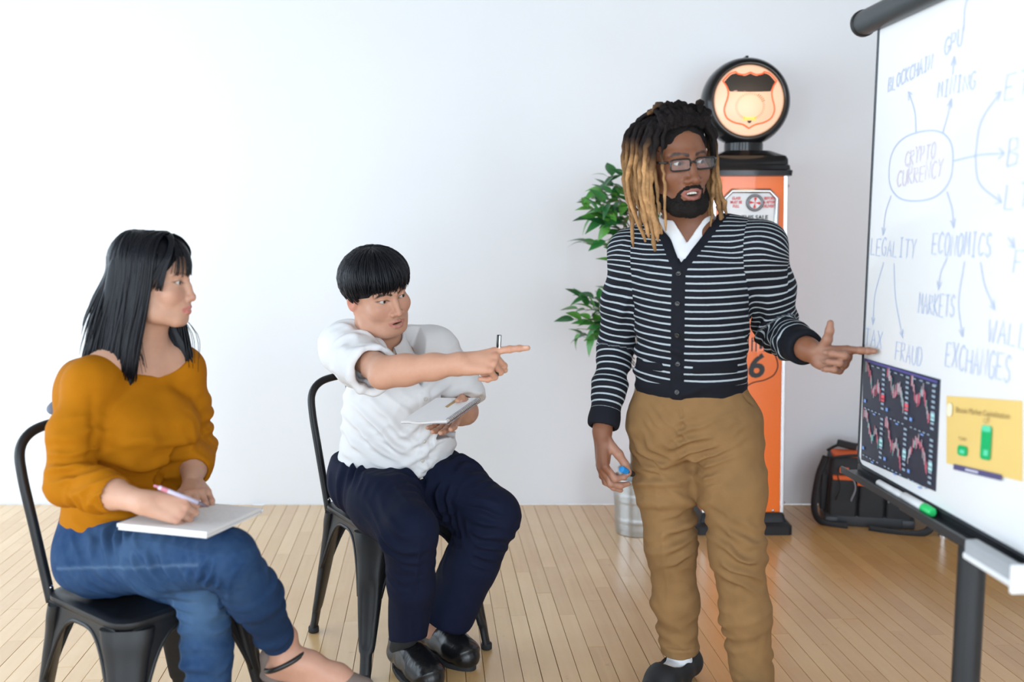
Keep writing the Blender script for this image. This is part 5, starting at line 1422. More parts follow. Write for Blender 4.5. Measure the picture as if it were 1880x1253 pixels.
# ------------------------------------------------------------------ standing man with dreadlocks and a striped cardigan
def local_put(F, O, axes, lo, hi, fn, k=0.0, op='s'):
    """fn gets local coordinates (x along axes[0], y along axes[1], z along axes[2])"""
    O = np.array(O, float)
    def g(X, Y, Z):
        x, y, z = X - F32(O[0]), Y - F32(O[1]), Z - F32(O[2])
        u, v, w = [x * F32(e[0]) + y * F32(e[1]) + z * F32(e[2]) for e in axes]
        return fn(u, v, w)
    return F.put(lo, hi, g, k, op)
def surf_pt(V, N, O, axes, x, z):
    """front-most surface point at local (x, z)"""
    L = (V - np.array(O)) @ np.array(axes).T
    d = (L[:, 0] - x) ** 2 + (L[:, 2] - z) ** 2 - .02 * L[:, 1] * (L[:, 1] > 0) * .05; d = np.where(L[:, 1] > 0, d, 9); i = int(np.argmin(d)); return V[i], N[i]
def disc(name, p, n, r, m, parent, t=.002):
    n = nz(n); ux = nz(np.cross(n, (0.1, 0.2, 1))); axes = np.array([ux, np.cross(n, ux), n]).T
    return MB().lathe([(r, -.002), (r, t * .6), (r * .8, t), (r * .55, t * .7), (0, t * .6)], p, 16, axes).build(name, m, parent, world=True, smooth=True)

def stripe_mat():
    m = bpy.data.materials.new('striped_knit'); m.use_nodes = True
    nt = m.node_tree; N = nt.nodes; L = nt.links; b = N['Principled BSDF']
    def at(n):
        a = N.new('ShaderNodeAttribute'); a.attribute_name = n; return a.outputs['Fac']
    def mth(op, *ins):
        x = N.new('ShaderNodeMath'); x.operation = op
        for i, v in enumerate(ins):
            if isinstance(v, (int, float)): x.inputs[i].default_value = v
            else: L.new(v, x.inputs[i])
        return x.outputs[0]
    am = mth('GREATER_THAN', at('am'), .5)
    su = mth('ADD', mth('MULTIPLY', at('st'), mth('SUBTRACT', 1.0, am)), mth('MULTIPLY', at('sa'), am))
    tc = N.new('ShaderNodeTexCoord'); nn = N.new('ShaderNodeTexNoise'); nn.inputs['Scale'].default_value = 260
    L.new(tc.outputs['Object'], nn.inputs['Vector'])
    su = mth('ADD', su, mth('MULTIPLY', mth('SUBTRACT', nn.outputs['Fac'], .5), .0012))
    fr = mth('FRACT', mth('DIVIDE', su, .0187))
    st = mth('MULTIPLY', mth('LESS_THAN', fr, .25), mth('LESS_THAN', at('plain'), .5))
    mx = N.new('ShaderNodeMixRGB'); mx.inputs[1].default_value = (.0085, .0095, .0145, 1); mx.inputs[2].default_value = (.40, .45, .48, 1)
    L.new(st, mx.inputs[0]); L.new(mx.outputs[0], b.inputs['Base Color'])
    b.inputs['Roughness'].default_value = .85; b.inputs['Sheen Weight'].default_value = .0; b.inputs['Specular IOR Level'].default_value = .2
    bp_ = N.new('ShaderNodeBump'); bp_.inputs['Strength'].default_value = .3; bp_.inputs['Distance'].default_value = .001
    n2 = N.new('ShaderNodeTexNoise'); n2.inputs['Scale'].default_value = 900; L.new(tc.outputs['Object'], n2.inputs['Vector'])
    L.new(n2.outputs['Fac'], bp_.inputs['Height']); L.new(bp_.outputs[0], b.inputs['Normal'])
    return m

def build_standing():
    rs = np.random.RandomState(8)
    root_loc = A3(.53, 2.76, 0)
    fw = nz((-.42, -.91, 0)); lf = nz((.91, -.42, 0)); UP = A3(0, 0, 1)
    hd = Head((.430, 2.684, 1.531), (.36, -.925, -.12), (-.10, -.03, 1), scale=1.03, w=1.05, jaw=.95, cheek=.95, nose=1.22, nlen=.8, open_=.0075, lid=.72, gaze=(.22, 1, -.22), lips=1.0, chin=1.02,
              neckpts=[(.474, 2.745, 1.41), (.490, 2.77, 1.325)], neckr=(.056, .055, .060), brow=1.05)
    shR, elR, wrR = A3(.335, 2.815, 1.285), A3(.300, 2.860, 1.010), A3(.253, 2.745, .785)
    shL, elL, wrL = A3(.668, 2.665, 1.305), A3(.732, 2.755, 1.070), A3(.766, 2.560, 1.040)
    hipR, knR, anR = A3(.422, 2.785, .80), A3(.455, 2.765, .450), A3(.500, 2.845, .085)
    hipL, knL, anL = A3(.600, 2.715, .81), A3(.622, 2.665, .465), A3(.690, 2.725, .085)
    skin = (.215, .088, .048); palm = (.40, .21, .145); nail = (.50, .33, .27)
    F = Field((.33, 2.55, 1.20), (.66, 2.88, 1.69), .0019)
    F.ell((.50, 2.775, 1.275), (.085, .14, .075), np.array([fw, lf, (0, 0, 1)]).T, .02)
    F.chain([A3(.49, 2.77, 1.33), shR * .5 + A3(.49, 2.77, 1.33) * .5], [.06, .055], .04); F.chain([A3(.49, 2.77, 1.33), shL * .5 + A3(.49, 2.77, 1.33) * .5], [.06, .055], .04)
    hd.add(F); hd.nostrils(F)
    V, Q = F.mesh(1); C = hd.paint(V, skin, (.30, .115, .095), .5, browamt=.9, blush=.1, browz=.021)
    # pink inside lower lip, stubble shade round the jaw
    L = hd.local(V); st_ = sstep(-L[:, 2], .055, .075) * (L[:, 1] > .0) * .35
    hairl = sstep(L[:, 2], .070, .082) + sstep(-L[:, 1], -.02, .005) * sstep(L[:, 2], -.04, .0); C *= (1 - .75 * np.clip(hairl, 0, 1))[:, None]
    parts = [(V, Q, C)]
    hR = Hand(wrR + A3(-.002, -.006, -.012), (.02, -.30, -1), (-.93, -.25, .1), -1, {'i': (38, 62, 35), 'm': (30, 48, 25), 'r': (22, 34, 15), 'p': (18, 28, 12)}, [(.35, .75, -.55), (.0, .85, -.55), (-.25, .85, -.4)], 1.0)
    F = Field((.15, 2.55, .54), (.36, 2.86, .92), .0021)
    F.chain([elR * .35 + wrR * .65, wrR, wrR + A3(0, -.004, -.012)], [.036, .028, .026], .02, flat=(nz((1, .2, 0)), .85)); hR.add(F)
    V, Q = F.mesh(1); parts.append((V, Q, hR.paint(np.tile(np.array(skin), (len(V), 1)), V, nail, palm, (.75, .72, .72))))
    hL = Hand(wrL + A3(.018, -.020, -.016), (.58, -.81, .0), (.79, .58, -.22), 1, {'i': (4, 6, 5), 'm': (66, 84, 40), 'r': (72, 88, 45), 'p': (76, 88, 45)}, [(.74, .58, -.35), (.86, .34, -.35), (.9, .15, -.3)], .97, spread=(2, 2, -2, -6), tl=.78)
    F = Field((.69, 2.30, .92), (.96, 2.72, 1.19), .0021)
    F.chain([elL * .30 + wrL * .70, wrL, wrL + A3(.008, -.018, -.004)], [.036, .028, .026], .02, flat=(nz((.4, .9, 0)), .85)); hL.add(F)
    V, Q = F.mesh(1); parts.append((V, Q, hL.paint(np.tile(np.array(skin) * 1.15, (len(V), 1)), V, nail, palm, (.8, .76, .76))))
    F = Field((.15, 2.45, 0.02), (.95, 3.02, 1.36), .010)
    F.loft(A3(.50, 2.755, .80), [lf, fw, UP], [(-.06, 0, 0, .13, .09), (.06, 0, 0, .14, .095), (.2, 0, 0, .125, .085), (.40, 0, .005, .145, .095), (.5, 0, 0, .12, .07)], .02)
    for a, b, c in ((hipR, knR, anR), (hipL, knL, anL)): F.chain([a, b, b * .6 + c * .4, c], [.08, .05, .040, .022], .03)
    for a, b, c in ((shR, elR, wrR), (shL, elL, wrL)): F.chain([a, b, c], [.045, .036, .026], .03)
    V, Q = F.mesh(1); parts.append((V, Q, np.tile(np.array(skin), (len(V), 1))))
    V, Q, C = join_patches(parts)
    body = rawmesh('person', V, Q, skin_mat('brown_skin', .42), None, True, attrs={'col': C}, loc=tuple(root_loc))
    tag(body, 'standing person with blond-tipped dreadlocks and striped cardigan pointing at the whiteboard', 'person')
    hd.eye_objs(body, (.02, .011, .007))
    # teeth
    te = MB(); z0 = -.0715 - .0035
    for i in range(6):
        x = (i - 2.5) * .0072; te.box(hd.P(x, .0875 - 9 * x * x, z0 - .0005), (.0034 * hd.k, .002, .0036 * hd.k), hd.Rm, .001)
    te.build('teeth', mat('teeth', (.80, .77, .70), .3), body, world=True)
    # -- beard and moustache
    F = Field((.34, 2.55, 1.33), (.60, 2.80, 1.52), .0022); k = hd.k
    for q in (-1, 1):
        F.chain([hd.P(q * .069, .000, -.030), hd.P(q * .066, .012, -.062), hd.P(q * .053, .042, -.096), hd.P(q * .030, .072, -.112), hd.P(0, .084, -.117)], [.009 * k, .012 * k, .016 * k, .019 * k, .019 * k], .02)
        F.chain([hd.P(q * .003, .0985, -.0595), hd.P(q * .016, .0925, -.0615), hd.P(q * .028, .0805, -.071), hd.P(q * .031, .076, -.088)], [.0040 * k, .0048 * k, .0050 * k, .0085 * k], .008)
    F.chain([hd.P(0, .088, -.098), hd.P(0, .086, -.115)], [.008 * k, .014 * k], .012)
    V, Q = F.mesh(1); N = normals(V, Q); V = V + N * (.0016 * vnoise(V * 260, 4) + .0012 * vnoise(V * 600, 5))[:, None]
    rawmesh('beard', V, Q, mat('black_beard', (.011, .0085, .0075), .8, 0, .3, 300, bump=.8, bscale=500, spec=.2), body, True, world=True)
    # -- glasses
    fm = mat('black_acetate', (.012, .011, .011), .2); fr = MB()
    for q in (-1, 1):
        c = A3(q * .034, .0965, -.004); rr = []
        for a in np.linspace(0, 2 * math.pi, 33):
            x = .0265 * math.copysign(abs(math.cos(a)) ** .45, math.cos(a)); z = .0135 * math.copysign(abs(math.sin(a)) ** .45, math.sin(a))
            rr.append(hd.P(c[0] + x, c[1] - .10 * abs(c[0] + x) ** 1.0 * .35 - (.0), c[2] + z + (.0015 if z > 0 else 0)))
        fr.tube(rr, .0023, 8)
        fr.tube([hd.P(q * .060, .084, .004), hd.P(q * .073, .076, .004), hd.P(q * .078, .03, .003), hd.P(q * .079, -.02, -.002)], [.003, .0032, .0026, .0022], 8)
    fr.tube([hd.P(-.0085, .095, .000), hd.P(0, .099, .003), hd.P(.0085, .095, .000)], .0026, 8)
    gl_ = fr.build('glasses', fm, body, world=True, smooth=True)
    for q in (-1, 1):
        pts = []
        for a in np.linspace(0, 2 * math.pi, 28, endpoint=False):
            x = .0255 * math.copysign(abs(math.cos(a)) ** .45, math.cos(a)); z = .0125 * math.copysign(abs(math.sin(a)) ** .45, math.sin(a)); pts.append(hd.P(q * .034 + x, .0965 - .035 * abs(q * .034 + x), -.004 + z))
        MB().add(pts, [tuple(range(28))]).build('lens', mat('clear_lens', (.9, .92, 1.0), .03, 0, 0, 5, alpha=.07, spec=.9), gl_, world=True)
    # -- white T-shirt in the neck opening
    O = A3(.50, 2.755, .88); axes = [lf, fw, UP]
    tors = [(.00, 0, .0, .150, .110), (.04, 0, .004, .158, .118), (.12, 0, .006, .155, .116), (.24, 0, .008, .160, .118), (.34, 0, .008, .170, .118), (.41, 0, -.002, .160, .102), (.45, 0, -.012, .120, .082), (.485, 0, -.02, .070, .068)]
    def vcut(F, x0, zv, slope, k, ymin=.0):
        ca_ = 1 / math.hypot(1, slope); local_put(F, O, axes, O + A3(-.3, -.3, .30), O + A3(.3, .3, .62), lambda x, y, z: np.maximum(np.maximum((np.abs(x - F32(x0)) - (z - F32(zv)) * F32(slope)) * F32(ca_), F32(ymin) - y), F32(zv) - z), k)
    F = Field((.36, 2.56, 1.10), (.64, 2.86, 1.42), .003)
    F.loft(O, axes, [(a, b, c, d - .010, e - .010) for a, b, c, d, e in tors], .02); F.chain([A3(.49, 2.772, 1.34), A3(.478, 2.755, 1.385)], [.082, .074], .03)
    F.plane_cut(A3(.478, 2.75, 1.388), (-.10, -.20, 1), .004); vcut(F, .0, .432, .60, .004, -.01)
    F.chain([A3(.49, 2.775, 1.30), A3(.470, 2.735, 1.45)], [.066, .064], .003, 's')
    V, Q = F.mesh(2); N = normals(V, Q); V = wrinkle(V, N, A3(.43, 2.65, 1.28), .08, nz((.6, 0, 1)), .03, .004, 3)
    rawmesh('undershirt', V, Q, mat('white_cotton', (.78, .78, .80), .8, 0, .03, 60, bump=.2, bscale=900), body, True, world=True)
    # -- cardigan
    F = Field((.15, 2.36, .76), (.90, 3.02, 1.42), .0042)
    F.loft(O, axes, tors, .02)
    F.chain([A3(.49, 2.775, 1.325), shR * .55 + A3(.49, 2.775, 1.335) * .45, shR], [.066, .062, .066], .04); F.chain([A3(.49, 2.775, 1.325), shL * .55 + A3(.49, 2.775, 1.335) * .45, shL], [.066, .062, .066], .04)
    F.chain([shR + A3(.012, 0, -.006), shR * .5 + elR * .5 + A3(-.004, 0, 0), elR, elR * .5 + wrR * .5, elR * .12 + wrR * .88, wrR + A3(0, -.002, -.004)], [.067, .056, .050, .046, .040, .036], .025)
    F.chain([shL + A3(-.012, 0, -.006), shL * .5 + elL * .5 + A3(.008, 0, 0), elL + A3(.004, .008, 0), elL * .5 + wrL * .5 + A3(.004, 0, -.004), elL * .12 + wrL * .88, wrL], [.068, .060, .054, .050, .043, .038], .025)
    for a, b in ((elR, wrR), (elL, wrL)):
        d = nz(b - a); F.plane_cut(b - d * .012, d, .004, b - .07, b + .08); F.cone(b - d * .03, b + d * .05, .031, .031, .004, 's')
    vcut(F, -.005, .375, .60, .005, .02)
    F.chain([A3(.49, 2.775, 1.29), A3(.485, 2.765, 1.36), A3(.470, 2.735, 1.45)], [.060, .078, .090], .008, 's')
    V, Q = F.mesh(2); N = normals(V, Q)
    V = wrinkle(V, N, elL + A3(.0, -.03, .0), .10, nz((elL - shL) * .5 + (wrL - elL)), .036, .022, 41); N = normals(V, Q)
    V = wrinkle(V, N, elL * .4 + wrL * .6, .08, nz(wrL - elL + A3(0, 0, .1)), .024, .008, 42); V = wrinkle(V, N, elR + A3(.03, -.03, 0), .12, nz(wrR - shR), .05, .014, 43)
    V = wrinkle(V, N, shR + A3(.05, -.06, -.10), .12, nz((1, 0, -.7)), .05, .016, 44); V = wrinkle(V, N, shL + A3(-.05, -.05, -.12), .12, nz((-1, 0, -.6)), .05, .016, 45); N = normals(V, Q)
    V = wrinkle(V, N, O + fw * .11 - lf * .07 + UP * .16, .13, nz((.5, 0, 1)), .06, .018, 46); V = wrinkle(V, N, O + fw * .1 + lf * .09 + UP * .10, .12, nz((-.3, 0, 1)), .06, .015, 47)
    N = normals(V, Q); Lc = (V - O) @ np.array(axes).T
    # ribbed hem pulls in below
    arms = np.minimum(chain_dist(V, [shR, elR, wrR])[0], chain_dist(V, [shL, elL, wrL])[0])
    dR, aR = chain_dist(V, [shR - nz(elR - shR) * .1, elR, wrR]); dL, aL = chain_dist(V, [shL - nz(elL - shL) * .1, elL, wrL])
    tor_r = np.sqrt((Lc[:, 0] / .155) ** 2 + (Lc[:, 1] / .115) ** 2)
    isR = dR < dL; ad = np.minimum(dR, dL); along = np.where(isR, aR, aL); lenR = .1 + np.linalg.norm(elR - shR) + np.linalg.norm(wrR - elR); lenL = .1 + np.linalg.norm(elL - shL) + np.linalg.norm(wrL - elL)
    am = 1 - sstep(tor_r, .98, 1.0) * 0; am = (sstep(np.abs(Lc[:, 0]), .150, .158) * (ad < .085)) * (1 - sstep(-Lc[:, 2], -.02, .0) * 0)
    am = np.where((Lc[:, 2] < .30) & (ad < .072) & (np.abs(Lc[:, 0]) > .135), np.maximum(am, sstep(tor_r, .99, 1.10)), am)
    st = Lc[:, 2] + .012 * np.cos(Lc[:, 0] * 9) + .035 * Lc[:, 0] * (Lc[:, 1] > 0)
    st = st + .8 * np.clip(.105 - Lc[:, 1], 0, .25) * sstep(Lc[:, 2], .36, .43)
    wa = sstep(along, .13, .27)
    sa = -along * wa + (st - np.where(isR, .51, .53)) * (1 - wa)
    plain = (1 - sstep(Lc[:, 2], .046, .058)) * (am < .5)
    plain = np.maximum(plain, (am >= .5) * (1 - sstep(np.where(isR, lenR, lenL) - along, .056, .068)))
    edge = np.abs(np.abs(Lc[:, 0] + .005) - (Lc[:, 2] - .375) * .60) / math.hypot(1, .6)
    plain = np.maximum(plain, (1 - sstep(edge, .019, .029)) * (Lc[:, 2] > .36) * (Lc[:, 1] > -.01) * (np.abs(Lc[:, 0]) < .13))
    plain = np.maximum(plain, (1 - sstep(np.abs(Lc[:, 0] + .006), .014, .024)) * (Lc[:, 1] > 0) * (Lc[:, 2] < .40))
    for sx in (-.098, .088):      # welt pockets
        pk = (np.abs(Lc[:, 0] - sx) < .052) & (np.abs(Lc[:, 2] - .098) < .011) & (Lc[:, 1] > 0) & (am < .5); plain = np.maximum(plain, (1 - sstep(np.abs(Lc[:, 2] - .098), .006, .016)) * (1 - sstep(np.abs(Lc[:, 0] - sx), .047, .057)) * (Lc[:, 1] > 0) * (am < .5)); V = V + N * (.004 * pk)[:, None]
    plk = np.exp(-((Lc[:, 0] + .006) / .018) ** 6) * (Lc[:, 1] > 0) * (Lc[:, 2] < .39) * (Lc[:, 2] > 0); V = V + N * (.0025 * plk)[:, None]
    card = rawmesh('cardigan', V, Q, stripe_mat(), body, True, world=True, attrs={'st': st, 'sa': sa, 'am': am.astype(float), 'plain': plain.astype(float)})
    for z in (.352, .272, .188, .108, .035):
        p_, n_ = surf_pt(V, N, O, axes, -.006, z); disc('button', p_ + n_ * .001, n_, .0075, mat('black_button', (.02, .02, .022), .25), card, .003)
    # -- chinos
    F = Field((.28, 2.55, .04), (.84, 3.0, .97), .0042)
    F.loft(A3(.50, 2.755, .84), axes, [(-.12, 0, 0, .13, .10), (-.06, 0, 0, .168, .122), (.0, 0, 0, .170, .122), (.06, 0, 0, .156, .114), (.11, 0, 0, .148, .108)], .02)
    F.chain([hipR, hipR * .5 + knR * .5, knR, knR * .5 + anR * .5, anR + A3(0, 0, .02)], [.094, .084, .068, .063, .057], .035)
    F.chain([hipL, hipL * .5 + knL * .5, knL, knL * .5 + anL * .5, anL + A3(0, 0, -.02)], [.096, .088, .072, .066, .060], .035)
    F.plane_cut(A3(.50, 2.845, .098), (.05, 0.1, -1), .003, (.3, 2.7, 0), (.59, 3.0, .14)); F.cone(A3(.5, 2.845, .06), A3(.5, 2.845, .13), .048, .048, .003, 's')
    F.plane_cut(A3(.69, 2.725, .062), (0, 0.1, -1), .003, (.59, 2.5, 0), (.84, 3.0, .14)); F.cone(A3(.69, 2.725, .02), A3(.69, 2.725, .09), .050, .050, .003, 's')
    V, Q = F.mesh(2); N = normals(V, Q)
    cr = A3(.475, 2.66, .77)
    for sgn, hp, kn, an, sd in ((-1, hipR, knR, anR, 60), (1, hipL, knL, anL, 70)):
        V = wrinkle(V, N, cr + lf * sgn * .045 + A3(0, 0, -.03), .085, nz(lf * sgn * .55 - UP), .030, .020, sd, face=fw); N = normals(V, Q)
        V = wrinkle(V, N, kn + A3(0, -.02, .0), .11, nz((.5 * sgn, 0, 1)), .040, .022, sd + 1); V = wrinkle(V, N, kn * .35 + an * .65, .13, nz((-.45 * sgn, 0, 1)), .055, .012, sd + 2); N = normals(V, Q)
        V = wrinkle(V, N, an + A3(0, 0, .06), .075, nz((.4, 0, 1)), .036, .010, sd + 3); V = wrinkle(V, N, hp * .5 + kn * .5, .16, nz((.35 * sgn, 0, 1)), .065, .014, sd + 4)
        # pressed front crease
        V = fold(V, N, [hp * .6 + kn * .4 + fw * .088, kn + fw * .072, an + fw * .06 + UP * .05], .008, .003)
    N = normals(V, Q)
    V = fold(V, N, [A3(.455, 2.648, .93), A3(.452, 2.640, .87), A3(.470, 2.648, .79)], .006, -.006)      # fly
    pl_ = [A3(.600, 2.645, .955), A3(.645, 2.665, .88), A3(.668, 2.695, .82)]; V = fold(V, N, pl_, .006, -.008); pr2 = [A3(.380, 2.745, .95), A3(.350, 2.775, .89), A3(.335, 2.80, .84)]; V = fold(V, N, pr2, .006, -.007)
    V = fold(V, N, [A3(.44, 2.80, .125), A3(.47, 2.785, .128), A3(.53, 2.785, .128), A3(.555, 2.82, .125)], .004, -.004)
    V = V + N * (.0018 * vnoise(V * 18, 77) + .0008 * vnoise(V * 60, 78))[:, None]
    C = np.tile(A3(.255, .142, .058), (len(V), 1)) * (1 + .10 * vnoise(V * 12, 81) + .06 * vnoise(V * 45, 82))[:, None]
    dk = np.exp(-(chain_dist(V, smooth_path(pl_, 4))[0] / .003) ** 2); C *= (1 - .4 * dk)[:, None]
    rawmesh('chinos', V, Q, mat('khaki_twill', (1, 1, 1), .85, 0, .06, 250, bump=.3, bscale=1200, attr='col', spec=.2), body, True, world=True, attrs={'col': C})
    # -- socks and loafers
    for an, nm in ((anR, 0), (anL, 1)):
        F = Field(an + A3(-.26, -.30, -.10), an + A3(.12, .12, .10), .0035); g = A3(an[0], an[1], 0); tf = nz(A3(-.62, -.78, 0)) if nm == 0 else nz(A3(-.25, -.97, 0)); sd = A3(-tf[1], tf[0], 0)
        F.chain([an + A3(0, 0, .04), g + A3(0, 0, .06)], [.036, .038], .01); F.chain([g + A3(0, 0, .05), g + tf * .07 + A3(0, 0, .05)], [.036, .032], .01)
        V, Q = F.mesh(1); rawmesh('sock', V, Q, mat('white_cotton', (.78, .78, .80), .8), body, True, world=True)
        F = Field(g + A3(-.28, -.32, -.005), g + A3(.14, .14, .11), .0032)
        F.chain([g - tf * .055 + UP * .042, g + tf * .02 + UP * .044, g + tf * .10 + UP * .044, g + tf * .165 + UP * .034], [.042, .042, .046, .036], .03)
        F.chain([g - tf * .06 + UP * .05, g - tf * .05 + UP * .075], [.036, .034], .02)
        F.chain([g - tf * .02 + UP * .115, g + tf * .035 + UP * .10, g + tf * .07 + UP * .092], [.042, .040, .028], .008, 's')
        F.plane_cut(g + UP * .012, (0, 0, -1), .002)
        V, Q = F.mesh(1); rawmesh('loafer', V, Q, mat('black_suede_leather', (.010, .0105, .013), .6, bump=.2, bscale=400), body, True, world=True)
        mb = MB(); ring = []
        for a in np.linspace(0, 2 * math.pi, 30, endpoint=False):
            x = math.cos(a); w_ = .043 if x > 0 else .038; ring.append((x * .112 + .052 * (1), math.sin(a) * (w_ + .006 * max(0, x))))
        mb.prism([(a, b) for a, b in ring], g + UP * .0005, tf, sd, .0135); mb.build('sole', M_RUBBER, body, world=True)
    # -- dreadlocks
    hairE = empty('hair'); hairE.parent = body; hairE.location = Vector(tuple(hd.c - root_loc))
    F = Field((.33, 2.55, 1.44), (.62, 2.86, 1.70), .003)
    F.ell(hd.P(0, -.018, .042), np.array((.081, .100, .086)) * k * A3(hd.w, 1, 1), hd.Rm, .01); F.ell(hd.P(0, .110, -.012), np.array((.078, .075, .100)) * k, hd.Rm, .01, 's')
    for q in (-1, 1): F.ell(hd.P(q * .085, .045, -.03), np.array((.03, .05, .05)) * k, hd.Rm, .01, 's')
    V, Q = F.mesh(1); N = normals(V, Q); V = V + N * (.003 * vnoise(V * 90, 3))[:, None]
    hm = mat('dreadlock', (1, 1, 1), .85, 0, .35, 160, bump=.9, bscale=320, attr='col', spec=.15)
    rawmesh('hair_cap', V, Q, hm, hairE, True, world=True, attrs={'col': np.tile(A3(.010, .008, .008), (len(V), 1))})
    black = A3(.012, .009, .009); brown = A3(.085, .035, .018); blond = A3(.36, .20, .088)
    def dread(pts, r0, mix0, mix1, taper=.7, bl=1.0):
        P_ = smooth_path(pts, 6); n = len(P_); s_ = np.linspace(0, 1, n)
        rr = r0 * (1 - (1 - taper) * s_) * (1 + .16 * np.sin(s_ * rs.uniform(28, 42) + rs.rand() * 6) + .10 * rs.randn(n)); rr[-1] *= .45; rr[0] *= .8
        W = np.array([hd.P(*q) for q in P_]) + .0016 * rs.randn(n, 3)
        t = sstep(s_, mix0, mix1)[:, None]; mid = np.clip(1 - np.abs(t - .45) * 2.4, 0, 1)
        bv = bl * rs.uniform(.6, 1.15); col = black * (1 - t) + blond * bv * t; col = col * (1 - .55 * mid) + brown * .55 * mid; col = col * (1 + .18 * rs.randn(n, 1)).clip(.6, 1.4)
        mb = MB().tube(W, rr, 8); rawmesh('dreadlock', np.array(mb.v), mb.f, hm, hairE, True, world=True, attrs={'col': np.repeat(col, 8, 0)})
    # right side of the head (left in view): long, blond ends
    for i in range(30):
        y = rs.uniform(-.085, .052); row = rs.randint(3); x1 = -.082 - .008 * row - .010 * rs.rand(); ze = -.140 - .055 * rs.rand() - (.03 if y < .02 and row == 2 else 0) + (.055 if y < -.05 else 0)
        rt = A3(-.028 - .018 * row * .5, y * .7, .112 - .010 * row); out = A3(x1 * .82, y + .004, .085)
        dread([rt, out, A3(x1, y + rs.uniform(-.008, .012), .015), A3(x1 - .004 + rs.uniform(-.006, .010), y + .006 + rs.uniform(-.01, .014), -.07), A3(x1 + .012 + rs.uniform(-.010, .016), y + .016 + rs.uniform(-.012, .018), ze)], rs.uniform(.0062, .0088), .44 - .05 * row, .66 - .05 * row)
    dread([A3(-.045, .060, .105), A3(-.066, .074, .075), A3(-.071, .073, .01), A3(-.066, .074, -.06), A3(-.072, .082, -.165)], .0050, .42, .62)
    dread([A3(-.04, .05, .11), A3(-.076, .058, .07), A3(-.083, .055, .0), A3(-.078, .060, -.07), A3(-.076, .066, -.125)], .0060, .40, .6)
    # three long ones hanging over the shoulder
    for x, y, ze in ((-.092, .045, -.215), (-.100, .030, -.185), (-.084, .050, -.175)):
        dread([A3(-.04, .02, .112), A3(-.085, .03, .08), A3(x - .006, y - .005, 0), A3(x - .002, y, -.10), A3(x + .006, y + .012, ze)], .0088, .36, .58)
    # left side (right in view)
    for i in range(16):
        y = rs.uniform(-.075, .050); x1 = .080 + .018 * rs.rand(); ze = -.115 - .05 * rs.rand()
        dread([A3(.03, y * .7, .112), A3(x1 * .9, y, .08), A3(x1, y + .004, .01), A3(x1 + .004, y + .008, -.06), A3(x1 + .008 + rs.uniform(-.012, .01), y + .02 + rs.uniform(-.01, .012), ze)], rs.uniform(.0060, .0085), .36, .62, bl=.8)
    dread([A3(.04, .05, .11), A3(.072, .062, .06), A3(.078, .060, -.02), A3(.070, .066, -.09), A3(.052, .090, -.165)], .0058, .40, .62, bl=.85)
    for z_ in (-.16, -.172): dread([A3(.04, .03, .11), A3(.078, .045, .06), A3(.088, .045, -.03), A3(.092, .055, -.10), A3(.098, .066, z_)], .0082, .36, .6, bl=.95)
    # back
    for i in range(14):
        x = rs.uniform(-.075, .075); dread([A3(x * .5, -.05, .115), A3(x * .9, -.10, .06), A3(x, -.118, -.02), A3(x, -.115, -.10), A3(x, -.105, -.16 - .04 * rs.rand())], .0082, .35, .6, bl=.8)
    # top: dark locks pulled back over the crown
    for i in range(22):
        a = (i - 10.5) / 10.5; x = a * .060; dread([A3(x * 1.0, .076 - .35 * abs(x), .094 - .25 * abs(x)), A3(x * 1.05, .055, .120 - .25 * abs(x) + .006 * rs.rand()), A3(x * .9 + .012 * rs.randn(), .0, .136 - 4 * x * x + .006 * rs.rand()), A3(x * .8 + .01 * rs.randn(), -.06, .116 - 3 * x * x), A3(x * .9, -.098, .06)], rs.uniform(.0075, .0100), .85, 1.4)
    for x, y in ((-.045, .01), (.050, .03), (-.018, .0), (.022, -.02)):
        dread([A3(x * .8, y + .03, .122), A3(x, y + .015, .142), A3(x * 1.1, y - .005, .140), A3(x * 1.3, y - .03, .118)], .0085, .2, 1.6)
    return body, hd, hR
man_s, s_head, s_hand = build_standing()
# marker held in the lowered right hand
tI, tT = s_hand.tips['i'], s_hand.tips['t']
mc = (tI * .5 + tT * .5)
mk = thing('marker_pen', 'short black marker with a bright blue end in the lowered hand', 'marker', tuple(mc))
ax_ = nz((-.55, -.55, .35)); ux_ = nz(np.cross(ax_, (0, 0, 1))); axm = np.array([ux_, np.cross(ax_, ux_), ax_]).T
MB().lathe([(.0075, -.022), (.0085, -.018), (.0085, .012), (.0075, .016)], (0, 0, 0), 18, axm).build('barrel', M_BLACKM, mk, auto=40)
MB().lathe([(.0092, .010), (.0095, .030), (.0085, .034), (0, .0345)], (0, 0, 0), 18, axm).build('cap', mat('blue_plastic', (.01, .22, .55), .3), mk, auto=40)

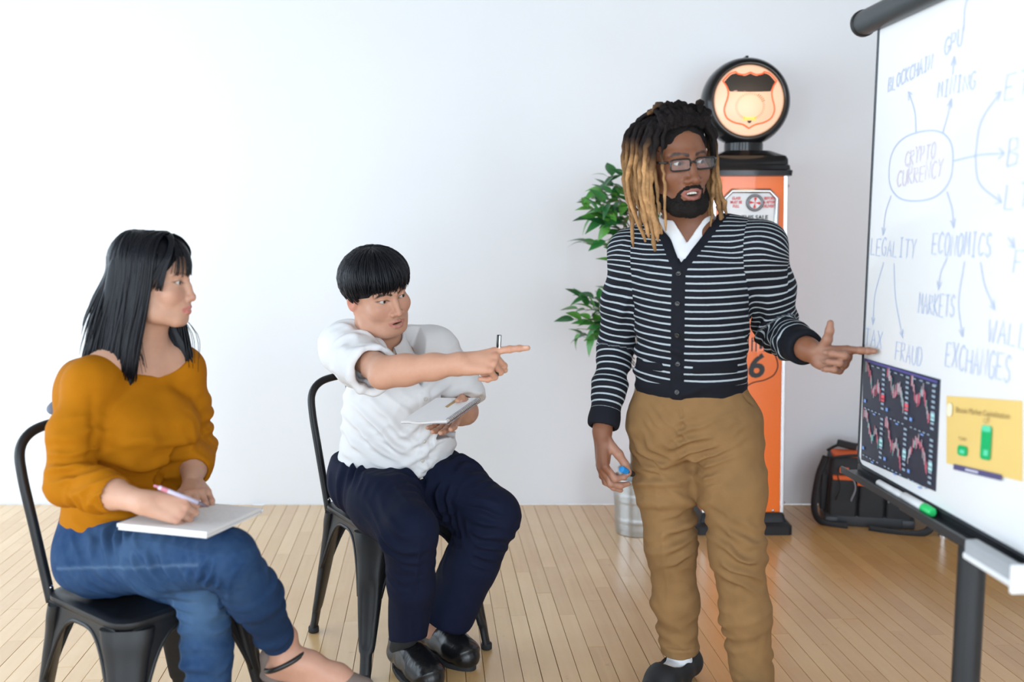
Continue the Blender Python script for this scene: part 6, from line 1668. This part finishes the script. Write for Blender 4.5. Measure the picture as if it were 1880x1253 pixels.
# ------------------------------------------------------------------ seated man in a white shirt, pointing
def build_seated_man():
    rs = np.random.RandomState(15)
    root_loc = A3(-.38, 3.12, .455)
    fw = nz((.55, -.835, 0)); lf = nz((.835, .55, 0)); UP = A3(0, 0, 1)
    hd = Head((-.393, 2.906, 1.166), (.68, -.70, -.20), (-.22, -.10, 1), scale=.94, w=1.14, jaw=1.06, cheek=1.08, nose=1.12, nlen=.2, open_=.005, lid=.80, gaze=(.30, 1, .02), lips=.82, chin=.97, slant=.12,
              neckpts=[(-.402, 2.965, 1.05), (-.408, 3.01, .985)], neckr=(.062, .062, .070), brow=1.0, lipy=.0035)
    shR, elR, wrR = A3(-.495, 2.960, .995), A3(-.347, 2.680, .962), A3(-.138, 2.632, .992)
    shL, elL, wrL = A3(-.245, 3.115, .970), A3(-.150, 3.130, .770), A3(-.170, 2.985, .796)
    hipR, knR, anR = A3(-.475, 3.095, .550), A3(-.292, 2.755, .495), A3(-.318, 2.880, .11)
    hipL, knL, anL = A3(-.315, 3.195, .550), A3(-.060, 2.940, .485), A3(-.248, 3.040, .135)
    skin = (.52, .28, .19); nail = (.72, .45, .37)
    F = Field((-.56, 2.76, .90), (-.24, 3.12, 1.32), .0019)
    F.ell((-.405, 3.045, .945), (.075, .13, .07), np.array([fw, lf, UP]).T, .02); F.chain([A3(-.405, 3.01, .99), A3(-.45, 2.99, .965)], [.055, .05], .04); F.chain([A3(-.405, 3.01, .98), A3(-.36, 3.035, .95)], [.05, .035], .04)
    hd.add(F); hd.nostrils(F)
    # soft double chin
    F.ell(hd.P(0, .030, -.105), (.055, .048, .026), hd.Rm, .03)
    V, Q = F.mesh(1); C = hd.paint(V, skin, (.45, .175, .14), .85, browamt=.95, blush=.35, browz=.020)
    L = hd.local(V); ms = np.exp(-((L[:, 0] / .024) ** 2 + ((L[:, 2] + .0605) / .0055) ** 2)) * (L[:, 1] > .07) * .45; C = C * (1 - ms[:, None] * np.array((.6, .55, .5)))
    parts = [(V, Q, C)]
    hR = Hand(wrR + A3(.006, -.002, .001), (.955, -.20, .13), (-.08, -.72, .68), -1, {'i': (2, 4, 3), 'm': (76, 82, 40), 'r': (80, 84, 40), 'p': (84, 84, 40)}, [(.30, .80, -.60), (-.15, .80, -.60), (-.55, .70, -.45)], 1.0, spread=(3, 1, -3, -8))
    F = Field((-.42, 2.52, .86), (.07, 2.78, 1.10), .0020)
    F.chain([shR * .35 + elR * .65, elR, elR * .72 + wrR * .28, elR * .35 + wrR * .65, wrR, wrR + A3(.008, 0, 0)], [.042, .040, .040, .033, .027, .025], .025); F.ball(elR + A3(-.012, -.024, -.014), .018, .03); hR.add(F)
    V, Q = F.mesh(1); parts.append((V, Q, hR.paint(np.tile(np.array(skin) * 1.08, (len(V), 1)), V, nail)))
    hL = Hand(wrL + A3(0, -.006, .003), (-.22, -.93, -.22), (.25, .18, -.95), 1, {'i': (3, 8, 6), 'm': (3, 8, 6), 'r': (4, 8, 6), 'p': (5, 10, 8)}, [(.70, .25, -.70), (.10, .75, -.65), (-.2, .95, -.1)], .96)
    F = Field((-.32, 2.74, .68), (-.08, 3.16, .90), .0022)
    F.chain([elL, elL * .5 + wrL * .5, wrL], [.044, .040, .029], .02); hL.add(F)
    V, Q = F.mesh(1); parts.append((V, Q, hL.paint(np.tile(np.array(skin) * .95, (len(V), 1)), V, nail)))
    # bare ankle of the left leg
    F = Field((-.34, 2.90, .06), (-.14, 3.12, .32), .003); F.chain([knL * .4 + anL * .6, anL, A3(-.25, 3.05, .075)], [.042, .034, .036], .02)
    for q in (-1, 1): F.ball(anL + lf * q * .030 + A3(0, 0, -.03), .012, .012)
    V, Q = F.mesh(1); parts.append((V, Q, np.tile(np.array(skin), (len(V), 1))))
    F = Field((-.72, 2.60, .02), (.10, 3.42, 1.06), .010)
    F.loft(A3(-.385, 3.14, .52), [lf, fw, nz((-.015, -.13, .46))], [(-.02, 0, 0, .14, .11), (.1, 0, .01, .155, .12), (.25, 0, .01, .15, .115), (.40, 0, 0, .14, .10), (.47, 0, -.01, .1, .07)], .02)
    for a, b, c in ((hipR, knR, anR), (hipL, knL, anL)): F.chain([a, b, b * .6 + c * .4, c + A3(0, 0, .02)], [.085, .058, .045, .026], .03)
    for a, b, c in ((shR, elR, wrR), (shL, elL, wrL)): F.chain([a, b], [.045, .035], .03)
    V, Q = F.mesh(1); parts.append((V, Q, np.tile(np.array(skin), (len(V), 1))))
    V, Q, C = join_patches(parts)
    body = rawmesh('person', V, Q, skin_mat('warm_skin'), None, True, attrs={'col': C}, loc=tuple(root_loc))
    tag(body, 'seated person in a white short-sleeved shirt and navy trousers, pointing with a pen', 'person')
    hd.eye_objs(body, (.025, .014, .009))
    # -- white shirt
    O = A3(-.385, 3.14, .56); up = nz((-.015, -.135, .46)); axes = [lf, nz(np.cross(up, lf)), up]
    if axes[1] @ fw < 0: axes[1] = -axes[1]
    tors = [(.00, 0, .0, .178, .148), (.05, 0, .010, .188, .158), (.12, 0, .018, .190, .160), (.20, 0, .016, .186, .152), (.29, 0, .012, .186, .146), (.37, 0, .002, .172, .120), (.42, 0, -.010, .135, .095), (.455, 0, -.016, .085, .078)]
    F = Field((-.72, 2.62, .54), (-.02, 3.36, 1.10), .0042)
    F.loft(O, axes, tors, .02)
    F.chain([A3(-.41, 3.02, .985), shR * .55 + A3(-.41, 3.02, .99) * .45, shR + A3(0, .01, 0)], [.068, .068, .074], .04); F.chain([A3(-.41, 3.02, .985), shL * .55 + A3(-.41, 3.02, .99) * .45, shL], [.068, .066, .070], .04)
    sR = shR * .28 + elR * .72; F.chain([shR, shR * .6 + elR * .4 + A3(-.004, 0, -.008), sR + A3(-.004, 0, -.012), sR + (elR - shR) * .15 + A3(0, 0, -.014)], [.080, .074, .066, .064], .03)
    sL = shL * .30 + elL * .70; F.chain([shL, shL * .5 + elL * .5 + A3(.012, -.01, 0), sL + A3(.012, -.012, -.01), sL + (elL - shL) * .10 + A3(.012, -.02, 0)], [.074, .075, .074, .074], .03)
    dR = nz(elR - shR); F.plane_cut(sR + dR * .012, dR, .004, sR - .12, sR + .14); F.cone(sR - dR * .05 + A3(-.004, 0, -.010), sR + dR * .06 + A3(-.004, 0, -.012), .046, .062, .004, 's')
    dL = nz(A3(.20, -.45, -.87)); F.plane_cut(sL + dL * .035, dL, .004, sL - .12, sL + .14); F.cone(sL - dL * .03, sL + dL * .08, .052, .070, .004, 's')
    F.plane_cut(O + A3(0, 0, .045), (0, .06, -1), .004)
    # small open neck
    F.chain([A3(-.405, 3.005, .98), A3(-.396, 2.96, 1.07)], [.046, .052], .006, 's')
    local_put(F, O, axes, O + A3(-.3, -.4, .28), O + A3(.3, .3, .56), lambda x, y, z: np.maximum(np.maximum((np.abs(x) - (z - F32(.345)) * F32(.32)) * F32(.95), F32(.0) - y), F32(.33) - z), .004)
    V, Q = F.mesh(2); N = normals(V, Q)
    V = wrinkle(V, N, shR * .7 + elR * .3 + A3(0, -.03, 0), .13, nz(np.cross(dR, (.5, .3, .8)) + dR * .6), .042, .022, 91); N = normals(V, Q)
    V = wrinkle(V, N, shR + A3(.03, -.08, -.10), .12, nz((.75, 0, -1)), .042, .020, 92); V = wrinkle(V, N, O + axes[1] * .15 - lf * .12 + UP * .17, .13, nz((.9, 0, 1)), .048, .018, 93); N = normals(V, Q)
    V = wrinkle(V, N, O + axes[1] * .13 + lf * .08 + UP * .14, .15, nz((-.6, 0, 1)), .05, .017, 94); V = wrinkle(V, N, O + axes[1] * .12 - lf * .06 + UP * .05, .13, nz((.3, 0, 1)), .034, .013, 95); N = normals(V, Q)
    V = wrinkle(V, N, shL + A3(.03, -.05, -.10), .12, nz((-.6, 0, 1)), .042, .018, 96); V = wrinkle(V, N, O - lf * .18 + UP * .15, .15, nz((.2, .2, 1)), .05, .010, 97); N = normals(V, Q)
    V = V + N * (.0028 * vnoise(V * 13, 98) + .0012 * vnoise(V * 38, 99))[:, None]
    Lc = (V - O) @ np.array(axes).T
    plk = np.exp(-((Lc[:, 0] - .004) / .017) ** 8) * (Lc[:, 1] > 0) * (Lc[:, 2] < .335); V = V + N * (.003 * plk)[:, None]
    pkt = (np.abs(Lc[:, 0] - .085) < .045) & (Lc[:, 2] > .16) & (Lc[:, 2] < .275) & (Lc[:, 1] > 0); V = V + N * (.0022 * pkt)[:, None]
    hem = (np.abs((V - sR) @ dR - .012) < .022) & (np.linalg.norm(V - sR, axis=1) < .13); V = V + N * (.0018 * hem)[:, None]
    sm = mat('white_poplin', (.72, .715, .72), .75, 0, .02, 30, bump=.12, bscale=1200, spec=.25)
    shirt = rawmesh('shirt', V, Q, sm, body, True, world=True)
    bm_ = mat('pearl_button', (.62, .58, .50), .3)
    for z in (.315, .255, .19, .125, .07):
        p_, n_ = surf_pt(V, N, O, axes, .004, z); disc('button', p_ + n_ * .002, n_, .0058, bm_, shirt, .0025)
    # collar
    nc = A3(-.398, 2.975, 1.038); nu = nz((.04, -.30, 1)); nf = nz(fw - nu * (fw @ nu)); nl = nz(np.cross(nu, nf)); nl = nl if nl @ lf > 0 else -nl
    rows = []; na = 40
    for i in range(na + 1):
        a = R(-172 + 344 * i / na); fr_ = (1 - math.cos(a)) / 2          # 0 at the back, 1 in front
        dirv = -nf * math.cos(a) * (1.06) + nl * math.sin(a) * 1.0
        tipf = sstep(np.array([abs(a)]), R(110), R(168))[0]
        st_ = nc + dirv * .066 + nu * (-.030 - .016 * fr_); tp = nc + dirv * (.068) + nu * (.020 - .034 * fr_ - .006 * tipf); mid = nc + dirv * (.083 + .010 * tipf) + nu * (-.004 - .034 * fr_ - .012 * tipf)
        bt = nc + dirv * (.096 + .030 * tipf) + nu * (-.030 - .036 * fr_ - .034 * tipf) + nl * math.copysign(.030 * tipf, a); rows.append([st_, tp, tp + dirv * .005 + nu * -.001, mid, bt, bt - dirv * .003 - nu * .002, mid - dirv * .004])
    V = np.array(rows).reshape(-1, 3); m_ = 7
    Fq = [(i * m_ + j, i * m_ + j + 1, (i + 1) * m_ + j + 1, (i + 1) * m_ + j) for i in range(na) for j in range(m_ - 1)]
    rawmesh('collar', V, Fq, sm, shirt, True, world=True)
    # -- navy trousers
    F = Field((-.70, 2.58, .06), (.12, 3.40, .70), .0044)
    F.loft(A3(-.385, 3.14, .52), [lf, fw, UP], [(-.06, 0, 0, .13, .10), (-.02, 0, 0, .185, .150), (.05, 0, .008, .195, .160), (.10, 0, .012, .194, .160), (.13, 0, .012, .190, .158)], .02)
    F.chain([hipR + A3(0, 0, .01), hipR * .5 + knR * .5 + A3(0, 0, .012), knR], [.108, .100, .082], .05); F.chain([knR, knR * .55 + anR * .45 + A3(.010, -.01, 0), anR + A3(.006, -.01, .03)], [.078, .068, .058], .02)
    F.chain([hipL + A3(0, 0, .01), hipL * .5 + knL * .5 + A3(0, 0, .012), knL], [.108, .102, .086], .05); F.chain([knL, knL * .55 + anL * .45 + A3(.02, -.01, 0), anL + A3(.050, -.03, .02)], [.082, .084, .086], .02)
    F.plane_cut(A3(-.31, 2.87, .125), (0.1, -.25, -1), .003, (-.5, 2.7, 0), (-.2, 3.02, .2)); F.cone(A3(-.312, 2.87, .07), A3(-.312, 2.87, .16), .048, .046, .003, 's')
    F.plane_cut(A3(-.215, 3.02, .135), (-.45, .15, -1), .003, (-.40, 2.88, 0), (-.02, 3.2, .25)); F.cone(anL + A3(.034, -.02, -.04), anL + A3(.03, -.018, .06), .066, .062, .003, 's')
    F.plane_cut(A3(-.385, 3.14, .640), (.0, -.04, 1), .004)
    V, Q = F.mesh(2); N = normals(V, Q)
    tR, tL = nz(knR - hipR), nz(knL - hipL)
    V = wrinkle(V, N, hipR * .75 + knR * .25 + A3(-.02, -.03, .06), .13, nz(tR + lf * .6), .042, .018, 111); V = wrinkle(V, N, knR + A3(-.04, .0, -.03), .09, nz(tR * .4 + UP), .036, .022, 112); N = normals(V, Q)
    V = wrinkle(V, N, hipL * .5 + knL * .5 + A3(-.02, -.07, .03), .15, nz(tL + A3(0, 0, .35)), .040, .020, 113); V = wrinkle(V, N, knL + A3(-.06, -.03, -.04), .10, nz((.3, .1, 1)), .036, .022, 114); N = normals(V, Q)
    V = wrinkle(V, N, A3(-.36, 3.02, .62), .13, nz(lf + UP * .3), .05, .010, 115); V = wrinkle(V, N, anL * .6 + knL * .4, .13, nz(lf + A3(0, 0, .2)), .06, .008, 116); V = wrinkle(V, N, anR * .6 + knR * .4, .12, nz(lf), .05, .006, 117); N = normals(V, Q)
    cR = [hipR * .5 + knR * .5 + tR * 0 + A3(.02, -.05, .10), knR + A3(.03, -.065, .03), knR * .5 + anR * .5 + A3(.022, -.075, 0), anR + A3(.02, -.06, .02)]; V = fold(V, N, cR, .007, .006)
    cL = [knL + A3(.045, -.06, .02), knL * .5 + anL * .5 + A3(.075, -.055, 0), anL + A3(.085, -.065, .0)]; V = fold(V, N, cL, .009, .010)
    V = fold(V, N, [A3(-.30, 3.00, .655), A3(-.285, 2.985, .62), A3(-.27, 2.99, .57)], .008, -.010)
    rawmesh('trousers', V, Q, mat('navy_wool', (.0055, .0085, .026), .8, 0, .10, 40, bump=.2, bscale=1000, spec=.15), body, True, world=True)
    # -- socks and black lace-up shoes
    lea = mat('polished_black_leather', (.008, .008, .009), .24, 0, .2, 30, bump=.06, bscale=60, spec=.4)
    for hl, toe_, an in ((A3(-.368, 2.985, 0), A3(-.222, 2.775, 0), anR), (A3(-.290, 3.120, 0), A3(-.120, 2.925, 0), anL)):
        d = nz(toe_ - hl); s_ = A3(-d[1], d[0], 0); L_ = np.linalg.norm(toe_ - hl)
        F = Field(np.minimum(hl, toe_) - A3(.07, .07, 0), np.maximum(hl, toe_) + A3(.07, .07, .20), .0035)
        if an is anR: F.chain([hl + d * .05 + UP * .07, an + A3(0, 0, .02)], [.040, .036], .02)
        else: F.chain([hl + d * .05 + UP * .06, hl + d * .055 + UP * .098], [.040, .038], .01)
        V, Q = F.mesh(1); rawmesh('sock', V, Q, mat('black_sock', (.012, .012, .014), .9), body, True, world=True)
        F = Field(np.minimum(hl, toe_) - A3(.07, .07, 0), np.maximum(hl, toe_) + A3(.07, .07, .16), .0030)
        F.chain([hl + d * .036 + UP * .046, hl + d * .10 + UP * .046, hl + d * (L_ * .66) + UP * .046, hl + d * (L_ * .86) + UP * .040, hl + d * (L_ - .030) + UP * .032], [.036, .038, .047, .042, .028], .03)
        F.chain([hl + d * .030 + UP * .05, hl + d * .040 + UP * .088], [.035, .036], .02); F.chain([hl + d * .06 + UP * .09, hl + d * .13 + UP * .074, hl + d * .17 + UP * .06], [.034, .032, .03], .025)
        F.cone(hl + d * .048 + UP * .10, hl + d * .055 + UP * .16, .037, .050, .004, 's'); F.plane_cut(hl + UP * .014, (0, 0, -1), .002)
        V, Q = F.mesh(1); N = normals(V, Q)
        V = fold(V, N, [hl + d * (L_ * .62) + s_ * .05 + UP * .03, hl + d * (L_ * .60) + UP * .095, hl + d * (L_ * .62) - s_ * .05 + UP * .03], .004, -.004)
        V = wrinkle(V, N, hl + d * (L_ * .68) + UP * .08, .04, d, .014, .0025, 120)
        sh = rawmesh('dress_shoe', V, Q, lea, body, True, world=True)
        ring = []
        for a in np.linspace(0, 2 * math.pi, 36, endpoint=False):
            x = (math.cos(a) + 1) / 2; w_ = .030 + .022 * math.sin(math.pi * min(1, x * .78)) + (.004 if x > .5 else 0); ring.append((x * (L_ + .006) - .003, math.sin(a) * w_))
        MB().prism(ring, hl + UP * .0005, d, s_, .0155).build('sole', M_RUBBER, sh, world=True)
        MB().prism([(x, y) for x, y in ring if x < .07] , hl + UP * .0004, d, s_, .022).build('heel', M_RUBBER, sh, world=True)
        for j in range(4):
            c = hl + d * (.105 + .018 * j) + UP * (.124 - .0095 * j)
            MB().tube(smooth_path([c - s_ * .017 - UP * .006, c + d * .004, c + s_ * .017 - UP * .006], 4), .0018, 6).build('lace', lea, sh, world=True, smooth=True)
        if an is anL: 
            for q in (-1, 1): MB().tube(smooth_path([hl + d * .10 + UP * .126, hl + d * .095 + s_ * q * .022 + UP * .135, hl + d * .115 + s_ * q * .036 + UP * .115, hl + d * .11 + s_ * q * .020 + UP * .118], 5), .0016, 6).build('lace', lea, sh, world=True, smooth=True)
    # -- bowl-cut hair
    k = hd.k
    F = Field((-.54, 2.74, 1.08), (-.25, 3.05, 1.34), .003)
    F.ell(hd.P(0, -.012, .046), np.array((.084, .103, .088)) * k * A3(hd.w, 1, 1), hd.Rm, .01); F.ell(hd.P(0, .110, -.066), np.array((.090, .100, .105)) * k, hd.Rm, .008, 's')
    F.plane_cut(hd.P(0, -.1, -.075), -hd.Rm[:, 2], .01)
    for q in (-1, 1): F.ell(hd.P(q * .090, .0, -.040), np.array((.026, .040, .050)) * k, hd.Rm, .008, 's')
    V, Q = F.mesh(2); strands = []; sc = A3(0, -.012, .046); sr = A3(.0865 , .1055, .090)
    for i in range(980):
        phi = rs.uniform(-math.pi, math.pi) if i < 760 else (1 if rs.rand() < .3 else -1) * rs.uniform(.85, 2.0); cf = math.cos(phi)
        zend = .030 + .006 * rs.randn() if cf > .35 else (-.028 + .012 * rs.randn() if cf > -.35 else -.070 + .012 * rs.randn())
        if .15 < cf <= .35: zend = .006 + .012 * rs.randn()
        ce = np.clip((zend - sc[2]) / sr[2], -.98, .98); th1 = math.acos(ce); th0 = rs.uniform(.02, .75) if rs.rand() < .6 else rs.uniform(.02, .3); off = rs.uniform(.000, .010); pts = []
        tw = rs.normal(0, .16)
        for t in np.linspace(0, 1, 9):
            th = th0 + (th1 - th0) * t; ph = phi + tw * (1 - t) + .25 * (1 - t) * math.sin(phi)
            fl = 1 + .02 * math.sin(math.pi * t); d = A3(math.sin(th) * math.sin(ph), math.sin(th) * math.cos(ph), math.cos(th)); q = sc + d * (sr + off) * fl
            if t > .8 and cf > .3: q = q - A3(0, .004 * (t - .8) * 5, 0)
            pts.append(q)
        W = np.array([hd.P(*q) for q in pts]); r0 = rs.uniform(.0020, .0036); strands.append((W, np.concatenate([np.full(5, r0), r0 * np.array((.95, .8, .55, .2))]), W[4] - hd.c, None))
    SV, SF, _ = strand_mesh(strands, 5, .7); nq = len(V)
    rawmesh('hair', np.concatenate([V, SV]), [tuple(f) for f in Q] + [tuple(i + nq for i in f) for f in SF], hair_mat('black_short_hair', (.0055, .006, .0085), .38), body, True, world=True)
    return body, hd, hR, hL
man_m, m_head, m_hand, m_handL = build_seated_man()
# pen held upright behind the curled fingers
pr_root, pax, pl = pen('capped_pen', 'black capped pen held upright in the pointing hand', (-.034, 2.632, 1.070), (-.040, 2.618, .952), mat('dark_plum_plastic', (.10, .03, .05), .25), M_BLACKM, M_BLACKM, .0050)
MB().lathe([(.0058, .000), (.0062, .004), (.0062, .042), (.0055, .043)], (0, 0, 0), 14, pax).build('cap', M_BLACKG, pr_root, smooth=True)
MB().box(pax @ np.array((0, .0075, .020)), (.0016, .0012, .018), pax, .0005).build('clip', M_CHROME, pr_root)
# spiral pad in his left hand
pA, pB, pC = A3(-.312, 2.760, .812), A3(-.186, 2.795, .806), A3(-.098, 2.945, .846)
sp = thing('spiral_notepad', 'small white spiral notepad held by the person in the white shirt', 'notepad', tuple(pA))
sx = pB - pA; sy = pC - pB; sn = nz(np.cross(sx, sy)); sn = sn if sn[2] > 0 else -sn
def pad_sheet(name, z0, z1, curl, m, shrink=0.0):
    V = []; n = 12
    for z in (z0, z1):
        for j in range(n + 1):
            u = j / n; dip = curl * (1 - u) ** 2 * math.sin(math.pi * min(1, (1 - u) * 1.2))
            for v in (shrink, 1 - shrink): V.append(sx * u + sy * v + sn * (z - dip * (1 - v * .8)))
    k = 2 * (n + 1); F_ = []
    for i in range(n):
        a = 2 * i; F_ += [(a, a + 1, a + 3, a + 2), (k + a, k + a + 2, k + a + 3, k + a + 1), (a, a + 2, k + a + 2, k + a), (a + 1, k + a + 1, k + a + 3, a + 3)]
    F_ += [(0, k, k + 1, 1), (2 * n, 2 * n + 1, k + 2 * n + 1, k + 2 * n)]
    return rawmesh(name, np.array(V), F_, m, sp, False)
pad_sheet('page_block', -.006, -.0005, .012, M_PEDGE); pad_sheet('top_page', 0, .0008, .003, M_PAPER); pad_sheet('loose_page', -.0078, -.0072, .015, M_PAPER, .02); pad_sheet('back_cover', -.0090, -.0080, .004, mat('grey_card', (.55, .55, .57), .8))
for i in range(22):
    c = sx * 1.0 + sy * (.04 + .92 * i / 21) + sn * -.006; rr = []
    for a in np.linspace(0, 2 * math.pi, 13): rr.append(c + nz(sx) * .0085 * math.cos(a) + sn * .0105 * math.sin(a))
    MB().tube(rr, .0009, 5).build('spiral_ring', mat('grey_wire', (.30, .30, .33), .3, .9), sp, smooth=True)
MB().box(sx * .55 + sy * .72 + sn * .0012, (.026, .004, .0006), np.array([nz(sy), nz(np.cross(sn, sy)), sn]).T).build('brown_mark', mat('brown_ink', (.45, .30, .14), .6), sp)
# grey jacket hung over the back of the woman's chair
def jacket():
    root = thing('grey_jacket', 'grey blue jacket hanging over the chair back behind the person in the mustard sweater', 'jacket', (-1.17, 2.55, .45))
    F = Field((-1.32, 2.38, .60), (-1.00, 2.82, .97), .006)
    F.chain([A3(-1.172, 2.522, .895), A3(-1.150, 2.555, .900), A3(-1.11, 2.625, .905), A3(-1.055, 2.70, .885)], [.021, .024, .030, .028], .02)
    F.chain([A3(-1.150, 2.545, .88), A3(-1.13, 2.53, .72)], [.024, .022], .02); F.chain([A3(-1.14, 2.58, .88), A3(-1.115, 2.56, .68)], [.034, .026], .03); F.chain([A3(-1.08, 2.66, .88), A3(-1.06, 2.63, .68)], [.034, .026], .03)
    V, Q = F.mesh(2); N = normals(V, Q); V = wrinkle(V, N, A3(-1.14, 2.55, .82), .2, nz((.5, .6, .2)), .04, .012, 5)
    rawmesh('jacket_cloth', V, Q, mat('grey_blue_cotton', (.16, .18, .23), .85, bump=.2, bscale=700), root, True, world=True)
jacket()
